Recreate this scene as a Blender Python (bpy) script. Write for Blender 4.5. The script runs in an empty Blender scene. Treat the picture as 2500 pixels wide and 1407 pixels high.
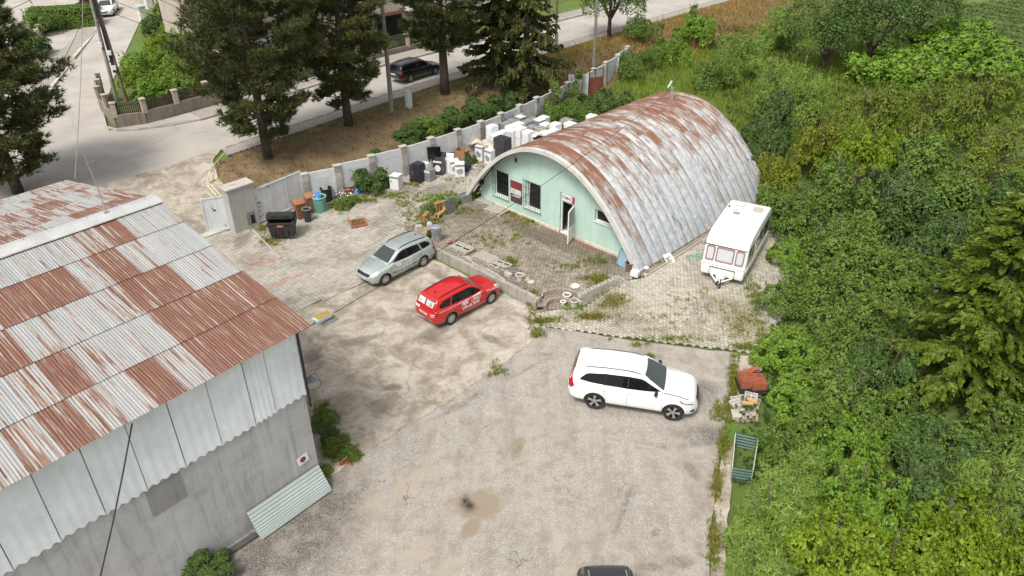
import bpy, bmesh, math, random
import numpy as np
from mathutils import Vector, Matrix, Euler
from mathutils.bvhtree import BVHTree
from mathutils.geometry import tessellate_polygon
R = math.radians
scn = bpy.context.scene
COL = scn.collection

# ---------------------------------------------------------------- camera
F_PX, PITCH, ROLL, CAM_H = 1859.2, R(31.5715), R(-0.5652), 19.5665
IW, IH = 2500.0, 1407.0
_fw = Vector((0, math.cos(PITCH), -math.sin(PITCH)))
_up0 = Vector((0, math.sin(PITCH), math.cos(PITCH))); _rt0 = Vector((1, 0, 0))
_rt = math.cos(ROLL)*_rt0 + math.sin(ROLL)*_up0
_up = -math.sin(ROLL)*_rt0 + math.cos(ROLL)*_up0
cam_data = bpy.data.cameras.new('camera')
cam = bpy.data.objects.new('camera', cam_data); COL.objects.link(cam)
cam_data.sensor_fit = 'HORIZONTAL'; cam_data.sensor_width = 36.0
cam_data.lens = F_PX/IW*36.0
cam_data.clip_start = .5; cam_data.clip_end = 1500
_m = Matrix((( _rt.x, _up.x, -_fw.x, 0), (_rt.y, _up.y, -_fw.y, 0), (_rt.z, _up.z, -_fw.z, CAM_H), (0, 0, 0, 1)))
cam.matrix_world = _m
scn.camera = cam

# ---------------------------------------------------------------- sky, sun, exposure
SUN_EL, SUN_AZ = R(56), R(210)          # azimuth of the sun, clockwise from +Y
world = bpy.data.worlds.new('World'); scn.world = world; world.use_nodes = True
wn = world.node_tree; wn.nodes.clear()
sky = wn.nodes.new('ShaderNodeTexSky'); sky.sky_type = 'NISHITA'; sky.sun_disc = False
sky.sun_elevation = SUN_EL; sky.sun_rotation = SUN_AZ
sky.air_density = 1.0; sky.dust_density = 4.0; sky.ozone_density = 1.0
hs = wn.nodes.new('ShaderNodeHueSaturation'); hs.inputs['Saturation'].default_value = 0.12
bg = wn.nodes.new('ShaderNodeBackground'); bg.inputs['Strength'].default_value = 0.14
wo = wn.nodes.new('ShaderNodeOutputWorld')
wn.links.new(sky.outputs[0], hs.inputs['Color']); wn.links.new(hs.outputs[0], bg.inputs['Color']); wn.links.new(bg.outputs[0], wo.inputs[0])
sl = bpy.data.lights.new('sun', 'SUN'); sl.energy = 2.1; sl.angle = R(14); sl.color = (1.0, .94, .84)
sun = bpy.data.objects.new('sun', sl); COL.objects.link(sun)
_sd = Vector((math.sin(SUN_AZ)*math.cos(SUN_EL), math.cos(SUN_AZ)*math.cos(SUN_EL), math.sin(SUN_EL)))
sun.rotation_euler = (-_sd).to_track_quat('-Z', 'Y').to_euler(); sun.location = (0, 0, 60)
scn.view_settings.view_transform = 'Standard'; scn.view_settings.look = 'None'
scn.view_settings.gamma = 1.0; scn.view_settings.use_curve_mapping = False
scn.view_settings.exposure = 0.46
scn.cycles.max_bounces = 6; scn.cycles.transparent_max_bounces = 6
scn.cycles.diffuse_bounces = 3; scn.cycles.glossy_bounces = 3; scn.cycles.transmission_bounces = 4

# ---------------------------------------------------------------- frames of the place
HA = R(-44.5)                                   # direction of the hut's front
U = Vector((math.cos(HA), math.sin(HA), 0)); V = Vector((-math.sin(HA), math.cos(HA), 0))
O = Vector((6.16, 32.28, 0))                    # front right foot of the hut
def ST(s, t, z=0.0): return O + U*s + V*t + Vector((0, 0, z))
def to_st(x, y):
    d = Vector((x, y, 0)) - O
    return d.dot(U), d.dot(V)
def ss(a, b, x):
    k = min(1, max(0, (x-a)/(b-a))); return k*k*(3-2*k)
def lerp(a, b, k): return a+(b-a)*k
def T(x, y):                                    # height of the terrain
    s, t = to_st(x, y)
    base = .5*ss(-8, 1, t)
    if s > 9: base -= .25*ss(9, 20, s)*0
    zr = 1.25 + .75*min(1, max(0, (t+10)/20))
    kb = ss(-19.9, -24.8, s)
    kd = min(1, max(0, (-20.6-s)/7.0))
    w = ss(-8.2, -9.6, t)
    k = lerp(kb, kd, w)
    z = lerp(base, zr, k)
    return z
def TS(s, t):
    p = ST(s, t); return T(p.x, p.y)
def ray(px, py):
    d = _fw*F_PX + _rt*(px-IW/2) - _up*(py-IH/2); return d.normalized()
def G(px, py, z=None):                          # place on the terrain (or at height z) seen in that direction
    d = ray(px, py); c = Vector((0, 0, CAM_H))
    if z is not None: return c + d*((z-CAM_H)/d.z)
    l = 12.0
    for i in range(4000):
        q = c + d*l
        if q.z <= T(q.x, q.y): break
        l += .1
    lo, hi = l-.1, l
    for i in range(18):
        m = (lo+hi)/2; q = c+d*m
        if q.z <= T(q.x, q.y): hi = m
        else: lo = m
    return c + d*hi

# ---------------------------------------------------------------- node helpers
class NT:
    def __init__(s, name, rough=.6):
        s.m = bpy.data.materials.new(name); s.m.use_nodes = True
        s.t = s.m.node_tree; s.b = s.t.nodes['Principled BSDF']; s.b.inputs['Roughness'].default_value = rough
        s.out = s.t.nodes['Material Output']
    def n(s, typ, ins=None, **props):
        nd = s.t.nodes.new('ShaderNode'+typ)
        for k, v in props.items(): setattr(nd, k, v)
        for k, v in (ins or {}).items(): s.set(nd.inputs[k], v)
        return nd
    def set(s, sock, v):
        if isinstance(v, bpy.types.NodeSocket): s.t.links.new(v, sock)
        elif isinstance(v, (tuple, list)) and len(v) == 3 and sock.type == 'RGBA': sock.default_value = (*v, 1)
        else: sock.default_value = v
    def noise(s, vec, scale, detail=4, rough=.6, dist=0):
        return s.n('TexNoise', {'Vector': vec, 'Scale': scale, 'Detail': detail, 'Roughness': rough, 'Distortion': dist}).outputs[0]
    def vor(s, vec, scale, feature='F1', out=0, rnd=1.0):
        nd = s.n('TexVoronoi', {'Vector': vec, 'Scale': scale, 'Randomness': rnd}, feature=feature); return nd.outputs[out]
    def ramp(s, f, stops, interp='LINEAR'):
        nd = s.n('ValToRGB', {'Fac': f}); cr = nd.color_ramp; cr.interpolation = interp
        while len(cr.elements) > 1: cr.elements.remove(cr.elements[-1])
        for i, (p, c) in enumerate(stops):
            e = cr.elements[0] if i == 0 else cr.elements.new(p)
            e.position = p; c = c if isinstance(c, (tuple, list)) else (c, c, c); e.color = (*c[:3], 1)
        return nd.outputs[0]
    def mix(s, f, a, b, blend='MIX'):
        nd = s.n('Mix', data_type='RGBA', blend_type=blend, clamp_factor=True)
        s.set(nd.inputs[0], f); s.set(nd.inputs[6], a); s.set(nd.inputs[7], b); return nd.outputs[2]
    def math(s, op, a, b=0.0, c=None, clamp=False):
        nd = s.n('Math', operation=op, use_clamp=clamp); s.set(nd.inputs[0], a); s.set(nd.inputs[1], b)
        if c is not None: s.set(nd.inputs[2], c)
        return nd.outputs[0]
    def pos(s): return s.n('NewGeometry').outputs['Position']
    def obj(s): return s.n('TexCoord').outputs['Object']
    def rnd(s): return s.n('ObjectInfo').outputs['Random']
    def isl(s): return s.n('NewGeometry').outputs['Random Per Island']
    def attr(s, name): return s.n('Attribute', attribute_type='OBJECT', attribute_name=name).outputs['Fac']
    def map(s, vec, sc=(1, 1, 1), loc=(0, 0, 0), rot=(0, 0, 0)):
        return s.n('Mapping', {'Vector': vec, 'Scale': sc, 'Location': loc, 'Rotation': rot}).outputs[0]
    def shift(s, vec, f, k=37.0):
        o = s.n('CombineXYZ', {'X': s.math('MULTIPLY', f, k), 'Y': s.math('MULTIPLY', f, k*1.7), 'Z': s.math('MULTIPLY', f, k*.6)}).outputs[0]
        return s.n('VectorMath', {0: vec, 1: o}, operation='ADD').outputs[0]
    def bump(s, h, strength=.3, dist=.01):
        nd = s.n('Bump', {'Height': h, 'Strength': strength, 'Distance': dist}); s.t.links.new(nd.outputs[0], s.b.inputs['Normal'])
    def col(s, c): s.set(s.b.inputs['Base Color'], c); return s
    def put(s, **k):
        for a, v in k.items(): s.set(s.b.inputs[a.replace('_', ' ')], v)
        return s
def dk(c, k): return tuple(min(1, x*k) for x in c)
MATS = {}
def simple(name, col, rough=.6, metal=0.0, var=.15, scale=4, bump=.15, coat=0, space='obj', dirt=0.0, dirtcol=(.12, .10, .08)):
    if name in MATS: return MATS[name]
    a = NT(name, rough); v = a.obj() if space == 'obj' else a.pos()
    v = a.shift(v, a.rnd())
    n1 = a.noise(v, scale, 5, .65); n2 = a.noise(v, scale*9, 3, .6)
    c = a.mix(a.ramp(n1, [(.3, 0), (.7, 1)]), dk(col, 1-var), dk(col, 1+var))
    c = a.mix(a.math('MULTIPLY', a.ramp(n2, [(.45, 0), (.75, 1)]), var), c, dk(col, .5))
    if dirt: c = a.mix(a.math('MULTIPLY', a.ramp(a.noise(v, scale*.7, 6, .7), [(.48, 0), (.68, 1)]), dirt), c, dirtcol)
    a.col(c); a.put(Metallic=metal)
    if coat: a.put(Coat_Weight=coat, Coat_Roughness=.05)
    if bump: a.bump(n2, bump, .006)
    MATS[name] = a.m; return a.m

# ---------------------------------------------------------------- mesh helpers
def tag(o, label=None, cat=None, group=None, kind=None):
    if label: o['label'] = label
    if cat: o['category'] = cat
    if group: o['group'] = group
    if kind: o['kind'] = kind
    return o
def link(name, me, parent=None, loc=None, rotz=0.0):
    o = bpy.data.objects.new(name, me); COL.objects.link(o)
    if parent: o.parent = parent
    if loc is not None: o.location = loc
    if rotz: o.rotation_euler = (0, 0, rotz)
    return o
def thing(name, label, cat, loc=(0, 0, 0), rotz=0.0, group=None):
    o = bpy.data.objects.new(name, None); COL.objects.link(o); o.empty_display_size = .2
    o.location = loc; o.rotation_euler = (0, 0, rotz); return tag(o, label, cat, group)
def copy_tree(o, parent=None):
    c = o.copy(); COL.objects.link(c); c.parent = parent
    for ch in list(o.children): copy_tree(ch, c)
    return c
def np_mesh(name, V_, F_, mats=(), smooth=False, mi=None):
    V_ = np.asarray(V_, np.float32); F_ = np.asarray(F_, np.int32)
    me = bpy.data.meshes.new(name); k = F_.shape[1]
    me.vertices.add(len(V_)); me.vertices.foreach_set('co', V_.ravel())
    me.loops.add(F_.size); me.loops.foreach_set('vertex_index', F_.ravel())
    me.polygons.add(len(F_)); me.polygons.foreach_set('loop_start', np.arange(0, F_.size, k, dtype=np.int32))
    for m in mats: me.materials.append(m)
    if mi is not None: me.polygons.foreach_set('material_index', np.asarray(mi, np.int32))
    me.update(calc_edges=True)
    me.polygons.foreach_set('use_smooth', np.full(len(F_), smooth))
    me.validate(); return me
class MB:
    def __init__(s): s.v = []; s.f = []; s.m = []; s.mi = 0
    def add(s, vs, fs, M=None):
        o = len(s.v)
        for p in vs: s.v.append(tuple(M @ Vector(p)) if M else tuple(p))
        for f in fs: s.f.append([i+o for i in f]); s.m.append(s.mi)
        return s
    def box(s, c, d, rot=(0, 0, 0), taper=1.0, M=None):
        x, y, z = d[0]/2, d[1]/2, d[2]/2; k = taper
        vs = [(-x, -y, -z), (x, -y, -z), (x, y, -z), (-x, y, -z), (-x*k, -y*k, z), (x*k, -y*k, z), (x*k, y*k, z), (-x*k, y*k, z)]
        fs = [(0, 3, 2, 1), (4, 5, 6, 7), (0, 1, 5, 4), (1, 2, 6, 5), (2, 3, 7, 6), (3, 0, 4, 7)]
        m = Matrix.Translation(c) @ Euler(rot).to_matrix().to_4x4()
        return s.add(vs, fs, (M @ m) if M else m)
    def bbox(s, lo, hi): return s.box([(a+b)/2 for a, b in zip(lo, hi)], [b-a for a, b in zip(lo, hi)])
    def rbox(s, c, d, r=.02, rot=(0, 0, 0), M=None):           # box with bevelled edges
        bm = bmesh.new(); bmesh.ops.create_cube(bm, size=1)
        for q in bm.verts: q.co = Vector((q.co.x*d[0], q.co.y*d[1], q.co.z*d[2]))
        bmesh.ops.bevel(bm, geom=bm.edges[:], offset=min(r, min(d)*.45), segments=2, profile=.6, affect='EDGES')
        m = Matrix.Translation(c) @ Euler(rot).to_matrix().to_4x4()
        s.bm(bm, (M @ m) if M else m); return s
    def bm(s, bm, M=None):
        bm.verts.index_update(); s.add([q.co[:] for q in bm.verts], [[q.index for q in f.verts] for f in bm.faces], M); bm.free(); return s
    def tube(s, pts, r, n=6, cap=True):
        pts = [Vector(q) for q in pts]; rr = r if isinstance(r, (list, tuple)) else [r]*len(pts); vs = []; fs = []
        for i, q in enumerate(pts):
            d = (pts[min(i+1, len(pts)-1)]-pts[max(i-1, 0)]).normalized()
            a = d.orthogonal().normalized() if i == 0 else (a - d*a.dot(d)).normalized()
            b = d.cross(a)
            for j in range(n):
                th = 2*math.pi*j/n; vs.append(q + (a*math.cos(th)+b*math.sin(th))*rr[i])
        for i in range(len(pts)-1):
            for j in range(n): fs.append((i*n+j, i*n+(j+1) % n, (i+1)*n+(j+1) % n, (i+1)*n+j))
        if cap: fs.append(tuple(range(n-1, -1, -1))); fs.append(tuple(range((len(pts)-1)*n, len(pts)*n)))
        return s.add(vs, fs)
    def lathe(s, prof, n=20, M=None, closed=False):              # prof: (r, z)
        vs = []; fs = []; k = len(prof)
        for j in range(n):
            th = 2*math.pi*j/n
            for r, z in prof: vs.append((r*math.cos(th), r*math.sin(th), z))
        for j in range(n):
            for i in range(k-1 + (1 if closed else 0)):
                a, b = i, (i+1) % k; j2 = (j+1) % n
                fs.append((j*k+a, j2*k+a, j2*k+b, j*k+b))
        return s.add(vs, fs, M)
    def prism(s, poly, h, M=None):                               # poly in xy, height h along z
        n = len(poly); vs = [(x, y, 0) for x, y in poly]+[(x, y, h) for x, y in poly]
        fs = [tuple(range(n-1, -1, -1)), tuple(range(n, 2*n))]+[(i, (i+1) % n, n+(i+1) % n, n+i) for i in range(n)]
        return s.add(vs, fs, M)
    def grid(s, fn, nu, nv, M=None):
        vs = [fn(i/nu, j/nv) for j in range(nv+1) for i in range(nu+1)]
        fs = [(j*(nu+1)+i, j*(nu+1)+i+1, (j+1)*(nu+1)+i+1, (j+1)*(nu+1)+i) for j in range(nv) for i in range(nu)]
        return s.add(vs, fs, M)
    def mesh(s, name, mats, smooth=False, sharp=35):
        me = bpy.data.meshes.new(name); me.from_pydata(s.v, [], s.f)
        for m in (mats if isinstance(mats, (list, tuple)) else [mats]): me.materials.append(m)
        me.polygons.foreach_set('material_index', s.m)
        if smooth:
            me.polygons.foreach_set('use_smooth', [True]*len(s.f))
            if sharp: me.set_sharp_from_angle(angle=R(sharp))
        me.update(); return me
    def build(s, name, mats, parent=None, smooth=False, loc=None, rotz=0.0, sharp=35):
        return link(name, s.mesh(name, mats, smooth, sharp), parent, loc, rotz)
def text_mesh(txt, size=1.0, bold=0.0, shear=0.0, align='LEFT'):
    cu = bpy.data.curves.new('txt', 'FONT'); cu.body = txt; cu.size = size; cu.offset = bold; cu.shear = shear
    cu.align_x = align; cu.resolution_u = 2
    o = bpy.data.objects.new('txt', cu); COL.objects.link(o)
    bpy.context.view_layer.update()
    me = bpy.data.meshes.new_from_object(o.evaluated_get(bpy.context.evaluated_depsgraph_get()))
    v = [tuple(q.co) for q in me.vertices]; f = [tuple(p_.vertices) for p_ in me.polygons]
    bpy.data.objects.remove(o); bpy.data.curves.remove(cu); bpy.data.meshes.remove(me)
    return v, f
rng = random.Random(7); nrg = np.random.default_rng(7)
# ================================================================ SETTING
def pip(poly, X, Y):
    ins = np.zeros(X.shape, bool); n = len(poly)
    for i in range(n):
        x1, y1 = poly[i]; x2, y2 = poly[(i+1) % n]
        c = ((y1 > Y) != (y2 > Y)) & (X < (x2-x1)*(Y-y1)/((y2-y1) if y2 != y1 else 1e-9)+x1); ins ^= c
    return ins
def rough_poly(poly, step=.35, amp=.08, seed=1):
    r = random.Random(seed); out = []; n = len(poly)
    for i in range(n):
        a = Vector(poly[i][:2]); b = Vector(poly[(i+1) % n][:2]); d = b-a; L = d.length; k = max(1, int(L/step))
        nn = Vector((-d.y, d.x)).normalized()
        for j in range(k):
            q = a+d*(j/k)
            if j or amp > .1: q = q+nn*r.uniform(-amp, amp)
            out.append((q.x, q.y))
    return out
def sheet(name, poly, off, mat, cell=.8, z=None, kind='structure', parent=None, skirt=0.0):
    bm = bmesh.new(); vs = [bm.verts.new((x, y, 0)) for x, y in poly]
    f = bm.faces.new(vs); f.normal_update()
    if f.normal.z < 0: f.normal_flip()
    xs = [q[0] for q in poly]; ys = [q[1] for q in poly]
    if z is None:
        for ax, lo, hi in ((0, min(xs), max(xs)), (1, min(ys), max(ys))):
            c = math.ceil(lo/cell)*cell
            while c < hi:
                no = (1, 0, 0) if ax == 0 else (0, 1, 0); co = (c, 0, 0) if ax == 0 else (0, c, 0)
                bmesh.ops.bisect_plane(bm, geom=bm.verts[:]+bm.edges[:]+bm.faces[:], dist=1e-5, plane_co=co, plane_no=no); c += cell
    for q in bm.verts: q.co.z = (T(q.co.x, q.co.y) if z is None else z)+off
    if skirt:
        be = [e for e in bm.edges if e.is_boundary]
        ex = bmesh.ops.extrude_edge_only(bm, edges=be)
        for q in ex['geom']:
            if isinstance(q, bmesh.types.BMVert): q.co.z -= skirt
    bmesh.ops.triangulate(bm, faces=[f for f in bm.faces if len(f.verts) > 4])
    me = bpy.data.meshes.new(name); bm.to_mesh(me); bm.free(); me.materials.append(mat)
    o = link(name, me, parent)
    if kind and not parent: o['kind'] = kind
    return o
def stp(*L): return [tuple(ST(s, t))[:2] for s, t in L]
def gxy(*L): return [tuple(G(x, y))[:2] for x, y in L]

def spot(a, pos, x, y, rx, ry=None, rot=0.0, soft=.5):
    ry = ry or rx
    d = a.n('VectorMath', {0: pos, 1: (-x, -y, 0)}, operation='ADD').outputs[0]
    d = a.n('VectorRotate', {'Vector': d, 'Angle': -rot}, rotation_type='Z_AXIS').outputs[0]
    d = a.n('VectorMath', {0: d, 1: (1/rx, 1/ry, 0)}, operation='MULTIPLY').outputs[0]
    L = a.n('VectorMath', {0: d}, operation='LENGTH').outputs['Value']
    nz = a.noise(pos, 1.6/max(rx, ry), 4, .65)
    L = a.math('ADD', L, a.math('MULTIPLY', a.math('SUBTRACT', nz, .5), 1.3))
    return a.ramp(L, [(1-soft, 1), (1.0, 0)])
def spots(a, pos, L):
    m = None
    for q in L:
        s_ = spot(a, pos, *q); m = s_ if m is None else a.math('MAXIMUM', m, s_)
    return m
def px_spot(px, py, rx, ry=None, rot=0.0, soft=.5):
    g = G(px, py); return (g.x, g.y, rx, ry, rot, soft)

# --- materials of the ground
def m_asphalt():
    a = NT('worn_asphalt', .9); p_ = a.pos()
    chips = a.vor(p_, 60, out=1); chips = a.n('SeparateColor', {0: chips}).outputs[0]
    big = a.noise(p_, .35, 5, .6); mid = a.noise(p_, 1.7, 5, .7); fine = a.noise(p_, 55, 2, .7)
    c = a.ramp(chips, [(0, (.18, .164, .145)), (.35, (.295, .273, .246)), (.7, (.395, .368, .335)), (1, (.62, .585, .54))])
    c = a.mix(a.math('MULTIPLY', a.ramp(fine, [(.35, 1), (.6, 0)]), .35), c, (.12, .108, .09))
    c = a.mix(a.math('MULTIPLY', a.ramp(big, [(.35, 0), (.65, 1)]), .45), c, (.39, .35, .30))
    c = a.mix(a.math('MULTIPLY', a.ramp(mid, [(.46, 0), (.66, 1)]), .62), c, (.21, .178, .14))
    tr = a.noise(a.map(p_, (1.3, .16, 1), rot=(0, 0, R(-28))), 1.0, 5, .6); c = a.mix(a.math('MULTIPLY', a.ramp(tr, [(.5, 0), (.7, 1)]), .5), c, (.215, .185, .15)); c = a.mix(a.math('MULTIPLY', a.ramp(tr, [(.3, 1), (.45, 0)]), .4), c, (.44, .405, .36))
    # dusty sand patches and dark damp stains
    sand = spots(a, p_, [px_spot(1165, 1235, .95, .8), px_spot(1150, 1300, .55, .28, R(60)), px_spot(1000, 1180, 1.5, .5, R(50)), px_spot(900, 1250, 1.3, .5, R(55)), px_spot(1020, 1350, .9, .4, R(60)), px_spot(1440, 1280, .22, .3), px_spot(1390, 1390, .5, .2), px_spot(1260, 1110, .35, .7, R(-30)), px_spot(1090, 1390, .8, .3, R(40)), px_spot(1390, 915, .5, .3)])
    c = a.mix(a.math('MULTIPLY', sand, .7), c, (.36, .31, .245)); hole = spots(a, p_, [px_spot(1172, 1232, 1.0, .75, 0, .35), px_spot(1150, 1290, .7, .3, R(60), .4), px_spot(1262, 1085, .28, .6, R(-30), .5)]); c = a.mix(a.math('MULTIPLY', hole, .85), c, (.25, .20, .145))
    dark = spots(a, p_, [px_spot(1262, 1105, .22, .5, R(-25)), px_spot(1335, 865, .45, .2), px_spot(1620, 1090, .3, .22), px_spot(1720, 1080, .9, .25, R(10)), px_spot(1660, 1370, .6, .3), px_spot(1590, 1385, .5, .2), px_spot(1600, 1300, .3, .18, R(40)), px_spot(1740, 1190, .3, .5), px_spot(1690, 1150, .25, .6, R(20)), px_spot(1520, 1250, .14, 1.6, R(-22)), px_spot(1120, 990, .25, 1.3, R(-48)), px_spot(1290, 900, .12, .9, R(-48))])
    dark = a.math('MULTIPLY', dark, a.ramp(a.noise(p_, 7, 5, .75), [(.38, .15), (.6, 1)])); c = a.mix(a.math('MULTIPLY', dark, .6), c, (.10, .088, .07))
    wet = spots(a, p_, [px_spot(1143, 1233, .48, .30, R(-50), .8), px_spot(1136, 1222, .22, .30, R(0), .8)])
    c = a.mix(a.math('MULTIPLY', wet, .92), c, (.035, .03, .024))
    # coarse dark gravel by the warehouse wall
    grav = spots(a, p_, [px_spot(760, 1260, 3.2, 1.6, R(50), .6), px_spot(680, 1370, 3.4, 2.2, R(50), .6), px_spot(1700, 960, 1.4, 1.0, R(0), .8), px_spot(1720, 1060, 1.2, .8, 0, .8)])
    gc = a.ramp(chips, [(0, (.045, .04, .035)), (.6, (.13, .115, .10)), (1, (.33, .30, .265))])
    c = a.mix(a.math('MULTIPLY', grav, a.ramp(a.noise(p_, 1.3, 6, .75), [(.34, .25), (.55, 1)])), c, gc)
    wv = a.n('VectorMath', {0: p_, 1: a.n('TexNoise', {'Vector': p_, 'Scale': 1.5, 'Detail': 3}).outputs[1]}, operation='ADD').outputs[0]
    cr = a.vor(wv, .42, 'DISTANCE_TO_EDGE'); crm = a.math('MULTIPLY', a.ramp(cr, [(.003, 1), (.010, 0)]), a.ramp(a.noise(p_, .3, 3), [(.53, 0), (.61, 1)]))
    c = a.mix(a.math('MULTIPLY', crm, .75), c, (.09, .08, .07))
    a.col(c); a.set(a.b.inputs['Roughness'], a.mix(wet, (.9,)*3, (.25,)*3))
    a.bump(a.math('ADD', a.math('MULTIPLY', fine, .6), chips), .35, .008); return a.m
def m_conc_ground():
    a = NT('old_concrete_ground', .9); p_ = a.pos()
    n1 = a.noise(p_, .8, 8, .75, .5); n2 = a.noise(p_, 2.9, 6, .75); fine = a.noise(p_, 45, 3, .7)
    c = a.ramp(n1, [(.36, (.22, .182, .138)), (.46, (.33, .284, .226)), (.52, (.45, .40, .33)), (.62, (.55, .50, .425))])
    c = a.mix(a.math('MULTIPLY', a.ramp(n2, [(.5, 0), (.63, 1)]), .5), c, (.265, .225, .18))
    c = a.mix(a.math('MULTIPLY', a.ramp(n2, [(.34, 1), (.42, 0)]), .45), c, (.52, .48, .41))
    c = a.mix(a.math('MULTIPLY', a.ramp(fine, [(.4, 1), (.62, 0)]), .38), c, (.16, .14, .12))
    dark = spots(a, p_, [px_spot(880, 830, 1.5, .35, R(20)), px_spot(1060, 815, 1.3, .6, R(40)), px_spot(740, 930, .6, .4), px_spot(960, 945, .5, .3), px_spot(1120, 700, .35, 2.6, R(46)), px_spot(760, 870, .5, .8), px_spot(1200, 830, 1.0, .3, R(-40))])
    c = a.mix(a.math('MULTIPLY', dark, .6), c, (.105, .09, .075))
    wv = a.n('VectorMath', {0: p_, 1: a.n('TexNoise', {'Vector': p_, 'Scale': 1.1, 'Detail': 4}).outputs[1]}, operation='ADD').outputs[0]
    cr = a.vor(wv, .26, 'DISTANCE_TO_EDGE'); crm = a.math('MULTIPLY', a.ramp(cr, [(.002, 1), (.008, 0)]), a.ramp(a.noise(p_, .4, 3), [(.5, 0), (.62, 1)]))
    c = a.mix(a.math('MULTIPLY', crm, .6), c, (.13, .11, .09))
    a.col(c); a.bump(a.math('ADD', fine, a.math('MULTIPLY', n2, 2)), .35, .012); return a.m
def m_road():
    a = NT('road_asphalt', .9); p_ = a.pos(); n1 = a.noise(p_, .3, 6, .65); f = a.noise(p_, 30, 2)
    c = a.ramp(n1, [(.35, (.36, .33, .30)), (.6, (.46, .425, .385))]); c = a.mix(a.math('MULTIPLY', a.ramp(f, [(.3, 1), (.6, 0)]), .3), c, (.16, .15, .14))
    wv = a.n('VectorMath', {0: p_, 1: a.n('TexNoise', {'Vector': p_, 'Scale': .8, 'Detail': 3}).outputs[1]}, operation='ADD').outputs[0]
    cr = a.vor(wv, .16, 'DISTANCE_TO_EDGE'); c = a.mix(a.math('MULTIPLY', a.ramp(cr, [(.002, 1), (.006, 0)]), .35), c, (.14, .13, .12))
    a.col(c); a.bump(f, .2, .005); return a.m
def m_soil(name, cols, scale=.5, fine=25):
    a = NT(name, .95); p_ = a.pos(); n1 = a.noise(p_, scale, 6, .7); f = a.noise(p_, fine, 4, .75)
    st_ = [(.28+.44*i/(len(cols)-1), c) for i, c in enumerate(cols)]
    c = a.ramp(a.math('ADD', a.math('MULTIPLY', n1, .65), a.math('MULTIPLY', f, .35)), st_)
    a.col(c); a.bump(f, .8, .05); return a.m
def m_brick(name, c1, c2, mort, sx, sy, rot=0.0):
    a = NT(name, .9); v = a.map(a.pos(), rot=(0, 0, rot))
    b = a.n('TexBrick', {'Vector': v, 'Color1': c1, 'Color2': c2, 'Mortar': mort, 'Scale': 1.0, 'Mortar Size': .018, 'Brick Width': sx, 'Row Height': sy})
    n1 = a.noise(a.pos(), .6, 5, .7); c = a.mix(a.math('MULTIPLY', a.ramp(n1, [(.4, 0), (.65, 1)]), .4), b.outputs[0], dk(c1, .6)); a.col(c); return a.m
M_ASPH = m_asphalt(); M_CONC = m_conc_ground(); M_ROAD = m_road()
M_GRASS = m_soil('grass_soil', [(.065, .075, .022), (.085, .125, .024), (.115, .18, .03), (.17, .22, .04)])
M_DRY = m_soil('dry_bank_soil', [(.10, .065, .04), (.17, .115, .065), (.22, .16, .085), (.30, .21, .10)], .8, 18)
M_BED = m_soil('joint_soil', [(.045, .038, .028), (.075, .06, .042), (.06, .065, .025), (.11, .095, .065)], 1.2, 30)
M_DIRT = m_soil('bare_dirt', [(.10, .085, .065), (.17, .145, .11), (.25, .215, .165)], 1.0, 22)
M_WALK = m_brick('sidewalk_pavers', (.40, .37, .33), (.34, .31, .275), (.16, .14, .12), .42, .2, R(45))
M_KERB = simple('kerb_concrete', (.40, .375, .34), .9, var=.2, scale=1.5, space='pos')

# --- ground: one sheet to the horizon
xs = np.unique(np.concatenate([np.linspace(-420, -60, 16), np.arange(-60, 60, .9), np.linspace(60, 420, 16)]))
ys = np.unique(np.concatenate([np.linspace(-60, 4, 8), np.arange(4, 100, .9), np.linspace(100, 620, 22)]))
gv = np.array([(x, y, T(x, y)-.06) for y in ys for x in xs]); nx = len(xs)
gf = np.array([(j*nx+i, j*nx+i+1, (j+1)*nx+i+1, (j+1)*nx+i) for j in range(len(ys)-1) for i in range(nx-1)])
gm = np_mesh('ground', gv, gf, [M_GRASS], True); tag(link('ground', gm), kind='structure')

# --- lot, slab, road
LOT = stp((-9.5, -5.5), (-.7, -5.3))+gxy((1330, 795), (1480, 822), (1600, 838), (1700, 850), (1800, 862))+gxy((1805, 900), (1790, 960), (1770, 1030), (1755, 1100), (1745, 1200), (1738, 1300), (1732, 1400))+stp((15, -17), (20, -30), (-5, -38), (-14, -14.5))
sheet('asphalt_lot', rough_poly(LOT, .5, .05, 3), -.012, M_ASPH)
SLAB = stp((-10.1, -14.2), (-9.75, -9.7), (-9.5, -5.5), (-1.5, -5.5))+gxy((1290, 775), (1325, 800), (1300, 832), (1215, 900), (1130, 958), (1090, 985), (1015, 1026), (985, 1040), (950, 1070), (880, 1112), (830, 1150), (760, 1180))+stp((-3.2, -19.5), (-9, -21))
sheet('concrete_slab', rough_poly(SLAB, .3, .05, 5), .012, M_CONC, skirt=.03)
ROAD = stp((-28.35, -60), (-28.35, -8.6), (-28.35, 90), (-34.5, 90), (-34.5, -5), (-36.3, -8.9), (-37.9, -10.4), (-41.5, -9.4), (-50, -5.2), (-80, 11.5), (-120, 28), (-120, -60))
sheet('road', ROAD, 0.0, M_ROAD, 3.0)
DRV = rough_poly(stp((-20.55, -15.5), (-20.55, -9.6), (-22.5, -9.3), (-25, -9.0), (-27.0, -8.2), (-28.6, -6.8), (-28.6, -16), (-24, -16)), .5, .06, 8)
sheet('driveway', DRV, .015, M_CONC, .8)
BANK = rough_poly(stp((-19.5, -6.5), (-20.4, -9.2), (-22.5, -9.5), (-25, -9.2), (-26.6, -8.4), (-27.1, -6), (-27.1, 60), (-22.2, 60), (-20.5, 28), (-18.6, 14), (-17.8, 6), (-17.9, 0), (-19, -4)), .6, .09, 9)
sheet('embankment', BANK, -.01, M_DRY, .7)
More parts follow.
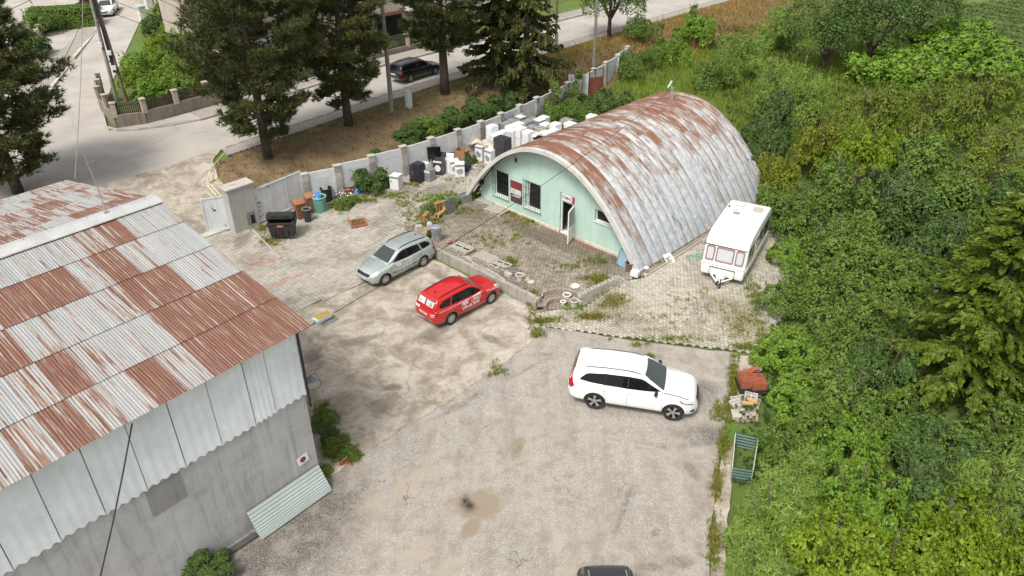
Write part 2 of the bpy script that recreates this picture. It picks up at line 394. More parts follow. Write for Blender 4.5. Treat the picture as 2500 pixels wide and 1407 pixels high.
sheet('sidewalk', stp((-26.95, -7.2), (-28.2, -6.9), (-28.2, 90), (-26.95, 90)), .10, M_WALK, 1.5, skirt=.14)
sheet('sidewalk', stp((-34.75, -5), (-34.75, 90), (-36.6, 90), (-36.6, -5)), .10, M_WALK, 1.5, skirt=.14)
sheet('sidewalk', stp((-36.7, -7.0), (-37.7, -9.9), (-36.5, -9.1), (-34.75, -5.05), (-36.6, -5.05)), .10, M_ROAD, 1.5, skirt=.14)
def kerb(L, w=.16, h=.13, up=.13, name='kerb'):
    mb = MB(); pts = [ST(*q) for q in L]
    for a, b in zip(pts, pts[1:]):
        d = b-a; n = max(1, round(d.length/1.0)); ang = math.atan2(d.y, d.x)
        for i in range(n):
            c = a+d*((i+.5)/n); mb.box((c.x, c.y, T(c.x, c.y)+up-h/2), (d.length/n-.012, w, h), (0, 0, ang))
    o = mb.build(name, M_KERB); tag(o, kind='structure'); return o
kerb([(-28.3, -6.6), (-28.3, 60)]); kerb([(-34.65, 60), (-34.65, -5.2), (-35.2, -6.9), (-36.3, -8.9), (-37.3, -10.0), (-38.6, -10.3), (-44, -8.6)])
# side street: pavement on its left
SW2 = gxy((0, 372), (60, 300), (126, 218), (180, 146), (235, 76), (252, 40))
SW2b = gxy((222, 40), (190, 90), (120, 150), (60, 210), (0, 260))
sheet('sidewalk', SW2+SW2b, .10, M_WALK, 2.5, skirt=.14)
k2 = MB(); q_ = [Vector((x, y, 0)) for x, y in SW2]
for a_, b_ in zip(q_, q_[1:]):
    d_ = b_-a_; c_ = (a_+b_)/2; k2.box((c_.x, c_.y, T(c_.x, c_.y)+.05), (d_.length-.01, .22, .16), (0, 0, math.atan2(d_.y, d_.x)))
tag(k2.build('kerb', simple('pale_kerb', (.55, .51, .46), .9)), kind='structure')

# --- paving: a bed of dark soil with every paver as a raised stone
def m_paver(name, cols, dirt=.35):
    a = NT(name, .9); p_ = a.pos(); r = a.isl()
    c = a.ramp(r, [(i/(len(cols)-1), q) for i, q in enumerate(cols)])
    n1 = a.noise(p_, .5, 6, .7); f = a.noise(p_, 40, 3, .7)
    c = a.mix(a.math('MULTIPLY', a.ramp(n1, [(.47, 0), (.64, 1)]), dirt), c, dk(cols[0], .42))
    c = a.mix(a.math('MULTIPLY', a.ramp(f, [(.45, 0), (.75, 1)]), .35), c, dk(cols[0], .55)); return a, c, p_
def pavers(name, poly, lx, ly, rot, gap, top, mat, shape='rect', parent=None, hmod=None, chunk=None, jitter=.004, skip=None, org=(0, 0)):
    P2 = np.array(poly); c, s_ = math.cos(rot), math.sin(rot)
    Rm = np.array([[c, s_], [-s_, c]]); Q = P2 @ Rm.T
    lo = Q.min(0)-1; hi = Q.max(0)+1
    r = np.random.default_rng(11); cs = []
    j = 0; y = lo[1]+org[1]
    while y < hi[1]:
        xs_ = np.arange(lo[0]+org[0]+(lx/2 if (j % 2 and shape != 'zig') else 0), hi[0], lx)
        cs.append(np.stack([xs_, np.full_like(xs_, y)], 1)); y += ly; j += 1
    cs = np.concatenate(cs); W_ = cs @ Rm
    k = pip(poly, W_[:, 0], W_[:, 1]); cs = cs[k]; W_ = W_[k]
    if skip is not None: kk = ~skip(W_); cs = cs[kk]; W_ = W_[kk]
    a, b = lx/2-gap*.2, ly/2-gap*.62
    if shape == 'rect': pr = np.array([(-a, -b), (a, -b), (a, b), (-a, b)])
    elif shape == 'zig': pr = np.array([(-a, -b), (-a*.35, -b-.018), (a*.35, -b+.018), (a, -b), (a, b), (a*.35, b+.018), (-a*.35, b-.018), (-a, b)])
    else: pr = np.array([(-a, -b*.55), (-a*.45, -b*1.28), (a*.45, -b*1.28), (a, -b*.55), (a, b*.55), (a*.45, b*1.28), (-a*.45, b*1.28), (-a, b*.55)])
    n = len(cs); m = len(pr)
    Z = np.array([T(x, y) for x, y in W_]) if hmod is None else np.full(n, hmod)
    Z = Z+top+r.normal(0, jitter, n); tilt = r.normal(0, .012, (n, 2))
    loc = cs[:, None, :]+pr[None]*(1+r.normal(0, .012, (n, 1, 1)))
    xy = (loc.reshape(-1, 2) @ Rm).reshape(n, m, 2)
    dz = (pr[None]*tilt[:, None, :]).sum(2)
    vt = np.concatenate([xy, (Z[:, None]+dz)[..., None]], 2)
    vb = vt.copy(); vb[..., 2] -= .06
    Vv = np.concatenate([vt, vb], 1).reshape(-1, 3); base = (np.arange(n)*2*m)[:, None]
    sides = np.concatenate([base+np.array([i, m+i, m+(i+1) % m, (i+1) % m])[None] for i in range(m)])
    if m == 4: F_ = np.concatenate([base+np.arange(4)[None], sides])
    else: F_ = np.concatenate([base+np.array([0, 1, 2, 3])[None], base+np.array([0, 3, 4, 7])[None], base+np.array([4, 5, 6, 7])[None], sides])
    o = link(name, np_mesh(name, Vv, F_, [mat]), parent); o['kind'] = 'stuff'; return o
a_, c_, p__ = m_paver('grey_z_pavers', [(.37, .335, .285), (.44, .405, .35), (.50, .465, .405), (.41, .385, .345)], .5)
rp = spots(a_, p__, [px_spot(645, 640, .35, 2.2, R(-47)), px_spot(690, 690, .35, 1.5, R(-47)), px_spot(620, 625, .3, .8, R(-47))])
c_ = a_.mix(a_.math('MULTIPLY', rp, .45), c_, (.42, .20, .155))
dp = spots(a_, p__, [px_spot(1060, 470, 1.0, 1.2), px_spot(985, 470, 1.2, .7), px_spot(590, 590, .6, 1.2), px_spot(1150, 400, 1.5, 1.2)])
c_ = a_.mix(a_.math('MULTIPLY', dp, .55), c_, (.13, .105, .075)); a_.col(c_); M_PV1 = a_.m
a_, c_, p__ = m_paver('brown_hex_pavers', [(.215, .185, .145), (.285, .25, .20), (.36, .32, .26), (.25, .215, .17)], .55)
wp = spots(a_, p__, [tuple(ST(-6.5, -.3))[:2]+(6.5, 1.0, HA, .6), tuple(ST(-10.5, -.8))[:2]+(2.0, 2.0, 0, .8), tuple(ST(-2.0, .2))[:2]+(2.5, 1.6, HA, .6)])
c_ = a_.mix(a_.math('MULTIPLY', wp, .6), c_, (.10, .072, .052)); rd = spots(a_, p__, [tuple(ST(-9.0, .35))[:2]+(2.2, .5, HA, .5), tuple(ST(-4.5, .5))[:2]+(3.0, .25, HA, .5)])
c_ = a_.mix(a_.math('MULTIPLY', rd, .5), c_, (.22, .095, .06)); a_.col(c_); M_PV2 = a_.m
a_, c_, p__ = m_paver('pale_hex_pavers', [(.36, .325, .26), (.45, .415, .34), (.52, .48, .41), (.40, .37, .30)], .45)
gp = spots(a_, p__, [px_spot(1470, 760, 2.2, .9, R(20), .8), px_spot(1800, 780, 1.5, 2.4, 0, .8)])
c_ = a_.mix(a_.math('MULTIPLY', gp, .5), c_, (.20, .165, .07)); a_.col(c_); M_PV3 = a_.m

YARD = stp((-20.45, -14.8), (-9.95, -14.0), (-9.8, -9.7), (-9.55, -5.6), (-10.6, -4.9), (-12.75, -1.2), (-12.95, 12), (-18.2, 13.5), (-17.7, 6), (-17.85, 0), (-19.05, -4.6), (-19.6, -6.4), (-20.45, -11.8))
yd = sheet('yard_paving', YARD, .0, M_BED)
pavers('pavers', YARD, .22, .165, R(45.5), .026, .045, M_PV1, 'zig', yd)
SIDE = gxy((1325, 800), (1400, 808), (1480, 818), (1600, 834), (1700, 846), (1858, 864))+stp((7.3, .5), (5.6, 5), (5.4, 12.5), (.55, 12.5), (.5, -.2), (-.1, -1.2), (-.1, -4.0), (-.9, -4.7), (-1.6, -5.45))
sd = sheet('side_paving', SIDE, .004, M_BED)
pavers('pavers', SIDE, .21, .15, R(-44.5), .03, .04, M_PV3, 'hex', sd)
# patio: raised slab with a round flight of steps let into its corner
SC = ST(-1.0, -4.6); SRAD = 1.25
arc = []
for k in range(13):
    ang = R(225)-R(155)*k/12+HA
    arc.append((SC.x+SRAD*math.cos(ang), SC.y+SRAD*math.sin(ang)))
PATIO = stp((-9.6, -5.05), (-2.05, -5.0))+arc+stp((-.42, -3.2), (-.2, -1.6), (.1, -.5), (.12, .75), (-11.9, .75), (-12.5, -.6), (-11.2, -3.4), (-10.2, -4.5))
pt = sheet('patio', PATIO, 0, M_BED, z=.47, skirt=.6)
pavers('pavers', PATIO, .215, .155, R(-44.5), .03, .0, M_PV2, 'hex', pt, hmod=.515)
# ================================================================ LARGE STRUCTURES
def plane_pt(px, py, org, nrm, e1):
    d = ray(px, py); c = Vector((0, 0, CAM_H)); t = (org-c).dot(nrm)/d.dot(nrm); q = c+d*t
    return (q-org).dot(e1), q.z
# --- materials
def m_rust(name, base1, base2, sx=12, sy=.8, rot=0.0):
    a = NT(name, .62); seed = a.attr('seed'); rust = a.attr('rust'); o = a.obj(); v = a.shift(o, seed, 91)
    vv = a.map(v, (sx, sy, 1)); st_ = a.math('MULTIPLY_ADD', a.math('SUBTRACT', a.noise(vv, 1, 5, .6), .5), 2.0, .5); bl = a.noise(v, 2.4, 5, .65); f = a.noise(v, 26, 3, .7)
    m = a.math('ADD', a.math('MULTIPLY', st_, .74), a.math('ADD', a.math('MULTIPLY', bl, .18), a.math('MULTIPLY', f, .10)))
    m = a.math('ADD', m, a.math('MULTIPLY', a.math('SUBTRACT', rust, .5), .62))
    mask = a.ramp(m, [(.50, 0), (.60, 1)]); halo = a.ramp(m, [(.40, 0), (.52, 1)])
    zinc = a.mix(a.ramp(a.noise(a.map(v, (sx*.7, sy*.6, 1)), 1, 5, .6), [(.3, 0), (.7, 1)]), base1, base2)
    zinc = a.mix(a.math('MULTIPLY', a.ramp(f, [(.55, 0), (.8, 1)]), .35), zinc, dk(base1, .55))
    rc = a.mix(a.ramp(a.noise(a.map(v, (sx*1.6, sy*2, 1)), 1, 5, .7), [(.32, 0), (.68, 1)]), (.12, .048, .033), (.205, .098, .064))
    rc = a.mix(a.math('MULTIPLY', a.ramp(a.noise(a.map(v, (sx*2.2, sy*1.2, 1)), 1, 4, .7), [(.55, 0), (.62, 1)]), .65), rc, (.40, .29, .215))
    c = a.mix(a.math('MULTIPLY', halo, .45), zinc, (.36, .25, .175)); c = a.mix(mask, c, rc)
    a.col(c); a.put(Roughness=.6); a.bump(f, .15, .004); return a.m
M_ROOF = m_rust('rusty_roof_sheet', (.25, .265, .275), (.375, .38, .375), 12, .42)
def m_hut():
    a = NT('weathered_hut_panel', .5); seed = a.attr('seed'); rust = a.attr('rust'); side = a.attr('side')
    uv = a.n('UVMap').outputs[0]; us = a.n('SeparateXYZ', {0: uv}).outputs[0]
    w_ = a.shift(uv, a.attr('strip'), 7.3); st_ = a.math('MULTIPLY_ADD', a.math('SUBTRACT', a.noise(a.map(w_, (2.2, .75, 1)), 1.4, 6, .7, .3), .5), 1.6, .5)
    pat = a.noise(a.map(w_, (1.6, 1.8, 1)), 2.0, 6, .75); f = a.noise(a.map(w_, (5, 7, 1)), 2.5, 5, .75); big = a.noise(a.pos(), .45, 3, .6)
    zinc = a.ramp(pat, [(.3, (.29, .32, .355)), (.5, (.35, .38, .41)), (.7, (.42, .44, .46))])
    zinc = a.mix(a.math('MULTIPLY', seed, .35), zinc, (.30, .345, .40))
    chalk_lit = a.ramp(a.math('ADD', a.math('ADD', pat, a.math('MULTIPLY', side, .26)), a.math('MULTIPLY', a.math('SUBTRACT', f, .5), .5)), [(.42, 0), (.74, 1)])  # patchy chalking plus painted light: whiter lit top, bluer shaded right flank
    c = a.mix(a.math('MULTIPLY', chalk_lit, .85), zinc, (.62, .605, .585))
    edge = a.ramp(us, [(.0, .10), (.12, .0), (.72, 0), (.92, .13), (1, .10)])
    m = a.math('ADD', a.math('ADD', a.math('MULTIPLY', st_, .6), a.math('MULTIPLY', f, .3)), a.math('ADD', edge, a.math('MULTIPLY', big, .14)))
    m = a.math('ADD', m, a.math('MULTIPLY', a.math('SUBTRACT', rust, .40), .44))
    c = a.mix(a.math('MULTIPLY', a.ramp(m, [(.50, 0), (.60, 1)]), .7), c, a.mix(f, (.155, .12, .095), (.31, .235, .18)))
    c = a.mix(a.math('MULTIPLY', a.ramp(m, [(.64, 0), (.70, 1)]), .9), c, a.mix(f, (.15, .05, .026), (.27, .10, .042)))
    c = a.mix(a.math('MULTIPLY', a.ramp(us, [(.0, 1), (.09, 0), (.965, 0), (1, 1)]), .85), c, (.07, .06, .052))
    c = a.mix(a.math('MULTIPLY', a.ramp(us, [(.86, 0), (.9, 1), (.94, 1), (.96, 0)]), .55), c, (.66, .64, .62))  # thin pale highlight painted along each seam ridge
    a.col(c); a.bump(f, .25, .006); a.put(Roughness=.5, Metallic=.12); return a.m
M_HUT = m_hut()
def m_plaster(name, col, stain=(.2, .18, .15), amt=.4, streak=True, rough=.9):
    a = NT(name, rough); o = a.shift(a.obj(), a.rnd()); n1 = a.noise(o, .9, 6, .7); n2 = a.noise(o, 4, 5, .7); f = a.noise(o, 30, 3)
    c = a.mix(a.ramp(n1, [(.3, 0), (.7, 1)]), dk(col, .86), dk(col, 1.12))
    if streak:
        sv = a.noise(a.map(o, (3.0, 3.0, .22)), 1.6, 5, .7); c = a.mix(a.math('MULTIPLY', a.ramp(sv, [(.5, 0), (.7, 1)]), amt), c, stain)
    c = a.mix(a.math('MULTIPLY', a.ramp(n2, [(.55, 0), (.72, 1)]), amt*.8), c, stain)
    a.col(c); a.bump(a.math('ADD', f, n2), .25, .01); return a.m
M_BLOCKWALL = m_plaster('grey_block_plaster', (.33, .335, .335), (.17, .165, .155), .6)
def m_blockwall():
    a = NT('grey_blockwork', .92); o = a.obj(); v = a.map(o, (1, 1, 1), rot=(R(90), 0, 0))
    b = a.n('TexBrick', {'Vector': v, 'Color1': (.42, .415, .405), 'Color2': (.36, .355, .345), 'Mortar': (.44, .435, .425), 'Scale': 1.0, 'Mortar Size': .012, 'Brick Width': .62, 'Row Height': .31})
    n1 = a.noise(o, .55, 6, .7); n2 = a.noise(o, 3.2, 6, .7); f = a.noise(o, 30, 3)
    c = a.mix(a.ramp(n1, [(.38, 0), (.62, 1)]), b.outputs[0], (.48, .485, .49))
    sv = a.noise(a.map(o, (2.4, 2.4, .2)), 1.5, 6, .72); c = a.mix(a.math('MULTIPLY', a.ramp(sv, [(.50, 0), (.68, 1)]), .55), c, (.21, .205, .195))
    c = a.mix(a.math('MULTIPLY', a.ramp(n2, [(.56, 0), (.7, 1)]), .4), c, (.19, .18, .165))
    c = a.mix(a.math('MULTIPLY', a.ramp(a.noise(a.map(o, (1.6, 1.6, .25)), 1.9, 4), [(.58, 0), (.72, 1)]), .5), c, (.52, .54, .56))
    a.col(c); a.bump(a.math('ADD', f, a.math('MULTIPLY', b.outputs[1], -.6)), .3, .012); return a.m
M_BLOCKS = m_blockwall()
M_CLAD = m_plaster('pale_blue_cladding', (.76, .80, .84), (.52, .56, .61), .28)
M_RIDGE = simple('zinc_ridge', (.44, .445, .44), .55, var=.15, scale=2, dirt=.35, dirtcol=(.40, .37, .33))
M_BLACK = simple('black_rubber', (.022, .022, .024), .6, var=.3)
M_DARK = simple('dark_interior', (.012, .012, .013), .8, var=.1, bump=0)
M_WHITE = simple('white_plastic', (.72, .72, .70), .45, var=.06, bump=.03)
M_GALV = simple('galvanised_steel', (.40, .42, .43), .45, metal=.5, var=.2, scale=8)
M_WOOD = simple('grey_weathered_wood', (.40, .37, .32), .9, var=.3, scale=7)
M_MINT = m_plaster('mint_render', (.43, .585, .51), (.30, .40, .34), .28)
M_CREAM = m_plaster('cream_plinth', (.60, .53, .43), (.30, .25, .19), .5)
M_CONCRETE = m_plaster('stained_concrete', (.36, .335, .295), (.13, .115, .095), .65)
M_CONC2 = m_plaster('pale_concrete', (.46, .435, .395), (.22, .195, .16), .5)
M_GLASSD = NT('dark_glass', .08).col((.012, .014, .016)).put(IOR=1.5).m
M_GREYW = m_plaster('white_fence_panel', (.56, .58, .59), (.34, .34, .33), .5)
M_PAINTW = m_plaster('chipped_white_paint', (.62, .64, .65), (.30, .28, .26), .4, rough=.5)

# --- WAREHOUSE ------------------------------------------------------------
WA = R(49); EV = Vector((math.cos(WA), math.sin(WA), 0)); EU = Vector((-math.sin(WA), math.cos(WA), 0))
WB = G(635, 1280, 0); WC = WB+EV*2.5
ware = thing('warehouse', 'large grey warehouse with patchy rusted corrugated roof and pale blue cladding', 'warehouse', (WC.x, WC.y, 0), WA)
WL, WW, HE, HR, HW = 16.0, 16.4, 6.5, 8.2, 8.56
def wall_xz(px, py):
    x, z = plane_pt(px, py, Vector((WC.x, WC.y, 0)), EU, EV); return x, z
wl = MB(); wl.bbox((-WL, 0, -.1), (-.02, .3, 4.02)); wl.bbox((-.3, .3, -.1), (0, WW, 6.4)); wl.bbox((-WL, WW-.3, -.1), (-.3, WW, 6.4)); wl.bbox((-WL, .05, 4.02), (-.3, .3, 6.35))
wl.add([(-.01, 0, 6.4), (-.01, WW, 6.4), (-.01, WW/2, 8.0)], [(0, 1, 2)])
wl.build('wall', M_BLOCKS, ware)
# rectangle of rougher plaster on the wall, the ragged patch and the no-stopping sign
pch = MB(); c4 = [wall_xz(*q) for q in ((354, 1201), (441, 1160), (455, 1213), (375, 1263))]
x0, x1 = min(c[0] for c in c4), max(c[0] for c in c4); z0, z1 = min(c[1] for c in c4), max(c[1] for c in c4)
pch.bbox((x0, -.012, z0), (x1, .02, min(z1, 3.95))); pch.build('plaster_patch', m_plaster('rough_plaster', (.27, .265, .255), (.17, .16, .15), .5), ware)
amp = .004
def cladfn(w):
    n = 42
    return lambda i, j: (-w*i, -.045-amp*math.cos(2*math.pi*i*w/.285)-.02*(1-j), (6.42-3.93)*j-.04*(1-j)*math.cos(2*math.pi*i*w/.285))
cw = 1.14
cmesh = MB().grid(cladfn(cw-.01), 42, 2).mesh('cladding_sheet', M_CLAD, True, None)
xj = 0.0
for k in range(14):
    o = link('cladding_sheet', cmesh, ware, (xj-.0, -.012*(k % 2), 3.93-.02*(k % 3)))
    o.scale = ((.62 if k == 1 else 1), 1, 1); xj -= cw*(.62 if k == 1 else 1)+.012
roof = MB(); roof.bbox((-WL+.1, .2, 6.2), (-.1, .35, 6.4))
for k in range(6):
    y = .2+k*1.55; z = 6.5+(y+.36)*(HR-HE)/HW; roof.bbox((-WL, y, z-.16), (.2, y+.08, z-.04))
    y2 = WW-y; roof.bbox((-WL, y2-.08, z-.16), (.2, y2, z-.04))
rf = roof.build('roof', M_WOOD, ware)
SLOPE = math.atan2(HR-HE, HW); SLL = math.hypot(HR-HE, HW); ROWS = 5; RL = SLL/ROWS; SWD = .80; NC = 20
def sheetfn(i, j):
    x = (i-.5)*(SWD+.05); y = (j-.5)*(RL+.14)
    return (x, y, .011*math.sin(2*math.pi*x/.085)+rng.uniform(-.002, .002))
smesh = [MB().grid(sheetfn, 50, 2).mesh('roof_sheet', M_ROOF, True, None) for _ in range(3)]
RUST = ["3..85432.74.59...", "229..a9a9.5aa.9..", "4599.23.69998.25.", "99aa64..98.27aaa.", "a9987.59.25a9..a8"]
# per row from ridge to eave, columns from the gable: digits = strength, a = full rust
RUST = ["1 2 9 4 2 3 2 3 2 9 9 4 9 8 2 6 9 3 2 5".split(), "1 2 3 9 4 9 9 9 3 2 3 8 2 3 9 9 2 2 8 5".split(), "2 3 9 9 4 2 4 3 9 9 3 4 9 2 3 9 9 3 2 8".split(), "9 9 9 9 3 2 3 9 4 2 9 9 4 9 9 2 3 9 9 2".split(), "9 9 8 9 4 9 3 4 9 4 4 9 9 3 2 9 9 2 9 9".split()]
for side in (0, 1):
    for r_ in range(ROWS):
        for c in range(NC):
            d = (r_+.5)*RL                       # distance from the ridge down the slope
            y = HW-.36-d*math.cos(SLOPE) if side == 0 else HW-.36+d*math.cos(SLOPE)
            z = HR-d*math.sin(SLOPE)+.035-.02*(0)
            x = .36-(c+.5)*SWD
            o = link('roof_sheet', smesh[(c+r_*2) % 3], rf, (x+rng.uniform(-.008, .008), y, z+.006*(c % 2)))
            o.rotation_euler = ((SLOPE if side == 0 else -SLOPE)*(1)-(.014 if side == 0 else -.014), 0, rng.uniform(-.004, .004))
            rv = int(RUST[r_][c])/10 if side == 0 else rng.choice([.25, .3, .55, .6, .8, .45])
            o['rust'] = min(1.0, rv*.84+.09+rng.uniform(-.07, .07)); o['seed'] = rng.random()
for k in range(13):                               # ridge cap in lengths
    x1 = .42-k*1.26; mb = MB(); yc = HW-.36; w = .34; dz = w*math.tan(SLOPE)
    prof = [(-w, -dz-.0), (-w+.01, -dz+.03), (-.06, .03), (0, .06), (.06, .03), (w-.01, -dz+.03), (w, -dz)]
    vs = []
    for x in (x1, x1-1.29): vs += [(x, yc+a*1.3, HR+.06+b*1.0+(.004 if k % 2 else 0)) for a, b in prof]
    mb.add(vs, [(i, i+1, 7+i+1, 7+i) for i in range(6)]); mb.build('ridge_cap', M_RIDGE, rf)
mb = MB(); mb.tube([(.3-k*.8, HW-.36+.02, HR+.24+.02*math.sin(k*1.3)) for k in range(20)], .006, 5)
for k in range(8): mb.tube([(.0-k*2.0, HW-.36, HR+.08), (.0-k*2.0, HW-.36, HR+.25)], .01, 5)
mb.build('lightning_wire', M_GALV, ware)
rx, rz = plane_pt(262, 527, Vector((WC.x, WC.y, 0))+EU*(HW-.36), EU, EV)
mb = MB(); mb.tube([(rx, HW-.36, HR+.05), (rx-.02, HW-.36, HR+1.0), (rx-.12, HW-.36, HR+2.3)], [.022, .018, .012], 6); mb.tube([(rx-.16, HW-.36, HR+1.9), (rx+.14, HW-.36, HR+1.95)], .008, 5); mb.tube([(rx-.1, HW-.46, HR+1.6), (rx+.05, HW-.26, HR+1.6)], .008, 5); mb.box((rx, HW-.36, HR+.1), (.16, .1, .12))
mb.build('aerial_mast', M_GALV, ware)
mb = MB(); mb.tube([(.05, -.1, 6.35), (.05, -.1, 3.4)], .045, 8); mb.box((.03, -.02, 4.6), (.06, .2, .05)); mb.build('downpipe', M_BLACK, ware)
mb = MB()
for k in range(2):
    s_ = k*8.2
    mb.add([(.34, -.36+s_ if k == 0 else 8.2, HE-.08 if k == 0 else HR-.08), (.36, 8.2 if k == 0 else 16.76, HR-.08 if k == 0 else HE-.08), (.36, 8.2 if k == 0 else 16.76, HR+.03 if k == 0 else HE+.03), (.34, -.36+s_ if k == 0 else 8.2, HE+.03 if k == 0 else HR+.03)], [(0, 1, 2, 3)])
mb.build('verge_board', simple('rusty_edge', (.26, .10, .055), .8, var=.3), ware)

# --- HUT -------------------------------------------------------------------
hut = thing('arched_hut', 'arched hut of rust streaked zinc panels with a mint green front', 'hut', tuple(ST(0, 0, 0)), HA)
HC, HAW, HB, HH = -6.25, 6.25, .5, 4.62
def arch_z(s, off=0.0): return HB+(HH+off)*(1-min(1, abs((s-HC)/(HAW+off)))**2.12)
_N = 400; _ps = [(HC+HAW*math.sin(-math.pi/2+math.pi*i/_N)) for i in range(_N+1)]
_pp = [Vector((s, 0, arch_z(s))) for s in _ps]; _L = [0]
for i in range(_N): _L.append(_L[-1]+(_pp[i+1]-_pp[i]).length)
ARC = _L[-1]
def arcpt(l):                                    # point and outward normal at arc length l from the left foot
    l = min(max(l, 0), ARC); i = int(np.searchsorted(_L, l)); i = min(max(i, 1), _N)
    k = (l-_L[i-1])/max(1e-9, _L[i]-_L[i-1]); q = _pp[i-1].lerp(_pp[i], k); d = (_pp[min(i+1, _N)]-_pp[max(i-2, 0)]).normalized()
    return q, Vector((-d.z, 0, d.x))
NS, PITCH_H = 21, .62
rim = MB()
def hutpanel(l0, l1):
    na = max(3, int((l1-l0)/.35))
    def fn(i, j):
        q, n = arcpt(lerp(l0, l1, j)); prof = (.075*math.sin(math.pi*i)**.6 if 0 < i < 1 else 0.0)+.10*i
        w = i*PITCH_H; return tuple(q+n*(prof+.007*(j if l1 > ARC/2 else 1-j))+Vector((0, w, 0)))
    me = MB().grid(fn, 7, na).mesh('roof_panel', M_HUT, True, 60); uvl = me.uv_layers.new(name='UVMap')
    for lp in me.loops:
        vi = lp.vertex_index; uvl.data[lp.index].uv = ((vi % 8)/7, lerp(l0, l1, (vi//8)/na))
    return me
cutA = [ARC*k/9 for k in range(10)]; cutB = [0]+[ARC*(k+.5)/9 for k in range(9)]+[ARC]
setA = [hutpanel(a, b) for a, b in zip(cutA, cutA[1:])]; setB = [hutpanel(a, b) for a, b in zip(cutB, cutB[1:])]
# skeleton of ribs below the seams, it carries the panels
rb = MB()
for i in range(NS+1):
    pts = []
    for k in range(41):
        q, n = arcpt(ARC*k/40); pts.append(q+n*.012+Vector((0, i*PITCH_H, 0)))
    rb.tube(pts, .022, 5, True)
hroof = rb.build('roof', simple('seam_strip', (.22, .20, .19), .6, var=.35, dirt=.6, dirtcol=(.14, .08, .055)), hut)
STR = [rng.uniform(-.16, .12) for _ in range(NS)]
for i in range(NS):
    S = setA if i % 2 == 0 else setB; cuts = cutA if i % 2 == 0 else cutB
    for k, me in enumerate(S):
        o = link('roof_panel', me, hroof, (0, i*PITCH_H, rng.uniform(-.006, .006)))
        mid = (cuts[k]+cuts[k+1])/2/ARC
        top = 1-abs(mid-.42)/.5
        o['strip'] = i*.173 % 1.0; o['seed'] = rng.random(); o['rust'] = max(0, min(1, .16+.74*max(0, top)**.8+rng.uniform(-.12, .12)+STR[i]+(.25 if i == 1 else 0)))
        o['side'] = max(0, min(1, 1.15-1.6*max(0, mid-.42)))-.35  # puts the bright top and shaded right flank into the panel colour
def arch_band(r_out, r_in, t0, t1, mb):
    pr = []
    for k in range(61):
        q, n = arcpt(ARC*k/60); pr.append((q+n*r_out, q-n*r_in))
    vs = []
    for a, b in pr: vs += [(a.x, t0, max(a.z, .3)), (a.x, t1, max(a.z, .3)), (b.x, t1, max(b.z, .3)), (b.x, t0, max(b.z, .3))]
    fs = []
    for k in range(60):
        for j in range(4): fs.append((k*4+j, k*4+(j+1) % 4, k*4+4+(j+1) % 4, k*4+4+j))
    fs += [(0, 1, 2, 3), (243, 242, 241, 240)]
    return mb.add(vs, fs)
arch_band(.09, .12, -.08, .14, MB()).build('arch_rim', m_plaster('weathered_rim', (.52, .51, .49), (.20, .16, .13), .75, streak=False), hut, True)
# front wall with real openings
FT = .7
OPEN = [(-10.64, -9.52, 1.22, 2.74), (-8.22, -7.10, 1.22, 2.78), (-5.68, -4.68, .53, 2.88), (-3.32, -2.32, 2.02, 2.66)]
def front_wall(t, zb, zt_off, mb, s0=-11.78, s1=-.35):
    br = sorted(set([s0, s1]+[a for o in OPEN for a in o[:2]]+[s0+k*(s1-s0)/36 for k in range(37)]))
    for a, b in zip(br, br[1:]):
        m_ = (a+b)/2; cuts = [(zb, zb)]
        op = [o for o in OPEN if o[0] <= m_ <= o[1]]
        top = lambda s: max(zb+.05, arch_z(s)-zt_off)
        z = zb
        if op:
            if op[0][2] > zb+.03: mb.add([(a, t, zb), (b, t, zb), (b, t, op[0][2]), (a, t, op[0][2])], [(0, 1, 2, 3)])
            z = op[0][3]
        mb.add([(a, t, z), (b, t, z), (b, t, max(z, top(b))), (a, t, max(z, top(a)))], [(0, 1, 2, 3)])
    return mb
fw = MB(); front_wall(FT, .66, .06, fw)
for (a, b, c, d) in OPEN:                        # reveals
    c = max(c, .53)
    for q in ([(a, c), (a, d)], [(b, d), (b, c)], [(a, d), (b, d)], [(b, c), (a, c)]):
        (xa, za), (xb, zb) = q; fw.add([(xa, FT, za), (xb, FT, zb), (xb, FT+.24, zb), (xa, FT+.24, za)], [(0, 1, 2, 3)])
fw.bbox((-11.78, FT+.001, .5), (-11.74, FT+.28, 2.0))
fw.build('front_wall', M_MINT, hut)
pl = MB()
for a, b in ((-11.8, -5.68), (-4.68, -.3)): pl.bbox((a, FT-.05, .42), (b, FT+.15, .665))
pl.build('plinth', M_CREAM, hut)
bw = MB(); vs = [(s, NS*PITCH_H-.1, z) for s, z in [(HC-6.1+12.2*k/30, max(.4, arch_z(HC-6.1+12.2*k/30)-.05)) for k in range(31)]]+[(HC+6.1, NS*PITCH_H-.1, .3), (HC-6.1, NS*PITCH_H-.1, .3)]
bw.add(vs, [tuple(range(len(vs)))]); bw.build('back_wall', M_CONC2, hut)
fl = MB(); fl.bbox((-12.2, FT+.3, .40), (-.3, 12.8, .49)); fl.build('floor', M_CONCRETE, hut)
def window(a, b, c, d, split=None, tilt=False):
    w = MB(); t = FT+.12; f = .06
    for q in ((a, a+f, c, d), (b-f, b, c, d)): w.bbox((q[0], t, q[2]), (q[1], t+.07, q[3]))
    w.bbox((a+f, t+.001, c), (b-f, t+.069, c+f)); w.bbox((a+f, t+.001, d-f), (b-f, t+.069, d))
    o = w.build('window', M_WHITE, hut)
    g = MB(); g.bbox((a+f-.01, t+.03, c+f-.01), (b-f+.01, t+.045, d-f+.01)); g.build('pane', M_GLASSD, o)
    sm = MB(); sm.bbox((a-.04, FT-.06, c-.05), (b+.04, FT+.12, c-.005)); sm.build('sill', M_WHITE, o)
    return o
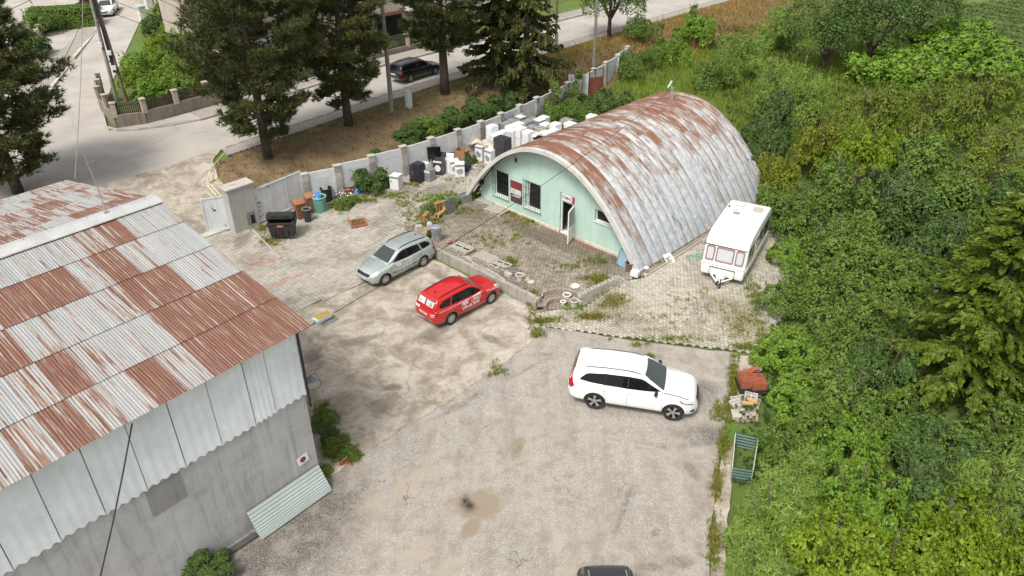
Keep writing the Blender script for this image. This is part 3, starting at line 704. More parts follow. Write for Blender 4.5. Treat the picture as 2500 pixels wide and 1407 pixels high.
def grille(a, b, c, d, par):
    g = MB(); t = FT-.07
    n = 7
    for k in range(n+1): x = lerp(a, b, k/n); g.tube([(x, t, c), (x, t, d)], .009, 4)
    for k in range(5): z = lerp(c, d, [0, .28, .52, .76, 1][k]); g.tube([(a-.05, t, z), (b+.05, t, z)], .008, 4)
    for z in (c, d):
        for x in (a, b): g.tube([(x, t, z), (x, FT+.02, z)], .008, 4)
    g.build('grille', M_BLACK, par)
w1 = window(-10.64, -9.52, 1.22, 2.74); grille(-10.72, -9.46, 1.10, 2.80, w1)
w2 = window(-8.22, -7.10, 1.22, 2.78); grille(-8.30, -7.04, 1.10, 2.84, w2)
mb = MB(); mb.box((-8.02, FT+.10, 1.98), (.05, .06, 1.42), (0, R(2), 0)); mb.build('open_casement', M_WHITE, w2)
window(-3.32, -2.32, 2.02, 2.66)
# notice board between the windows
nb = MB(); nb.bbox((-9.32, FT-.05, 1.24), (-8.46, FT-.003, 2.50)); nbo = nb.build('notice_board', simple('brown_board', (.075, .045, .036), .5, var=.2), hut)
q = MB(); q.bbox((-9.30, FT-.054, 2.06), (-8.48, FT-.051, 2.47)); q.build('poster_top', simple('maroon_print', (.20, .04, .035), .5), nbo)
q = MB(); q.bbox((-9.29, FT-.055, 1.74), (-8.49, FT-.051, 2.05)); q.build('poster_middle', simple('white_print', (.62, .60, .60), .5, var=.1), nbo)
for txt, z, sz, col in (('POZOR', 1.94, .07, 0), ('otv\u00e1racie hodiny', 1.86, .06, 0), ('po - pia  8:00 - 16:00', 1.78, .045, 0)): pass
q = MB()
for k in range(4): q.bbox((-9.22, FT-.058, 1.98-.055*k), (-8.95+.06*(k % 3), FT-.0551, 1.998-.055*k))
q.bbox((-8.8, FT-.058, 1.79), (-8.55, FT-.0551, 1.82)); q.build('print', simple('grey_print', (.25, .24, .25), .6), nbo)
q = MB(); q.bbox((-9.2, FT-.056, 1.60), (-8.6, FT-.0513, 1.63)); q.bbox((-9.05, FT-.056, 1.66), (-8.55, FT-.0513, 1.69)); q.build('print', M_WHITE, nbo)
# door frame, sign, open leaf
df = MB(); t = FT+.10
df.bbox((-5.68, t, .53), (-5.61, t+.08, 2.88)); df.bbox((-4.75, t, .53), (-4.68, t+.08, 2.88)); df.bbox((-5.61, t+.001, 2.34), (-4.75, t+.079, 2.46)); df.bbox((-5.61, t+.001, 2.82), (-4.75, t+.079, 2.88)); df.bbox((-5.61, t+.02, 2.46), (-4.75, t+.05, 2.82)); df.bbox((-5.66, FT, .46), (-4.70, t+.3, .535))
door = df.build('door', M_WHITE, hut)
sg = MB(); sg.bbox((-5.60, FT+.02, 2.46), (-4.70, FT+.05, 2.84)); sgo = sg.build('shop_sign', simple('sign_white', (.75, .74, .74), .35, var=.04, bump=0), hut)
ar = MB(); ts = FT+.016; ar.add([(-4.93, ts, 2.47), (-4.705, ts, 2.47), (-4.705, ts, 2.83), (-4.93, ts, 2.83), (-4.84, ts, 2.65)], [(0, 1, 2, 3, 4)]); ar.build('sign_arrow', simple('magenta_print', (.45, .03, .13), .4), sgo)
ar = MB(); ar.add([(-4.82, ts-.002, 2.60), (-4.705, ts-.002, 2.47), (-4.705, ts-.002, 2.83)], [(0, 1, 2)]); ar.build('sign_accent', simple('deep_red_print', (.16, .015, .03), .4), sgo)
v_, f_ = text_mesh('SYMAX', .265, .004); mb = MB(); mb.add([(-5.575+x*.82, FT+.017, 2.555+y) for x, y, z in v_], f_); mb.build('lettering', simple('black_print', (.02, .02, .025), .5, var=.05, bump=0), sgo)
end = G(1384, 600, .54); hx, hy = to_st(end.x, end.y); hinge = Vector((-4.72, FT-.02)); dd = (Vector((hx, hy))-hinge).normalized()
lf = MB(); ang = math.atan2(dd.y, dd.x); Mx = Matrix.Translation((hinge.x, hinge.y, 0)) @ Matrix.Rotation(ang, 4, 'Z'); W_ = .88
for (x0, x1, z0, z1) in ((0, .10, .56, 2.42), (W_-.10, W_, .56, 2.42), (.10, W_-.10, .56, .66), (.10, W_-.10, 1.28, 1.42), (.10, W_-.10, 2.32, 2.42)): lf.box(((x0+x1)/2, 0, (z0+z1)/2), (x1-x0, .055, z1-z0), M=Mx)
lf.box((W_/2, 0, .97), (W_-.2, .03, .62), M=Mx)
leaf = lf.build('door_leaf', M_WHITE, door)
gl = MB(); gl.box((W_/2, 0, 1.87), (W_-.2, .012, .90), M=Mx); gl.build('pane', M_GLASSD, leaf)
gr = MB()
for k in range(4): gr.box((.22+.145*k, 0, 1.87), (.016, .04, .9), M=Mx)
gr.build('bars', M_WHITE, leaf)
hd = MB(); hd.box((W_-.05, -.05, 1.42), (.03, .05, .16), M=Mx); hd.box((W_-.1, -.07, 1.47), (.12, .02, .025), M=Mx); hd.build('handle', M_GALV, leaf)
mb = MB(); mb.bbox((-9.06, FT-.03, 3.58), (-8.74, FT-.004, 3.96)); vo = mb.build('vent', simple('vent_grey', (.42, .46, .43), .6), hut); mb = MB(); mb.bbox((-8.98, FT-.036, 3.66), (-8.82, FT-.031, 3.90)); mb.build('vent_hole', M_DARK, vo)
mb = MB(); mb.rbox((-11.62, FT-.2, 1.72), (.34, .30, .26), .04, (R(14), 0, 0)); mb.bbox((-11.66, FT-.1, 1.7), (-11.58, FT, 1.78)); lo = mb.build('wall_lamp', M_BLACK, hut); mb = MB(); mb.box((-11.62, FT-.36, 1.66), (.26, .02, .14), (R(14), 0, 0)); mb.build('lamp_glass', M_WHITE, lo)
mb = MB(); mb.rbox((-6.2, FT-.05, 4.62), (.22, .1, .12), .02); mb.build('junction_box', M_GREYW, hut)

# foundation strip and kerb boards beside the hut
mb = MB(); mb.bbox((-.2, .0, .3), (.42, 12.9, .5)); mb.build('foundation', m_soil('rubble_soil', [(.17, .14, .11), (.26, .22, .175), (.36, .31, .25)], 2, 14), hut)
mb = MB()
for k in range(6): mb.box((.52, 1.0+k*2.0, .52), (.07, 1.97, .2), (0, R(4), rng.uniform(-.01, .01)))
mb.build('edging_board', M_WOOD, hut)

# --- retaining wall, block wall, steps --------------------------------------
rwp = [ST(-9.75, -5.2), ST(-6.5, -5.18), ST(-3.5, -5.13), ST(-1.85, -5.13)]
mb = MB(); n = 24
def rw(i, side, z):
    q = rwp[0].lerp(rwp[-1], i); return (q+V*(side*.11)+Vector((0, 0, z)))
for k in range(n):
    a, b = k/n, (k+1)/n; z0 = -.1; za, zb = .60+.012*math.sin(k*2.1), .60+.012*math.sin((k+1)*2.1)
    vs = [rw(a, -1, z0), rw(b, -1, z0), rw(b, 1, z0), rw(a, 1, z0), rw(a, -1, za), rw(b, -1, zb), rw(b, 1, zb), rw(a, 1, za)]
    fs = [(4, 5, 6, 7), (0, 1, 5, 4), (2, 3, 7, 6)]
    if k == 0: fs.append((3, 0, 4, 7))
    if k == n-1: fs.append((1, 2, 6, 5))
    mb.add(vs, fs)
tag(mb.build('retaining_wall', M_CONCRETE), 'low stained concrete retaining wall in front of the patio', 'wall')
bwall = thing('block_wall', 'low curved wall of hollow concrete blocks at the patio corner', 'wall', (0, 0, 0))
blk = MB(); blk.rbox((0, 0, .1), (.40, .20, .195), .012); bmesh_ = blk.mesh('concrete_block', M_CONC2)
bt = MB()
for (cx, w) in ((-.13, .0), (.13, .0)): pass
for x0, x1, y0, y1 in ((-.2, .2, -.1, -.065), (-.2, .2, .065, .1), (-.2, -.165, -.065, .065), (.165, .2, -.065, .065), (-.018, .018, -.065, .065)): bt.bbox((x0, y0, 0), (x1, y1, .195))
btop = bt.mesh('hollow_block', M_CONC2)
cpts = [ST(-.5, -3.85), ST(-.36, -2.9), ST(-.2, -1.9), ST(.02, -.9)]
def cpath(k):
    k = min(max(k, 0), 1)*3; i = min(2, int(k)); return cpts[i].lerp(cpts[i+1], k-i)
Lc = sum((b-a).length for a, b in zip(cpts, cpts[1:]))
for row in range(4):
    nb_ = int(Lc/.42)
    for j in range(nb_):
        kk = (j+.5+(.0 if row % 2 else .5))/nb_
        if kk > .98 or (row == 3 and kk > .8) : continue
        q = cpath(kk); q2 = cpath(min(1, kk+.02)); q1 = cpath(max(0, kk-.02)); d = q2-q1
        o = link('concrete_block', btop if (row == 3 or (row == 2 and kk > .8)) else bmesh_, bwall, (q.x+rng.uniform(-.012, .012), q.y+rng.uniform(-.012, .012), .03+row*.2+.0*kk+.10*kk), math.atan2(d.y, d.x)+rng.uniform(-.03, .03))
steps = thing('patio_steps', 'semicircular paved steps let into the patio corner', 'steps', (SC.x, SC.y, 0))
def arc_ring(r0, r1, z0, z1, a0, a1, n, name, mat, par):
    for k in range(n):
        mb = MB(); b0, b1 = a0+(a1-a0)*k/n, a0+(a1-a0)*(k+.93)/n
        vs = []
        for z in (z0, z1):
            for r, b in ((r0, b0), (r1, b0), (r1, b1), (r0, b1)): vs.append((r*math.cos(b), r*math.sin(b), z+(rng.uniform(-.006, .006) if z == z1 else 0)))
        mb.add(vs, [(0, 3, 2, 1), (4, 5, 6, 7), (0, 1, 5, 4), (1, 2, 6, 5), (2, 3, 7, 6), (3, 0, 4, 7)]); mb.build(name, mat, par)
M_STONE = simple('brown_edge_stone', (.29, .245, .195), .9, var=.35, scale=5)
A0, A1 = HA+R(66), HA+R(228)
arc_ring(SRAD-.14, SRAD+.02, .0, .53, A0, A1, 30, 'edge_stone', M_STONE, steps)
arc_ring(SRAD-.62, SRAD-.48, .0, .34, A0, A1, 22, 'edge_stone', M_STONE, steps)
def arc_flat(r0, r1, z, n, name, mat):
    mb = MB()
    for k in range(n):
        b0, b1 = A0+(A1-A0)*k/n, A0+(A1-A0)*(k+1)/n
        mb.add([(r*math.cos(b), r*math.sin(b), z) for r, b in ((r0, b0), (r1, b0), (r1, b1), (r0, b1))], [(0, 1, 2, 3)])
    return mb.build(name, mat, steps)
M_TREAD = m_brick('tread_pavers', (.33, .285, .23), (.27, .23, .18), (.07, .055, .04), .2, .15, R(45))
arc_flat(SRAD-.5, SRAD-.12, .30, 24, 'tread', M_TREAD); arc_flat(.0, SRAD-.6, .13, 24, 'landing', M_TREAD)
mb = MB(); mb.lathe([(0, .09), (1.05, .09), (1.12, .02)], 28); o = mb.build('apron', M_TREAD, steps); o.location = U*.2-V*.12

# --- FENCE ------------------------------------------------------------------
fence = thing('concrete_fence', 'whitewashed concrete panel fence between the yard and the bank', 'fence', (0, 0, 0))
FP = [(-19.55, -6.2), (-18.95, -4.3), (-18.35, -2.2), (-17.9, -.1), (-17.7, 2.0), (-17.6, 4.2), (-17.62, 6.3), (-17.8, 8.4), (-18.05, 10.5), (-18.35, 12.6), (-18.7, 14.7), (-19.1, 16.9), (-19.5, 19.0), (-20.0, 21.2), (-20.5, 23.4), (-21.0, 25.6), (-21.6, 27.8)]
tones = [simple('post_block_a', (.36, .345, .315), .9, var=.2), simple('post_block_b', (.27, .265, .25), .9, var=.2), simple('post_block_c', (.42, .40, .37), .9, var=.2), simple('post_block_d', (.31, .29, .26), .9, var=.2)]
pb = [MB().rbox((0, 0, .2), (.40, .30, .395), .015).mesh('post_block', m) for m in tones]
capm = MB().rbox((0, 0, .03), (.46, .36, .06), .012).mesh('post_cap', simple('post_cap', (.45, .42, .37), .9))
pan = {}
FZ = []
for i, (s, t) in enumerate(FP):
    q = ST(s, t); z = TS(s+.4, t)-.06; FZ.append(z)
    s2, t2 = FP[min(i+1, len(FP)-1)]; s1, t1 = FP[max(i-1, 0)]; d = ST(s2, t2)-ST(s1, t1); ang = math.atan2(d.y, d.x)
    for k in range(5): link('post_block', pb[(i*3+k*2+k//2) % 4], fence, (q.x, q.y, z+k*.4), ang)
    link('post_cap', capm, fence, (q.x, q.y, z+2.0), ang)
for i in range(len(FP)-1):
    a, b = ST(*FP[i]), ST(*FP[i+1]); d = b-a; L = d.length-.34; c = (a+b)/2; z = max(FZ[i], FZ[i+1])-.02
    for k in range(4):
        mb = MB(); tp = .0
        mb.rbox((0, 0, .24), (L, .09, .478), .012)
        if k == 3:
            for j, vv in enumerate(mb.v):
                if vv[2] > .3: mb.v[j] = (vv[0], vv[1], vv[2]-.07*(1-(2*vv[0]/L)**2))
        mb.build('fence_panel', M_GREYW, fence, loc=(c.x, c.y, z+k*.485), rotz=math.atan2(d.y, d.x))

# --- GATE and PIER ------------------------------------------------------------
M_PIER = m_plaster('grey_pier', (.40, .385, .355), (.24, .22, .19), .4)
pc = ST(-19.62, -10.35)
pier = thing('gate_pier', 'square concrete gate pier with a small meter niche', 'pier', (pc.x, pc.y, 0), R(45.5))
mb = MB(); mb.rbox((0, 0, 1.25), (1.55, .75, 2.7), .02); mb.build('shaft', M_PIER, pier)
mb = MB(); mb.rbox((0, 0, 2.64), (1.72, .90, .10), .015); mb.box((-.25, .05, 2.71), (.3, .12, .05)); mb.build('cap', M_CONC2, pier)
mb = MB(); mb.box((.30, -.372, .62), (.5, .02, .72)); nm = mb.build('niche', simple('niche_grey', (.20, .215, .23), .5), pier); mb = MB(); mb.box((.38, -.385, .55), (.22, .012, .5)); mb.build('meter_glass', M_GLASSD, nm)
def gate(name, label, a, b, h, z, par=None, npan=2, damage=False):
    d = b-a; L = d.length; g = thing(name, label, 'gate', (a.x, a.y, z), math.atan2(d.y, d.x))
    f = MB()
    for x in (0.03, L-.03): f.box((x, 0, h/2), (.07, .07, h))
    for k in range(1, npan): f.box((L*k/npan, 0, h/2), (.05, .05, h-.1))
    f.box((L/2, 0, .06), (L-.13, .068, .10)); f.box((L/2, 0, h-.04), (L-.13, .068, .08)); f.build('frame', M_PAINTW, g)
    for k in range(npan):
        p_ = MB(); p_.box((L*(k+.5)/npan, .0, h/2), (L/npan-.09, .015, h-.22)); p_.build('panel', M_PAINTW, g)
    sp = int(L/.13)
    for k in range(sp+1):
        s_ = MB(); x = .04+(L-.08)*k/sp; s_.box((x, 0, h+.07), (.022, .022, .15), taper=.25); s_.build('spike', M_PAINTW, g)
    return g
gl_ = gate('gate', 'narrow white metal gate leaf left of the concrete pier', ST(-20.35, -12.2), ST(-19.85, -11.1), 2.05, .12, npan=1)
gr_ = gate('gate', 'wide white sliding gate with spikes and chipped paint', ST(-19.35, -9.6), ST(-19.75, -6.3), 2.05, .12, npan=3)
M_CHIP = simple('bare_rusty_steel', (.05, .042, .036), .8, var=.4)
for g, L_ in ((gr_, [(.10, 1.55, .13, .06), (.16, 1.2, .2, .09), (.3, 1.17, .12, .12), (.14, .95, .1, .08), (.32, .92, .18, .06), (.2, .7, .24, .05), (.14, .38, .16, .09), (.34, .4, .1, .06), (1.0, 1.88, .3, .04), (.45, 1.86, .12, .05)]), (gl_, [(.52, 1.4, .09, .1), (.6, 1.28, .18, .13), (.48, 1.55, .05, .06), (1.0, .3, .08, .1)])):
    for (x, z, w, h) in L_:
        mb = MB(); n = 9; pts = [(x+math.cos(2*math.pi*k/n)*w/2*rng.uniform(.6, 1.1), z+math.sin(2*math.pi*k/n)*h/2*rng.uniform(.6, 1.1)) for k in range(n)]
        mb.add([(a, -.0385, b) for a, b in pts], [tuple(range(n))]); mb.build('bare_patch', M_CHIP, g)
# concrete threshold under the gate
mb = MB(); q = ST(-20.2, -12.0); mb.rbox((q.x, q.y, .06), (2.6, .5, .16), .02, (0, 0, R(45.5))); tag(mb.build('gate_threshold', M_CONC2), kind='structure')
# ================================================================ VEHICLES
def paint(name, col, metal=0.0, rough=.28):
    a = NT(name, rough); v = a.obj(); n = a.noise(v, 1.5, 4, .6)
    c = a.mix(a.math('MULTIPLY', a.ramp(n, [(.45, 0), (.75, 1)]), .12), col, dk(col, .72))
    f = a.noise(v, 18, 4, .7); sep = a.n('SeparateXYZ', {0: v}).outputs[2]
    low = a.math('MULTIPLY', a.ramp(sep, [(.18, 1), (.55, 0)]), a.ramp(f, [(.3, .1), (.7, .5)]))   # road dust on the sills
    c = a.mix(low, c, (.22, .19, .15)); a.col(c); a.put(Metallic=metal, Coat_Weight=.8, Coat_Roughness=.06)
    a.set(a.b.inputs['Roughness'], a.math('ADD', rough, a.math('MULTIPLY', f, .12))); return a.m
def glassmat(name, col, rough=.04):
    a = NT(name, rough); a.col(col); a.put(IOR=1.45); return a.m
M_CGLASS = glassmat('car_glass', (.008, .009, .010)); M_WSCR = glassmat('windscreen_glass', (.05, .06, .062))
M_TYRE = simple('tyre_rubber', (.018, .018, .019), .8, var=.3, scale=12); M_TRIM = simple('black_trim', (.014, .014, .015), .45, var=.2, bump=0)
M_ALU = simple('wheel_silver', (.48, .48, .48), .35, metal=.6, var=.08, bump=0); M_RIMBLK = simple('black_rim', (.02, .02, .022), .3, var=.1, bump=0)
M_RED = glassmat('red_lamp', (.35, .012, .012), .15); M_LAMP = glassmat('clear_lamp', (.55, .58, .60), .1); M_PLATE = simple('plate_white', (.68, .68, .66), .4, var=.05, bump=0)
M_DECALW = simple('white_decal', (.78, .78, .77), .4, var=.03, bump=0); M_SEAM = simple('panel_gap', (.03, .03, .03), .6, var=.1, bump=0)
def sm_interp(st, xs, sig=.05):
    st = sorted(st); x = np.array([q[0] for q in st]); y = np.array([q[1] for q in st])
    d = np.linspace(x[0], x[-1], 600); v = np.interp(d, x, y); h = d[1]-d[0]; k = int(3*sig/h)+1
    ker = np.exp(-.5*(np.arange(-k, k+1)*h/sig)**2); ker /= ker.sum()
    vp = np.concatenate([2*v[0]-v[k:0:-1], v, 2*v[-1]-v[-2:-k-2:-1]]); return np.interp(xs, d, np.convolve(vp, ker, 'valid'))
def catmull(P_, m):
    P_ = np.array(P_, float); P4 = np.vstack([2*P_[0]-P_[1], P_, 2*P_[-1]-P_[-2]]); out = []
    for i in range(len(P_)-1):
        p0, p1, p2, p3 = P4[i:i+4]
        for j in range(m):
            t = j/m; out.append(.5*((2*p1)+(-p0+p2)*t+(2*p0-5*p1+4*p2-p3)*t*t+(-p0+3*p1-3*p2+p3)*t**3))
    out.append(P_[-1]); return np.array(out)
def loft(rings):                                  # rings: (k stations, m points of the half section from bottom to top centre, (y,z)), xs
    V_ = []; xs, sec = rings; m = sec[0].shape[0]; full = 2*m-2
    for x, s in zip(xs, sec):
        r = [(x, y, z) for y, z in s]+[(x, -y, z) for y, z in s[-2:0:-1]]; V_ += r
    F_ = []
    for i in range(len(xs)-1):
        for j in range(full): F_.append((i*full+j, i*full+(j+1) % full, (i+1)*full+(j+1) % full, (i+1)*full+j))
    F_.append(tuple(range(full))); F_.append(tuple(range(len(xs)*full-1, (len(xs)-1)*full-1, -1)))
    return V_, F_
class Car:
    def __init__(s, spec, name, label, pmat, loc, rotz, group=None, cat='car'):
        s.sp = spec; s.root = thing(name, label, cat, loc, rotz, group); s.pm = pmat
        s.shell()
    def shell(s):
        sp = s.sp; x0, x1 = sp['x']; e = .004
        xs = np.concatenate([x0+(x1-x0)*(.5-.5*np.cos(np.linspace(0, math.pi, 46)))])
        w, lo, sh, tp = (sm_interp(sp[k], xs) for k in ('w', 'zlo', 'zsh', 'ztop')); sec = []
        for i in range(len(xs)):
            W, a, b, c = w[i], lo[i], sh[i], max(tp[i], sh[i]+.005); h = b-a
            pts = [(0, a), (W*.72, a), (W*.93, a+.05*h/.8), (W*.985, a+.24*h), (W, a+.50*h), (W*.99, a+.80*h), (W*.965, b-.035), (W*.90, b+.0), (W*.62, b+(c-b)*.62), (0, c)]
            sec.append(catmull(pts, 3))
        bv, bf = loft((xs, sec))
        cx = sp['zr']; xs2 = np.linspace(cx[0][0], cx[-1][0], 60); zr = sm_interp(sp['zr'], xs2, .035); wb = sm_interp(sp['wb'], xs2, .05); sec2 = []
        zb = np.interp(xs2, xs, sh)-.06
        for i in range(len(xs2)):
            h = max(zr[i]-zb[i], .02); W = wb[i]; tm = sp['tum']; k = min(1, h/.35)
            top = max(W-tm*h, .2); z0 = zb[i]
            pts = [(0, z0-.02), (W*.8, z0-.02), (W, z0), (lerp(W, top, .42), z0+h*.45), (lerp(W, top, .86), z0+h*.84), (top-.03*k, z0+h*.94), (top*.82, z0+h*.99), (top*.4, z0+h+.012*k), (0, z0+h+.018*k)]
            sec2.append(catmull(pts, 3))
        cv, cf = loft((xs2, sec2))
        # body with wheel arches cut out
        me = bpy.data.meshes.new('body'); me.from_pydata(bv, [], bf); me.materials.append(s.pm); me.materials.append(M_TRIM)
        bm = bmesh.new(); bm.from_mesh(me); bmesh.ops.recalc_face_normals(bm, faces=bm.faces[:]); bm.to_mesh(me); bm.free()
        o = link('body', me); cut = MB(); ra = sp['r']+sp.get('gap', .055)
        for ax in sp['axles']:
            for sd in (-1, 1):
                n = 28; yo, yi = sd*1.3, sd*(sp['track']-.22)
                vs = [(ax+ra*math.cos(2*math.pi*k/n), y, sp['r']+ra*math.sin(2*math.pi*k/n)) for y in (yo, yi) for k in range(n)]
                cut.add(vs, [tuple(range(n)), tuple(range(2*n-1, n-1, -1))]+[(k, n+k, n+(k+1) % n, (k+1) % n) for k in range(n)])
        cm = cut.mesh('cut', [s.pm, M_TRIM]); cm.polygons.foreach_set('material_index', [1]*len(cm.polygons))
        bm = bmesh.new(); bm.from_mesh(cm); bmesh.ops.recalc_face_normals(bm, faces=bm.faces[:]); bm.to_mesh(cm); bm.free()
        co = link('cut', cm); md = o.modifiers.new('b', 'BOOLEAN'); md.object = co; md.operation = 'DIFFERENCE'; md.solver = 'EXACT'; md.material_mode = 'INDEX'
        bpy.context.view_layer.update()
        nm = bpy.data.meshes.new_from_object(o.evaluated_get(bpy.context.evaluated_depsgraph_get())); o.modifiers.clear(); old = o.data; o.data = nm; bpy.data.meshes.remove(old); nm.name = 'body'
        bpy.data.objects.remove(co); bpy.data.meshes.remove(cm)
        nm.polygons.foreach_set('use_smooth', [True]*len(nm.polygons)); nm.set_sharp_from_angle(angle=R(32)); o.parent = s.root; s.body = o
        mb = MB(); mb.add(cv, cf); s.cab = mb.build('cabin', s.pm, s.root, True, sharp=40)
        bm = bmesh.new(); bm.from_mesh(s.cab.data); bmesh.ops.recalc_face_normals(bm, faces=bm.faces[:]); bm.to_mesh(s.cab.data); bm.free()
        av = [Vector(q) for q in bv]+[Vector(q) for q in cv]; n0 = len(bv)
        s.bvh = BVHTree.FromPolygons(av, [tuple(f) for f in bf]+[tuple(i+n0 for i in f) for f in cf])
    def hit(s, ax, a, b):
        if ax in ('L', 'R'): sg = 1 if ax == 'L' else -1; o, d = Vector((a, 3*sg, b)), Vector((0, -sg, 0))
        elif ax in ('F', 'B'): sg = 1 if ax == 'F' else -1; o, d = Vector((5*sg, a, b)), Vector((-sg, 0, 0))
        else: o, d = Vector((a, b, 4)), Vector((0, 0, -1))
        q, n, i, l = s.bvh.ray_cast(o, d)
        if q is None:
            q, n, i, l = s.bvh.find_nearest(o+d*(3 if ax in 'LR' else 2.5 if ax in 'FB' else 2.5))
        if n.dot(d) > 0: n = -n
        return q, n
    def panel(s, name, ax, poly, mat, off=.006, cell=.07, parent=None, smooth=True):
        bm = bmesh.new(); f = bm.faces.new([bm.verts.new((x, y, 0)) for x, y in poly])
        xs = [q[0] for q in poly]; ys = [q[1] for q in poly]
        for k, (lo, hi) in enumerate(((min(xs), max(xs)), (min(ys), max(ys)))):
            n = int((hi-lo)/cell)
            for j in range(1, n+1):
                c = lo+(hi-lo)*j/(n+1); bmesh.ops.bisect_plane(bm, geom=bm.verts[:]+bm.edges[:]+bm.faces[:], dist=1e-6, plane_co=(c, 0, 0) if k == 0 else (0, c, 0), plane_no=(1, 0, 0) if k == 0 else (0, 1, 0))
        for v in bm.verts:
            q, n = s.hit(ax, v.co.x, v.co.y); v.co = q+n*off
        me = bpy.data.meshes.new(name); bm.to_mesh(me); bm.free(); me.materials.append(mat); me.polygons.foreach_set('use_smooth', [smooth]*len(me.polygons))
        return link(name, me, parent or s.root)
    def text(s, txt, ax, x0, z0, size, mat, bold=.01, shear=.0, off=.011, name='lettering', sx=1.0, slope=0.0, rough=None):
        v_, f_ = text_mesh(txt, size, bold, shear); mb = MB(); vs = []
        for x, y, z in v_:
            x *= sx
            if ax == 'R': q, n = s.hit('R', x0+x, z0+y+slope*x)
            elif ax == 'L': q, n = s.hit('L', x0-x, z0+y+slope*x)
            elif ax == 'B': q, n = s.hit('B', x0-x, z0+y)
            else: q, n = s.hit('F', x0+x, z0+y)
            vs.append(q+n*off)
        mb.add(vs, f_); return mb.build(name, mat, s.root)
    def wheels(s, kind):
        sp = s.sp; r = sp['r']; tw = sp.get('tw', .21); rr = sp.get('rim', r*.70)
        prof = [(rr, -tw*.42), (r*.93, -tw*.5), (r*.985, -tw*.36), (r, -tw*.15), (r, tw*.15), (r*.985, tw*.36), (r*.93, tw*.5), (rr, tw*.44), (rr*.98, tw*.3), (rr*.98, -tw*.3)]
        tm = MB().lathe(prof, 32, closed=True).mesh('wheel', M_TYRE, True, 50)
        rimb = MB(); mats = [M_ALU, M_RIMBLK]
        if kind == 'cover':                      # slotted wheel cover
            rimb.lathe([(0, tw*.40), (rr*.28, tw*.42), (rr*.92, tw*.36), (rr, tw*.38), (rr, tw*.2)], 32); rimb.mi = 1
            for k in range(12):
                a = 2*math.pi*k/12; c, s_ = math.cos(a), math.sin(a); pts = []
                for u_, v_ in ((.45, -.035), (.86, -.075), (.86, .075), (.45, .035)): pts.append((rr*(c*u_-s_*v_), rr*(s_*u_+c*v_), tw*.425-.012*(u_-.3)*1.4))
                rimb.add(pts, [(0, 1, 2, 3)])
        else:
            n = 5; rimb.mi = 1 if kind == 'dark5' else 0
            rimb.lathe([(rr, tw*.42), (rr*.93, tw*.40), (rr*.90, tw*.1)], 32); rimb.mi = 1; rimb.lathe([(0, tw*.02), (rr*.9, tw*.02)], 24); rimb.mi = 0
            for k in range(n):
                a = 2*math.pi*k/n+.3
                for dv in ((-.13, -.02), (.13, .02)) if kind == 'dark5' else ((0, 0),):
                    c, s_ = math.cos(a+dv[0]), math.sin(a+dv[0]); w0, w1 = (.05, .085) if kind == 'dark5' else (.11, .13); top = []
                    for u_, v_ in ((.10, -w0), (.96, -w1), (.96, w1), (.10, w0)): top.append((rr*(c*u_-s_*v_), rr*(s_*u_+c*v_)))
                    rimb.prism(top, tw*.16, Matrix.Translation((0, 0, tw*.27)))
            rimb.lathe([(0, tw*.45), (rr*.16, tw*.44), (rr*.2, tw*.3)], 16)
        rm = rimb.mesh('rim', mats, True, 40)
        for ax in sp['axles']:
            for sd in (-1, 1):
                w = link('wheel', tm, s.root, (ax, sd*sp['track'], r)); w.rotation_euler = (R(90)*(-1 if sd > 0 else 1), rng.uniform(0, 6), 0)
                link('rim', rm, w)
    def mirrors(s, x, z, y, mat, col=None):
        for sd in (-1, 1):
            mb = MB(); mb.rbox((x, sd*(y+.11), z), (.13, .20, .15), .05, (0, 0, sd*R(10))); mb.box((x+.03, sd*y, z-.05), (.06, .12, .04)); mb.build('mirror', mat, s.root, True)
    def rails(s, xa, xb, y, mat, up=.045):
        for sd in (-1, 1):
            pts = []
            for k in range(9):
                x = lerp(xa, xb, k/8); q, n = s.hit('T', x, sd*y); h = up if 0 < k < 8 else 0.0; pts.append(q+Vector((0, 0, h)))
            MB().tube(pts, .018, 6).build('roof_rail', mat, s.root, True)
    def box_on(s, name, ax, a, b, dim, mat, off=.0, parent=None):
        q, n = s.hit(ax, a, b); mb = MB(); mb.rbox((0, 0, 0), dim, min(dim)*.35); o = mb.build(name, mat, parent or s.root, True); o.location = q+n*off; return o
    def seams(s, L):
        for ax, pts in L:
            mb = MB(); P2 = catmull(pts, 5); w = .006
            for (a, b) in zip(P2, P2[1:]):
                d = (b-a)/max(1e-6, np.linalg.norm(b-a)); nn = np.array([-d[1], d[0]])*w; vs = []
                for q in (a-nn, b-nn, b+nn, a+nn):
                    h, n = s.hit(ax, *q); vs.append(h+n*.004)
                mb.add(vs, [(0, 1, 2, 3)])
            mb.build('panel_gap', M_SEAM, s.root)
def rect(x0, x1, z0, z1): return [(x0, z0), (x1, z0), (x1, z1), (x0, z1)]
def rrect(x0, x1, z0, z1, r, n=4):
    out = []
    for cx, cz, a0 in ((x1-r, z1-r, 0), (x0+r, z1-r, 90), (x0+r, z0+r, 180), (x1-r, z0+r, 270)):
        for k in range(n+1): a = R(a0+90*k/n); out.append((cx+r*math.cos(a), cz+r*math.sin(a)))
    return out
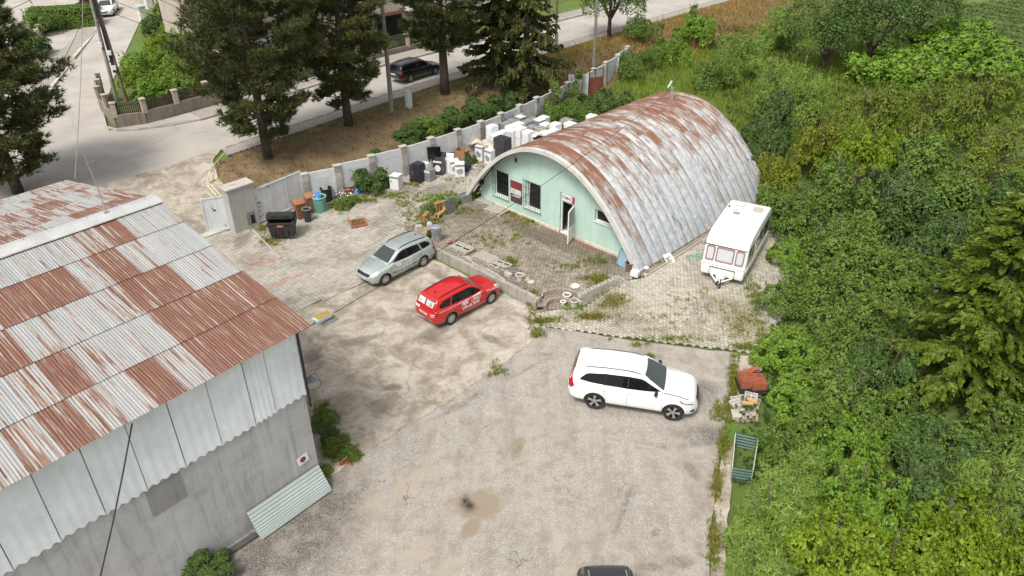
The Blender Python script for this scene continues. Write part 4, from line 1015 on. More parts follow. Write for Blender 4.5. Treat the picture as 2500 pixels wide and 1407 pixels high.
FABIA = dict(x=(-2.19, 2.05), axles=(-1.2325, 1.2325), r=.305, track=.715, tw=.19, rim=.205,
  w=[(-2.19, .56), (-2.13, .70), (-1.9, .78), (-1.2, .815), (0, .82), (1.2, .815), (1.6, .77), (1.9, .66), (2.05, .46)],
  zlo=[(-2.19, .48), (-2.08, .28), (-1.8, .21), (0, .19), (1.6, .19), (1.95, .24), (2.05, .42)],
  zsh=[(-2.19, .80), (-2.1, .93), (-1.8, .98), (0, .94), (.8, .91), (1.6, .80), (1.9, .70), (2.05, .52)],
  ztop=[(-2.19, .82), (-2.0, 1.0), (0, .95), (.75, 1.01), (1.3, .96), (1.7, .87), (1.95, .73), (2.05, .56)],
  zr=[(-2.17, .86), (-2.09, 1.02), (-1.90, 1.36), (-1.76, 1.43), (-.8, 1.495), (-.2, 1.49), (.15, 1.43), (.35, 1.33), (.95, .95)],
  wb=[(-2.17, .60), (-1.9, .72), (-1.2, .76), (0, .765), (.5, .745), (.95, .64)], tum=.24)
VOLVO = dict(x=(-2.58, 2.37), axles=(-1.492, 1.492), r=.385, track=.845, tw=.27, rim=.275, gap=.045,
  w=[(-2.58, .70), (-2.5, .86), (-2.3, .94), (-1.5, .985), (0, .965), (1.4, .985), (1.9, .95), (2.2, .82), (2.37, .62)],
  zlo=[(-2.58, .55), (-2.45, .34), (-2.2, .28), (0, .26), (1.9, .26), (2.25, .29), (2.37, .46)],
  zsh=[(-2.58, .98), (-2.5, 1.12), (-2.2, 1.17), (0, 1.13), (1.0, 1.09), (2.0, .99), (2.25, .88), (2.37, .64)],
  ztop=[(-2.58, 1.02), (-2.3, 1.2), (0, 1.15), (1.0, 1.19), (1.6, 1.15), (2.1, 1.05), (2.28, .92), (2.37, .68)],
  zr=[(-2.57, 1.06), (-2.50, 1.25), (-2.36, 1.60), (-2.2, 1.68), (-1.2, 1.765), (-.3, 1.77), (.2, 1.71), (.45, 1.59), (1.2, 1.12)],
  wb=[(-2.57, .74), (-2.3, .88), (-1.5, .92), (0, .915), (.6, .89), (1.2, .76)], tum=.26)
PASSAT = dict(x=(-2.38, 2.30), axles=(-1.35, 1.35), r=.315, track=.755, tw=.2, rim=.215,
  w=[(-2.38, .6), (-2.3, .76), (-2.1, .83), (-1.3, .865), (0, .87), (1.3, .865), (1.8, .82), (2.1, .72), (2.30, .5)],
  zlo=[(-2.38, .48), (-2.25, .30), (-2.0, .22), (0, .19), (1.8, .19), (2.2, .24), (2.30, .40)],
  zsh=[(-2.38, .82), (-2.3, .92), (-2.0, .96), (0, .92), (.9, .89), (1.8, .78), (2.15, .68), (2.30, .52)],
  ztop=[(-2.38, .84), (-2.2, .98), (0, .94), (.9, .97), (1.5, .92), (2.0, .80), (2.2, .68), (2.30, .55)],
  zr=[(-2.36, .88), (-2.26, 1.02), (-2.0, 1.36), (-1.85, 1.41), (-.9, 1.48), (-.1, 1.475), (.25, 1.41), (.45, 1.31), (1.05, .93)],
  wb=[(-2.36, .62), (-2.1, .75), (-1.3, .80), (0, .805), (.6, .78), (1.05, .68)], tum=.26)
SEDAN = dict(x=(-2.35, 2.33), axles=(-1.35, 1.37), r=.32, track=.77, tw=.2, rim=.225,
  w=[(-2.35, .6), (-2.28, .76), (-2.1, .84), (-1.3, .895), (0, .9), (1.3, .895), (1.8, .84), (2.1, .72), (2.33, .45)],
  zlo=[(-2.35, .48), (-2.25, .30), (-2.0, .22), (0, .19), (1.8, .19), (2.2, .24), (2.33, .40)],
  zsh=[(-2.35, .82), (-2.25, .95), (-2.0, .99), (0, .94), (.9, .90), (1.8, .78), (2.1, .68), (2.33, .50)],
  ztop=[(-2.35, .86), (-2.2, 1.02), (-1.6, 1.05), (0, .96), (.9, .98), (1.5, .92), (2.0, .78), (2.2, .66), (2.33, .53)],
  zr=[(-1.95, 1.0), (-1.7, 1.12), (-1.1, 1.40), (-.6, 1.45), (-.1, 1.45), (.2, 1.39), (.45, 1.28), (1.2, .93)],
  wb=[(-1.95, .66), (-1.4, .78), (-.8, .82), (0, .83), (.6, .80), (1.2, .70)], tum=.3)
def place(a, b, sd, track):                       # rear and front wheel contact of the near side -> location, heading
    d = (b-a); d.z = 0; d.normalize(); left = Vector((-d.y, d.x, 0)); c = (a+b)/2-left*(sd*(track+.02)); c.z = (a.z+b.z)/2+.03; return c, math.atan2(d.y, d.x)

def fabia(label, pmat, loc, rotz, deco, name='parked_car'):
    c = Car(FABIA, name, label, pmat, loc, rotz)
    c.wheels('cover')
    for ax in 'LR':
        c.panel('side_window', ax, [(.66, .985), (.20, 1.31), (.02, 1.37), (-.20, 1.385), (-.20, .965)], M_CGLASS)
        c.panel('side_window', ax, [(-.27, .965), (-.27, 1.385), (-.90, 1.37), (-1.02, 1.36), (-1.16, 1.0)], M_CGLASS)
        c.panel('side_window', ax, [(-1.24, 1.0), (-1.10, 1.355), (-1.50, 1.315), (-1.74, 1.2), (-1.80, 1.09), (-1.70, 1.03)], M_CGLASS)
        c.panel('window_trim', ax, [(-.20, .955), (-.20, 1.39), (-.27, 1.39), (-.27, .955)], M_TRIM, .005)
        c.panel('headlight', ax, [(1.93, .60), (1.95, .70), (1.62, .83), (1.50, .84), (1.58, .70)], M_LAMP, .008)
        c.panel('taillight', ax, [(-1.92, .72), (-2.14, .70), (-2.12, .98), (-2.02, 1.02), (-1.90, .98)], M_RED, .008)
        c.panel('side_trim', ax, rect(-.82, .80, .47, .515), deco.get('trim', M_TRIM), .010)
        for x in (-.02, -.95): c.box_on('door_handle', ax, x, .88, (.16, .04, .035), pmat, .012)
    c.panel('windscreen', 'F', [(-.60, 1.005), (.60, 1.005), (.52, 1.30), (.46, 1.40), (-.46, 1.40), (-.52, 1.30)], M_WSCR, .008, .05)
    rw_ = c.panel('rear_window', 'B', [(-.56, 1.06), (.56, 1.06), (.52, 1.35), (-.52, 1.35)], M_CGLASS, .008, .05)
    c.panel('grille', 'F', [(-.42, .60), (.42, .60), (.50, .72), (-.50, .72)], M_TRIM, .01, .05); c.panel('air_intake', 'F', [(-.5, .31), (.5, .31), (.55, .40), (-.55, .40)], M_TRIM, .01, .05)
    c.panel('number_plate', 'F', rect(-.26, .26, .44, .55), M_PLATE, .014, .08); c.panel('number_plate', 'B', rect(-.26, .26, .68, .79), M_PLATE, .014, .08)
    for pl_ax in 'FB': c.text('TO 482CK', pl_ax, .21 if pl_ax == 'B' else -.21, .71 if pl_ax == 'B' else .465, .085, M_SEAM, 0, 0, .018, 'plate_number', .95)
    c.mirrors(.70, .98, .76, pmat); c.rails(.05, -1.68, .50, M_TRIM)
    c.box_on('aerial', 'T', -1.45, 0, (.09, .03, .05), M_TRIM, .02)
    for y0, y1 in ((-.5, .05), (.02, .5)): c.seams([('F', [(y0, 1.02), ((y0+y1)/2, 1.03), (y1, 1.04)])])
    c.seams([('R', [(-.235, .25), (-.235, .6), (-.235, .96)]), ('L', [(-.235, .25), (-.235, .6), (-.235, .96)]), ('R', [(.86, .25), (.90, .6), (.80, .93)]), ('L', [(.86, .25), (.90, .6), (.80, .93)]), ('R', [(-.88, .5), (-1.05, .75), (-1.19, .98)]), ('L', [(-.88, .5), (-1.05, .75), (-1.19, .98)]), ('T', [(-1.70, -.5), (-1.72, 0), (-1.70, .5)]), ('T', [(1.0, -.55), (1.6, -.55), (1.85, -.42)]), ('T', [(1.0, .55), (1.6, .55), (1.85, .42)])])
    for ax in 'LR':                               # the taxi lettering
        t0 = -.62 if ax == 'R' else .60; sg = 1 if ax == 'R' else -1
        c.text('FEJK', ax, t0, .70, .25, M_DECALW, .006, .25, name='lettering', sx=.86)
        fr = [(t0+sg*.60, .675), (t0+sg*1.06, .675), (t0+sg*1.11, .715), (t0+sg*1.14, .87), (t0+sg*1.10, .905), (t0+sg*.66, .905), (t0+sg*.62, .86)]
        mb = MB()
        for a, b in zip(fr, fr[1:]+fr[:1]):
            a, b = np.array(a), np.array(b); d = (b-a)/np.linalg.norm(b-a); nn = np.array([-d[1], d[0]])*.011; vs = []
            for q in (a-nn-d*.008, b-nn+d*.008, b+nn+d*.008, a+nn-d*.008): h, n = c.hit(ax, *q); vs.append(h+n*.011)
            mb.add(vs, [(0, 1, 2, 3)])
        mb.build('lettering_frame', M_DECALW, c.root)
        c.text('TAXI', ax, t0+sg*.65, .715, .195, M_DECALW, .005, .25, sx=.9)
        c.text('0944 82 38 84', ax, t0+sg*.02, .495, .19, M_DECALW, .006, 0, sx=.93, off=.014)
        # jagged line below the windows
        mb = MB(); x = -1.88; k = 0; pts = []
        pat = [0, .012, .0, -.02, .03, -.035, .04, -.035, .03, -.02]
        while x < 1.55: pts.append((x, min(.905+.012*x, np.interp(x, [.8, 1.55], [.86, .745]) if x > .8 else 9)+pat[k % 10]*1.05)); x += .034; k += 1
        for a, b in zip(pts, pts[1:]):
            vs = []
            for q in ((a[0], a[1]-.009), (b[0], b[1]-.009), (b[0], b[1]+.009), (a[0], a[1]+.009)): h, n = c.hit(ax, *q); vs.append(h+n*.009)
            mb.add(vs, [(0, 1, 2, 3)])
        mb.build('jagged_stripe', deco['stripe'], c.root)
    return c, rw_
P_RED = paint('red_paint', (.50, .010, .012)); P_SIL = paint('pale_green_silver_paint', (.48, .54, .53), .5, .34)
P_WHT = paint('white_paint', (.80, .80, .79), 0, .3); P_BLK = paint('black_paint', (.010, .010, .012), 0, .2); P_GRY = paint('graphite_paint', (.045, .048, .05), .4, .25)
loc, rz = place(G(1102, 792.7), G(1198.3, 741), -1, .715)
red, rwin = fabia('red estate taxi with white lettering beside the retaining wall', P_RED, loc, rz, {'stripe': M_DECALW, 'trim': P_RED})
# adverts on its rear window and the phone number on its bumper
M_TEAL = simple('teal_advert', (.42, .56, .52), .4, var=.15, scale=6, bump=0); M_PINK = simple('grey_pink_advert', (.40, .27, .27), .4, var=.1, bump=0); M_REDP = simple('red_advert', (.55, .12, .11), .4, bump=0)
red.panel('advert', 'B', rect(.02, .52, 1.08, 1.34), M_PINK, .010, .05); red.panel('advert', 'B', rect(-.53, -.03, 1.08, 1.33), M_TEAL, .010, .05)
for (x0, x1, z0, z1, m) in ((.10, .47, 1.30, 1.325, M_DECALW), (.08, .47, 1.22, 1.28, M_DECALW), (.08, .45, 1.15, 1.205, M_DECALW), (.06, .5, 1.09, 1.125, M_DECALW), (-.40, -.10, 1.20, 1.255, M_REDP), (-.43, -.10, 1.115, 1.185, M_REDP), (-.30, -.08, 1.285, 1.30, M_PINK)): red.panel('advert_print', 'B', rect(x0, x1, z0, z1), m, .012, .1)
for x0, z0 in ((-.12, 1.208), (-.11, 1.125)): red.text('CENY' if z0 < 1.2 else 'NOVE', 'B', x0, z0, .066, M_DECALW, .004, 0, .015, 'advert_print')
red.text('CENY', 'B', .42, 1.157, .06, M_PINK, .004, 0, .015, 'advert_print')
red.text('0944 82 38 84', 'B', .62, .40, .14, M_DECALW, .010, 0, .014, sx=.86); red.text('FEJK TAXI', 'B', .60, .88, .10, M_DECALW, .008, .2, .014, sx=.7)
for z in (.80, .72): red.panel('taillight_reflector', 'B', rect(-.68, -.52, z, z+.045), M_LAMP, .014, .1)
loc, rz = place(G(1032, 651.4), G(943.6, 696.2), 1, .715)
fabia('silver green estate taxi parked nose to the yard paving', P_SIL, loc, rz, {'stripe': simple('pale_blue_stripe', (.55, .63, .68), .4, bump=0), 'trim': M_TRIM})

# white SUV
loc, rz = place(G(1450, 996), G(1641, 1024.5), -1, .845)
c = Car(VOLVO, 'parked_car', 'large white SUV with black rimmed wheels on the asphalt lot', P_WHT, loc, rz); c.wheels('dark5')
for ax in 'LR':
    c.panel('side_window', ax, [(.98, 1.165), (.62, 1.40), (.32, 1.575), (.16, 1.62), (-.24, 1.645), (-.24, 1.175)], M_CGLASS)
    c.panel('side_window', ax, [(-.30, 1.175), (-.30, 1.645), (-1.12, 1.63), (-1.12, 1.195)], M_CGLASS)
    c.panel('side_window', ax, [(-1.16, 1.20), (-1.16, 1.63), (-1.75, 1.575), (-1.88, 1.53), (-2.12, 1.30), (-2.08, 1.265), (-1.7, 1.225)], M_CGLASS)
    c.panel('window_trim', ax, [(-.22, 1.165), (-.22, 1.65), (-.32, 1.65), (-.32, 1.165)], M_TRIM, .0055); c.panel('window_trim', ax, [(-1.10, 1.185), (-1.10, 1.64), (-1.18, 1.64), (-1.18, 1.185)], M_TRIM, .0055)
    c.panel('headlight', ax, [(2.16, .80), (2.20, .90), (1.86, .985), (1.72, .99), (1.80, .92), (1.90, .86)], M_LAMP, .010); c.panel('headlight_bar', ax, [(2.17, .845), (2.18, .87), (1.80, .955), (1.80, .93)], M_DECALW, .014)
    c.panel('headlight_surround', ax, [(2.18, .785), (2.22, .81), (1.84, .88), (1.70, .985), (1.66, .98), (1.78, .87)], M_TRIM, .012)
    c.panel('taillight', ax, [(-2.42, .86), (-2.54, .88), (-2.55, 1.10), (-2.52, 1.22), (-2.42, 1.52), (-2.36, 1.56), (-2.40, 1.30), (-2.36, 1.12), (-2.30, 1.00)], M_RED, .012, .05)
    for x in (-.18, -1.12): c.box_on('door_handle', ax, x-.02, 1.00, (.20, .04, .035), P_WHT, .016)
    c.panel('air_intake', ax, [(2.18, .42), (2.26, .44), (2.24, .58), (2.08, .50)], M_TRIM, .008); c.panel('fuel_flap', ax, rrect(-2.0, -1.78, .98, 1.12, .03), P_WHT, .006); c.panel('sill_trim', ax, rect(-1.05, 1.05, .30, .335), M_ALU, .009)
c.panel('windscreen', 'F', [(-.74, 1.20), (.74, 1.20), (.64, 1.55), (.55, 1.66), (-.55, 1.66), (-.64, 1.55)], M_WSCR, .009, .05)
c.panel('rear_window', 'B', [(-.66, 1.16), (.66, 1.16), (.62, 1.40), (.54, 1.60), (-.54, 1.60), (-.62, 1.40)], M_CGLASS, .009, .05)
c.panel('grille', 'F', [(-.40, .62), (.40, .62), (.46, .86), (-.46, .86)], M_TRIM, .012, .05); c.panel('number_plate', 'F', rect(-.26, .26, .50, .61), M_PLATE, .016, .1); c.panel('number_plate', 'B', rect(-.26, .26, .80, .91), M_PLATE, .016, .1)
c.panel('rear_bumper_trim', 'B', rect(-.75, .75, .40, .48), M_TRIM, .012, .08); c.panel('roof_seam', 'T', rect(-2.02, -2.008, -.52, .52), M_SEAM, .004, .1)
c.mirrors(.80, 1.19, .90, M_TRIM); c.rails(.18, -1.95, .60, M_TRIM, .03); c.box_on('aerial', 'T', -1.72, 0, (.16, .05, .05), P_WHT, .015)
c.seams([(ax, q) for ax in 'LR' for q in ([(-.27, .34), (-.27, .7), (-.27, 1.16)], [(1.02, .34), (1.06, .7), (1.0, 1.14)], [(-1.02, .5), (-1.16, .85), (-1.16, 1.18)], [(1.0, 1.12), (1.6, 1.06), (2.0, .99)])]+[('F', [(-.68, 1.205), (-.3, 1.215), (.1, 1.22)])])

def wagon(spec, name, label, pm, loc, rz, rails=True, wheel='alu5'):
    c = Car(spec, name, label, pm, loc, rz); c.wheels(wheel); est = spec is PASSAT
    for ax in 'LR':
        c.panel('side_window', ax, [(.74, .965), (.30, 1.28), (.12, 1.35), (-.14, 1.37), (-.14, .955)], M_CGLASS)
        if est:
            c.panel('side_window', ax, [(-.21, .955), (-.21, 1.37), (-1.0, 1.355), (-1.12, .975)], M_CGLASS); c.panel('side_window', ax, [(-1.20, .98), (-1.08, 1.35), (-1.72, 1.30), (-1.98, 1.05), (-1.9, 1.0)], M_CGLASS)
        else: c.panel('side_window', ax, [(-.21, .965), (-.21, 1.36), (-.70, 1.34), (-1.25, 1.12), (-1.15, 1.0)], M_CGLASS)
        c.panel('headlight', ax, [(2.1, .56), (2.15, .66), (1.75, .78), (1.7, .70)], M_LAMP, .01); c.panel('taillight', ax, [(-2.14, .70), (-2.33, .70), (-2.31, .92), (-2.12, .94)], M_RED, .012)
        for x in (-.05, -1.0): c.box_on('door_handle', ax, x, .86, (.17, .04, .035), pm, .014)
        c.panel('side_trim', ax, rect(-.95, .95, .46, .50), M_TRIM, .010)
    c.panel('windscreen', 'F', [(-.66, .99), (.66, .99), (.56, 1.30), (.48, 1.39), (-.48, 1.39), (-.56, 1.30)], M_WSCR, .008, .05)
    if est: c.panel('rear_window', 'B', [(-.60, 1.0), (.60, 1.0), (.53, 1.33), (-.53, 1.33)], M_CGLASS, .009, .05)
    else: c.panel('rear_window', 'B', [(-.6, 1.10), (.6, 1.10), (.5, 1.36), (-.5, 1.36)], M_CGLASS, .009, .05)
    c.panel('grille', 'F', [(-.36, .46), (.36, .46), (.42, .60), (-.42, .60)], M_TRIM, .012, .05); c.panel('number_plate', 'F', rect(-.26, .26, .36, .45), M_PLATE, .016, .1); c.panel('number_plate', 'B', rect(-.26, .26, .66, .77), M_PLATE, .016, .1)
    c.mirrors(.74, .97, .82, pm)
    if rails: c.rails(.10, -1.80, .53, M_ALU if pm is P_GRY else M_TRIM, .05)
    c.seams([(ax, q) for ax in 'LR' for q in ([(-.17, .25), (-.17, .6), (-.17, .95)], [(.95, .25), (1.0, .6), (.85, .92)])]); return c
loc, rz = place(G(1003, 201.6), G(1062, 183.4), -1, .755)
wagon(PASSAT, 'parked_car', 'black estate car parked on the road behind the pines', P_BLK, loc, rz)
q = G(252, 24); h = (G(277, 42)-G(291, 20)); q = G(284, 31); h.z = 0; h.normalize(); lf_ = Vector((-h.y, h.x, 0)); q = q-lf_*.79; q.z = T(q.x, q.y)+.02
wagon(SEDAN, 'parked_car', 'small white saloon car far up the side street', P_WHT, q, math.atan2(h.y, h.x), False)
c = wagon(PASSAT, 'parked_car', 'dark grey car cut off by the bottom edge of the picture', P_GRY, Vector((2.62, 12.40, 0.0)), R(-90))
c.panel('roof_seam', 'T', rect(-1.85, .15, -.006, .006), M_SEAM, .004, .15)

# --- CARAVAN ----------------------------------------------------------------
cv = thing('caravan', 'white touring caravan with pink framed front windows beside the thicket', 'caravan', (11.2, 33.45, .42), R(-119))
M_CVW = simple('caravan_white', (.80, .795, .77), .35, var=.04, scale=2, bump=.03, dirt=.12, dirtcol=(.45, .42, .36)); M_CVG = simple('caravan_band', (.25, .32, .30), .35, var=.1); M_CVP = simple('pink_brown_frame', (.27, .18, .155), .5, var=.08, bump=0)
M_BLIND = simple('white_blind', (.47, .48, .53), .3, var=.05, bump=0)
cprof = [(-2.40, .42), (-2.46, .9), (-2.46, 2.0), (-2.38, 2.26), (-2.1, 2.36), (0, 2.40), (1.3, 2.36), (1.75, 2.26), (2.02, 2.06), (2.14, 1.86), (2.34, 1.12), (2.46, .98), (2.50, .72), (2.44, .45)]
bm = bmesh.new(); f = bm.faces.new([bm.verts.new((x, -1.03, z)) for x, z in cprof]); ex = bmesh.ops.extrude_face_region(bm, geom=[f])
for v in ex['geom']:
    if isinstance(v, bmesh.types.BMVert): v.co.y = 1.03
bmesh.ops.recalc_face_normals(bm, faces=bm.faces[:])
eds = [e for e in bm.edges if abs(e.verts[0].co.y-e.verts[1].co.y) < .01]; bmesh.ops.bevel(bm, geom=eds, offset=.11, segments=4, profile=.5, affect='EDGES')
mb = MB(); mb.bm(bm); mb.build('body', M_CVW, cv, True, sharp=28)
def cv_front(k, y, off=.012):                     # point on the sloping front: k = 0 sill, 1 brow
    x = lerp(2.35, 2.158, k); z = lerp(1.085, 1.855, k); return Vector((x+off*.97, y, z+off*.25))
def cv_panel(name, poly, mat, par, off): mb = MB(); mb.add([cv_front(k, y, off) for y, k in poly], [tuple(range(len(poly)))]); return mb.build(name, mat, par)
for y0, y1, rL, rR in ((-.92, -.48, .16, .03), (-.44, .44, .05, .05), (.48, .92, .03, .16)):
    def rr_(a, b, c_, d_, r): return [(y, (z)) for y, z in rrect(a, b, c_, d_, r, 5)]
    fo = cv_panel('front_window', rr_(y0, y1, .02, .98, .10), M_CVP, cv, .014); cv_panel('blind', rr_(y0+.08, y1-.08, .15, .86, .07), M_BLIND, fo, .02)
mb = MB(); mb.box((2.175, 0, 1.885), (.02, 2.0, .035), (0, R(12), 0)); mb.build('brow_gap', M_SEAM, cv)
mb = MB(); mb.rbox((2.44, 0, 1.02), (.1, 1.96, .10), .03, (0, R(25), 0)); mb.build('front_shelf', M_CVW, cv, True)
mb = MB(); mb.bbox((2.475, -.62, .865), (2.512, .62, .89)); mb.bbox((2.44, -.605, .46), (2.508, -.59, .88)); mb.bbox((2.44, .59, .46), (2.508, .605, .88)); mb.build('locker_gap', M_SEAM, cv)
for y in (-.8, .8):
    mb = MB(); mb.box((2.46, y, 1.045), (.03, .28, .02), (0, R(25), 0)); mb.box((2.44, y, 1.085), (.03, .28, .02), (0, R(25), 0)); mb.build('grab_handle', M_GALV, cv)
    mb = MB(); mb.rbox((2.47, y*1.12, .8), (.03, .1, .06), .01); mb.build('marker_lamp', simple('amber', (.5, .2, .03), .3), cv)
hb = MB(); hb.add([(2.42, -.30, .50), (2.42, .30, .50), (2.95, .10, .46), (2.95, -.10, .46), (2.42, -.30, .66), (2.42, .30, .66), (2.92, .08, .58), (2.92, -.08, .58)], [(0, 3, 2, 1), (4, 5, 6, 7), (0, 1, 5, 4), (1, 2, 6, 5), (2, 3, 7, 6), (3, 0, 4, 7)]); hb.tube([(2.4, -.5, .42), (3.1, 0, .42)], .04, 6); hb.tube([(2.4, .5, .42), (3.1, 0, .42)], .04, 6); hi = hb.build('tow_bar', M_CVW, cv)
mb = MB(); mb.rbox((3.18, 0, .46), (.34, .10, .10), .03); mb.tube([(2.98, 0, .55), (3.12, 0, .68)], .02, 6); mb.tube([(3.02, .12, .62), (3.02, .12, .14)], .025, 8); mb.build('hitch', M_BLACK, hi)
mb = MB(); mb.lathe([(0, -.03), (.09, -.03), (.1, 0), (.09, .03), (0, .03)], 14, Matrix.Translation((3.02, .12, .10)) @ Matrix.Rotation(R(90), 4, 'X')); mb.build('jockey_wheel', M_TYRE, hi)
for x, y, s_ in ((-1.75, -.42, .0), (-1.45, .52, 0), (.05, .05, 0)):
    mb = MB(); mb.rbox((x, y, 2.405+.03), (.42, .46, .06), .015); h_ = mb.build('roof_hatch', simple('hatch_grey' if y > .4 else 'hatch_white', (.46, .43, .37) if y > .4 else (.68, .67, .63), .5, var=.1), cv)
    mb = MB()
    for a in (-.12, .12):
        for b in (-.13, 0, .13): mb.rbox((x+a, y+b, 2.475), (.035, .035, .015), .005)
    mb.build('hatch_clips', M_TRIM, h_)
mb = MB(); mb.lathe([(0, .0), (.09, .015), (.18, .05), (.19, .055), (.17, .06), (.08, .025), (0, .012)], 20, Matrix.Translation((-.55, -.35, 2.50))); mb.tube([(-.55, -.35, 2.38), (-.55, -.35, 2.52)], .03, 8); mb.tube([(-.55, -.35, 2.52), (-.55, -.35, 2.66)], .012, 6); mb.build('roof_dish', simple('dirty_white', (.55, .50, .42), .5), cv)
mb = MB(); mb.rbox((-1.2, -.86, 2.42), (.08, .08, .1), .02); mb.build('roof_vent', M_TRIM, cv)
for sd in (-1, 1):                                 # side band, windows, door
    y = sd*1.036
    mb = MB(); mb.bbox((-2.36, min(y, y+sd*.004), .95), (2.05, max(y, y+sd*.004), 1.95)); mb.build('side_band', M_CVG, cv)
    for x0, x1 in ((.95, 1.85), (-2.1, -1.2), (-.7, -.05)): mb = MB(); mb.add([(px_, y+sd*.010, pz) for px_, pz in rrect(x0, x1, 1.25, 1.85, .08)], [tuple(range(20))]); mb.build('side_window', M_CGLASS, cv)
    mb = MB(); mb.bbox((-2.4, min(y, y+sd*.03), .84), (2.3, max(y, y+sd*.03), .93)); mb.build('side_rail', M_CVW, cv)
    w = MB(); w.lathe([(.16, -.08), (.29, -.09), (.31, 0), (.29, .09), (.16, .09), (0, .07)], 24, Matrix.Translation((-.2, sd*.86, .30)) @ Matrix.Rotation(R(-90*sd), 4, 'X')); w.build('wheel', M_TYRE, cv, True)
mb = MB(); mb.bbox((.1, 1.037, .55), (.85, 1.052, 2.05)); dr = mb.build('door', M_CVW, cv); mb = MB(); mb.bbox((.2, 1.053, 1.3), (.75, 1.058, 1.85)); mb.build('door_window', M_CGLASS, dr)
mb = MB(); mb.tube([(.92, 1.06, 1.0), (.92, 1.12, 1.05), (.92, 1.12, 1.65), (.92, 1.06, 1.7)], .02, 6); mb.build('grab_rail', simple('cream_rail', (.6, .52, .33), .5), cv)
mb = MB()
for x in (-2.1, 2.1):
    for y in (-.8, .8): mb.tube([(x, y, .5), (x, y, .02)], .03, 6); mb.box((x, y, .02), (.14, .14, .04))
mb.build('corner_steadies', M_GALV, cv)
mb = MB(); mb.bbox((-1.2, -.03, .30), (-.0, .03, .42)); mb.tube([(-.2, -.86, .3), (-.2, .86, .3)], .03, 6); mb.build('chassis', M_BLACK, cv)
# ================================================================ SMALL THINGS
def top_at(px, py, h):                            # ground place whose point at height h shows at that pixel
    q = G(px, py, h)
    for i in range(6): q = G(px, py, T(q.x, q.y)+h)
    return Vector((q.x, q.y, T(q.x, q.y)))
def face(rz_deg): return R(rz_deg)
PZ = .515                                          # patio level
# --- refuse bins ------------------------------------------------------------
M_BIN = simple('black_bin_plastic', (.028, .029, .031), .5, var=.2, scale=3, dirt=.2, dirtcol=(.09, .085, .08))
q = G(690, 589); d = thing('refuse_container', 'big black wheeled refuse container with half open lid by the gate', 'container', (q.x, q.y+.45, q.z+.04), R(2))
mb = MB(); v0 = [(-.58, -.42, .20), (.58, -.42, .20), (.58, .42, .20), (-.58, .42, .20)]; v1 = [(-.68, -.54, 1.08), (.68, -.54, 1.08), (.68, .54, 1.20), (-.68, .54, 1.20)]
i0 = [(-.62, -.48, 1.085), (.62, -.48, 1.085), (.62, .48, 1.19), (-.62, .48, 1.19)]; i1 = [(-.5, -.36, .3), (.5, -.36, .3), (.5, .36, .3), (-.5, .36, .3)]
mb.add(v0+v1+i0+i1, [(3, 2, 1, 0)]+[(k, (k+1) % 4, 4+(k+1) % 4, 4+k) for k in range(4)]+[(4+k, 4+(k+1) % 4, 8+(k+1) % 4, 8+k) for k in range(4)]+[(8+k, 8+(k+1) % 4, 12+(k+1) % 4, 12+k) for k in range(4)]+[(12, 13, 14, 15)])
for x in (-.35, 0, .35): mb.box((x, -.50, .66), (.05, .06, .8), (R(-7.5), 0, 0))
mb.box((0, -.575, 1.05), (1.4, .07, .07)); mb.build('tub', M_BIN, d)
mb = MB(); mb.grid(lambda i, j: ((i-.5)*1.42, -.34+.92*j, 1.36+.13*math.sin(math.pi*(.25+.75*j))-.10*j), 8, 10); mb.grid(lambda i, j: ((i-.5)*1.42, -.34, 1.24+.21*j), 8, 1)
for sd in (-1, 1): mb.add([(sd*.71, -.34, 1.24), (sd*.71, .58, 1.16), (sd*.71, .58, 1.29), (sd*.71, .1, 1.46), (sd*.71, -.34, 1.45)], [(0, 1, 2, 3, 4)])
lid = mb.build('lid', M_BIN, d, True, sharp=30)
for x in (-.32, .32): mb = MB(); mb.rbox((x, -.36, 1.40), (.16, .05, .05), .015); mb.build('lid_grip', M_TRIM, lid)
for sd in (-1, 1): mb = MB(); mb.box((sd*.735, .15, 1.02), (.05, .42, .36), (R(20), 0, 0)); mb.build('lid_arm', M_TRIM, d)
for x in (-.48, .48):
    for y in (-.3, .34):
        mb = MB(); mb.lathe([(0, -.03), (.07, -.03), (.085, 0), (.07, .03), (0, .03)], 14, Matrix.Translation((x, y, .085)) @ Matrix.Rotation(R(90), 4, 'X')); w = mb.build('castor', M_TYRE, d); mb = MB(); mb.box((x, y-.045, .15), (.06, .02, .14)); mb.build('fork', M_GALV, w)
mb = MB(); mb.box((.02, -.528, .91), (.44, .012, .12), (R(-7.5), 0, 0)); lb = mb.build('maker_label', simple('label_red', (.55, .03, .03), .4, bump=0), d)
v_, f_ = text_mesh('SULO', .105, .004); mb = MB(); mb.add([(-.13+x*1.05, -.5365+(y-.04)*-.13*-1*0-.0, .872+y) for x, y, z in v_], f_, Matrix.Translation((0, -.004, 0))); mb.build('lettering', M_DECALW, lb)
mb = MB(); mb.box((.48, -.535, 1.0), (.2, .006, .03), (R(-7.5), 0, 0)); mb.build('label_strip', M_PLATE, d)
M_BROWN = simple('brown_bin_plastic', (.235, .105, .05), .55, var=.15, scale=3, dirt=.2, dirtcol=(.12, .06, .035))
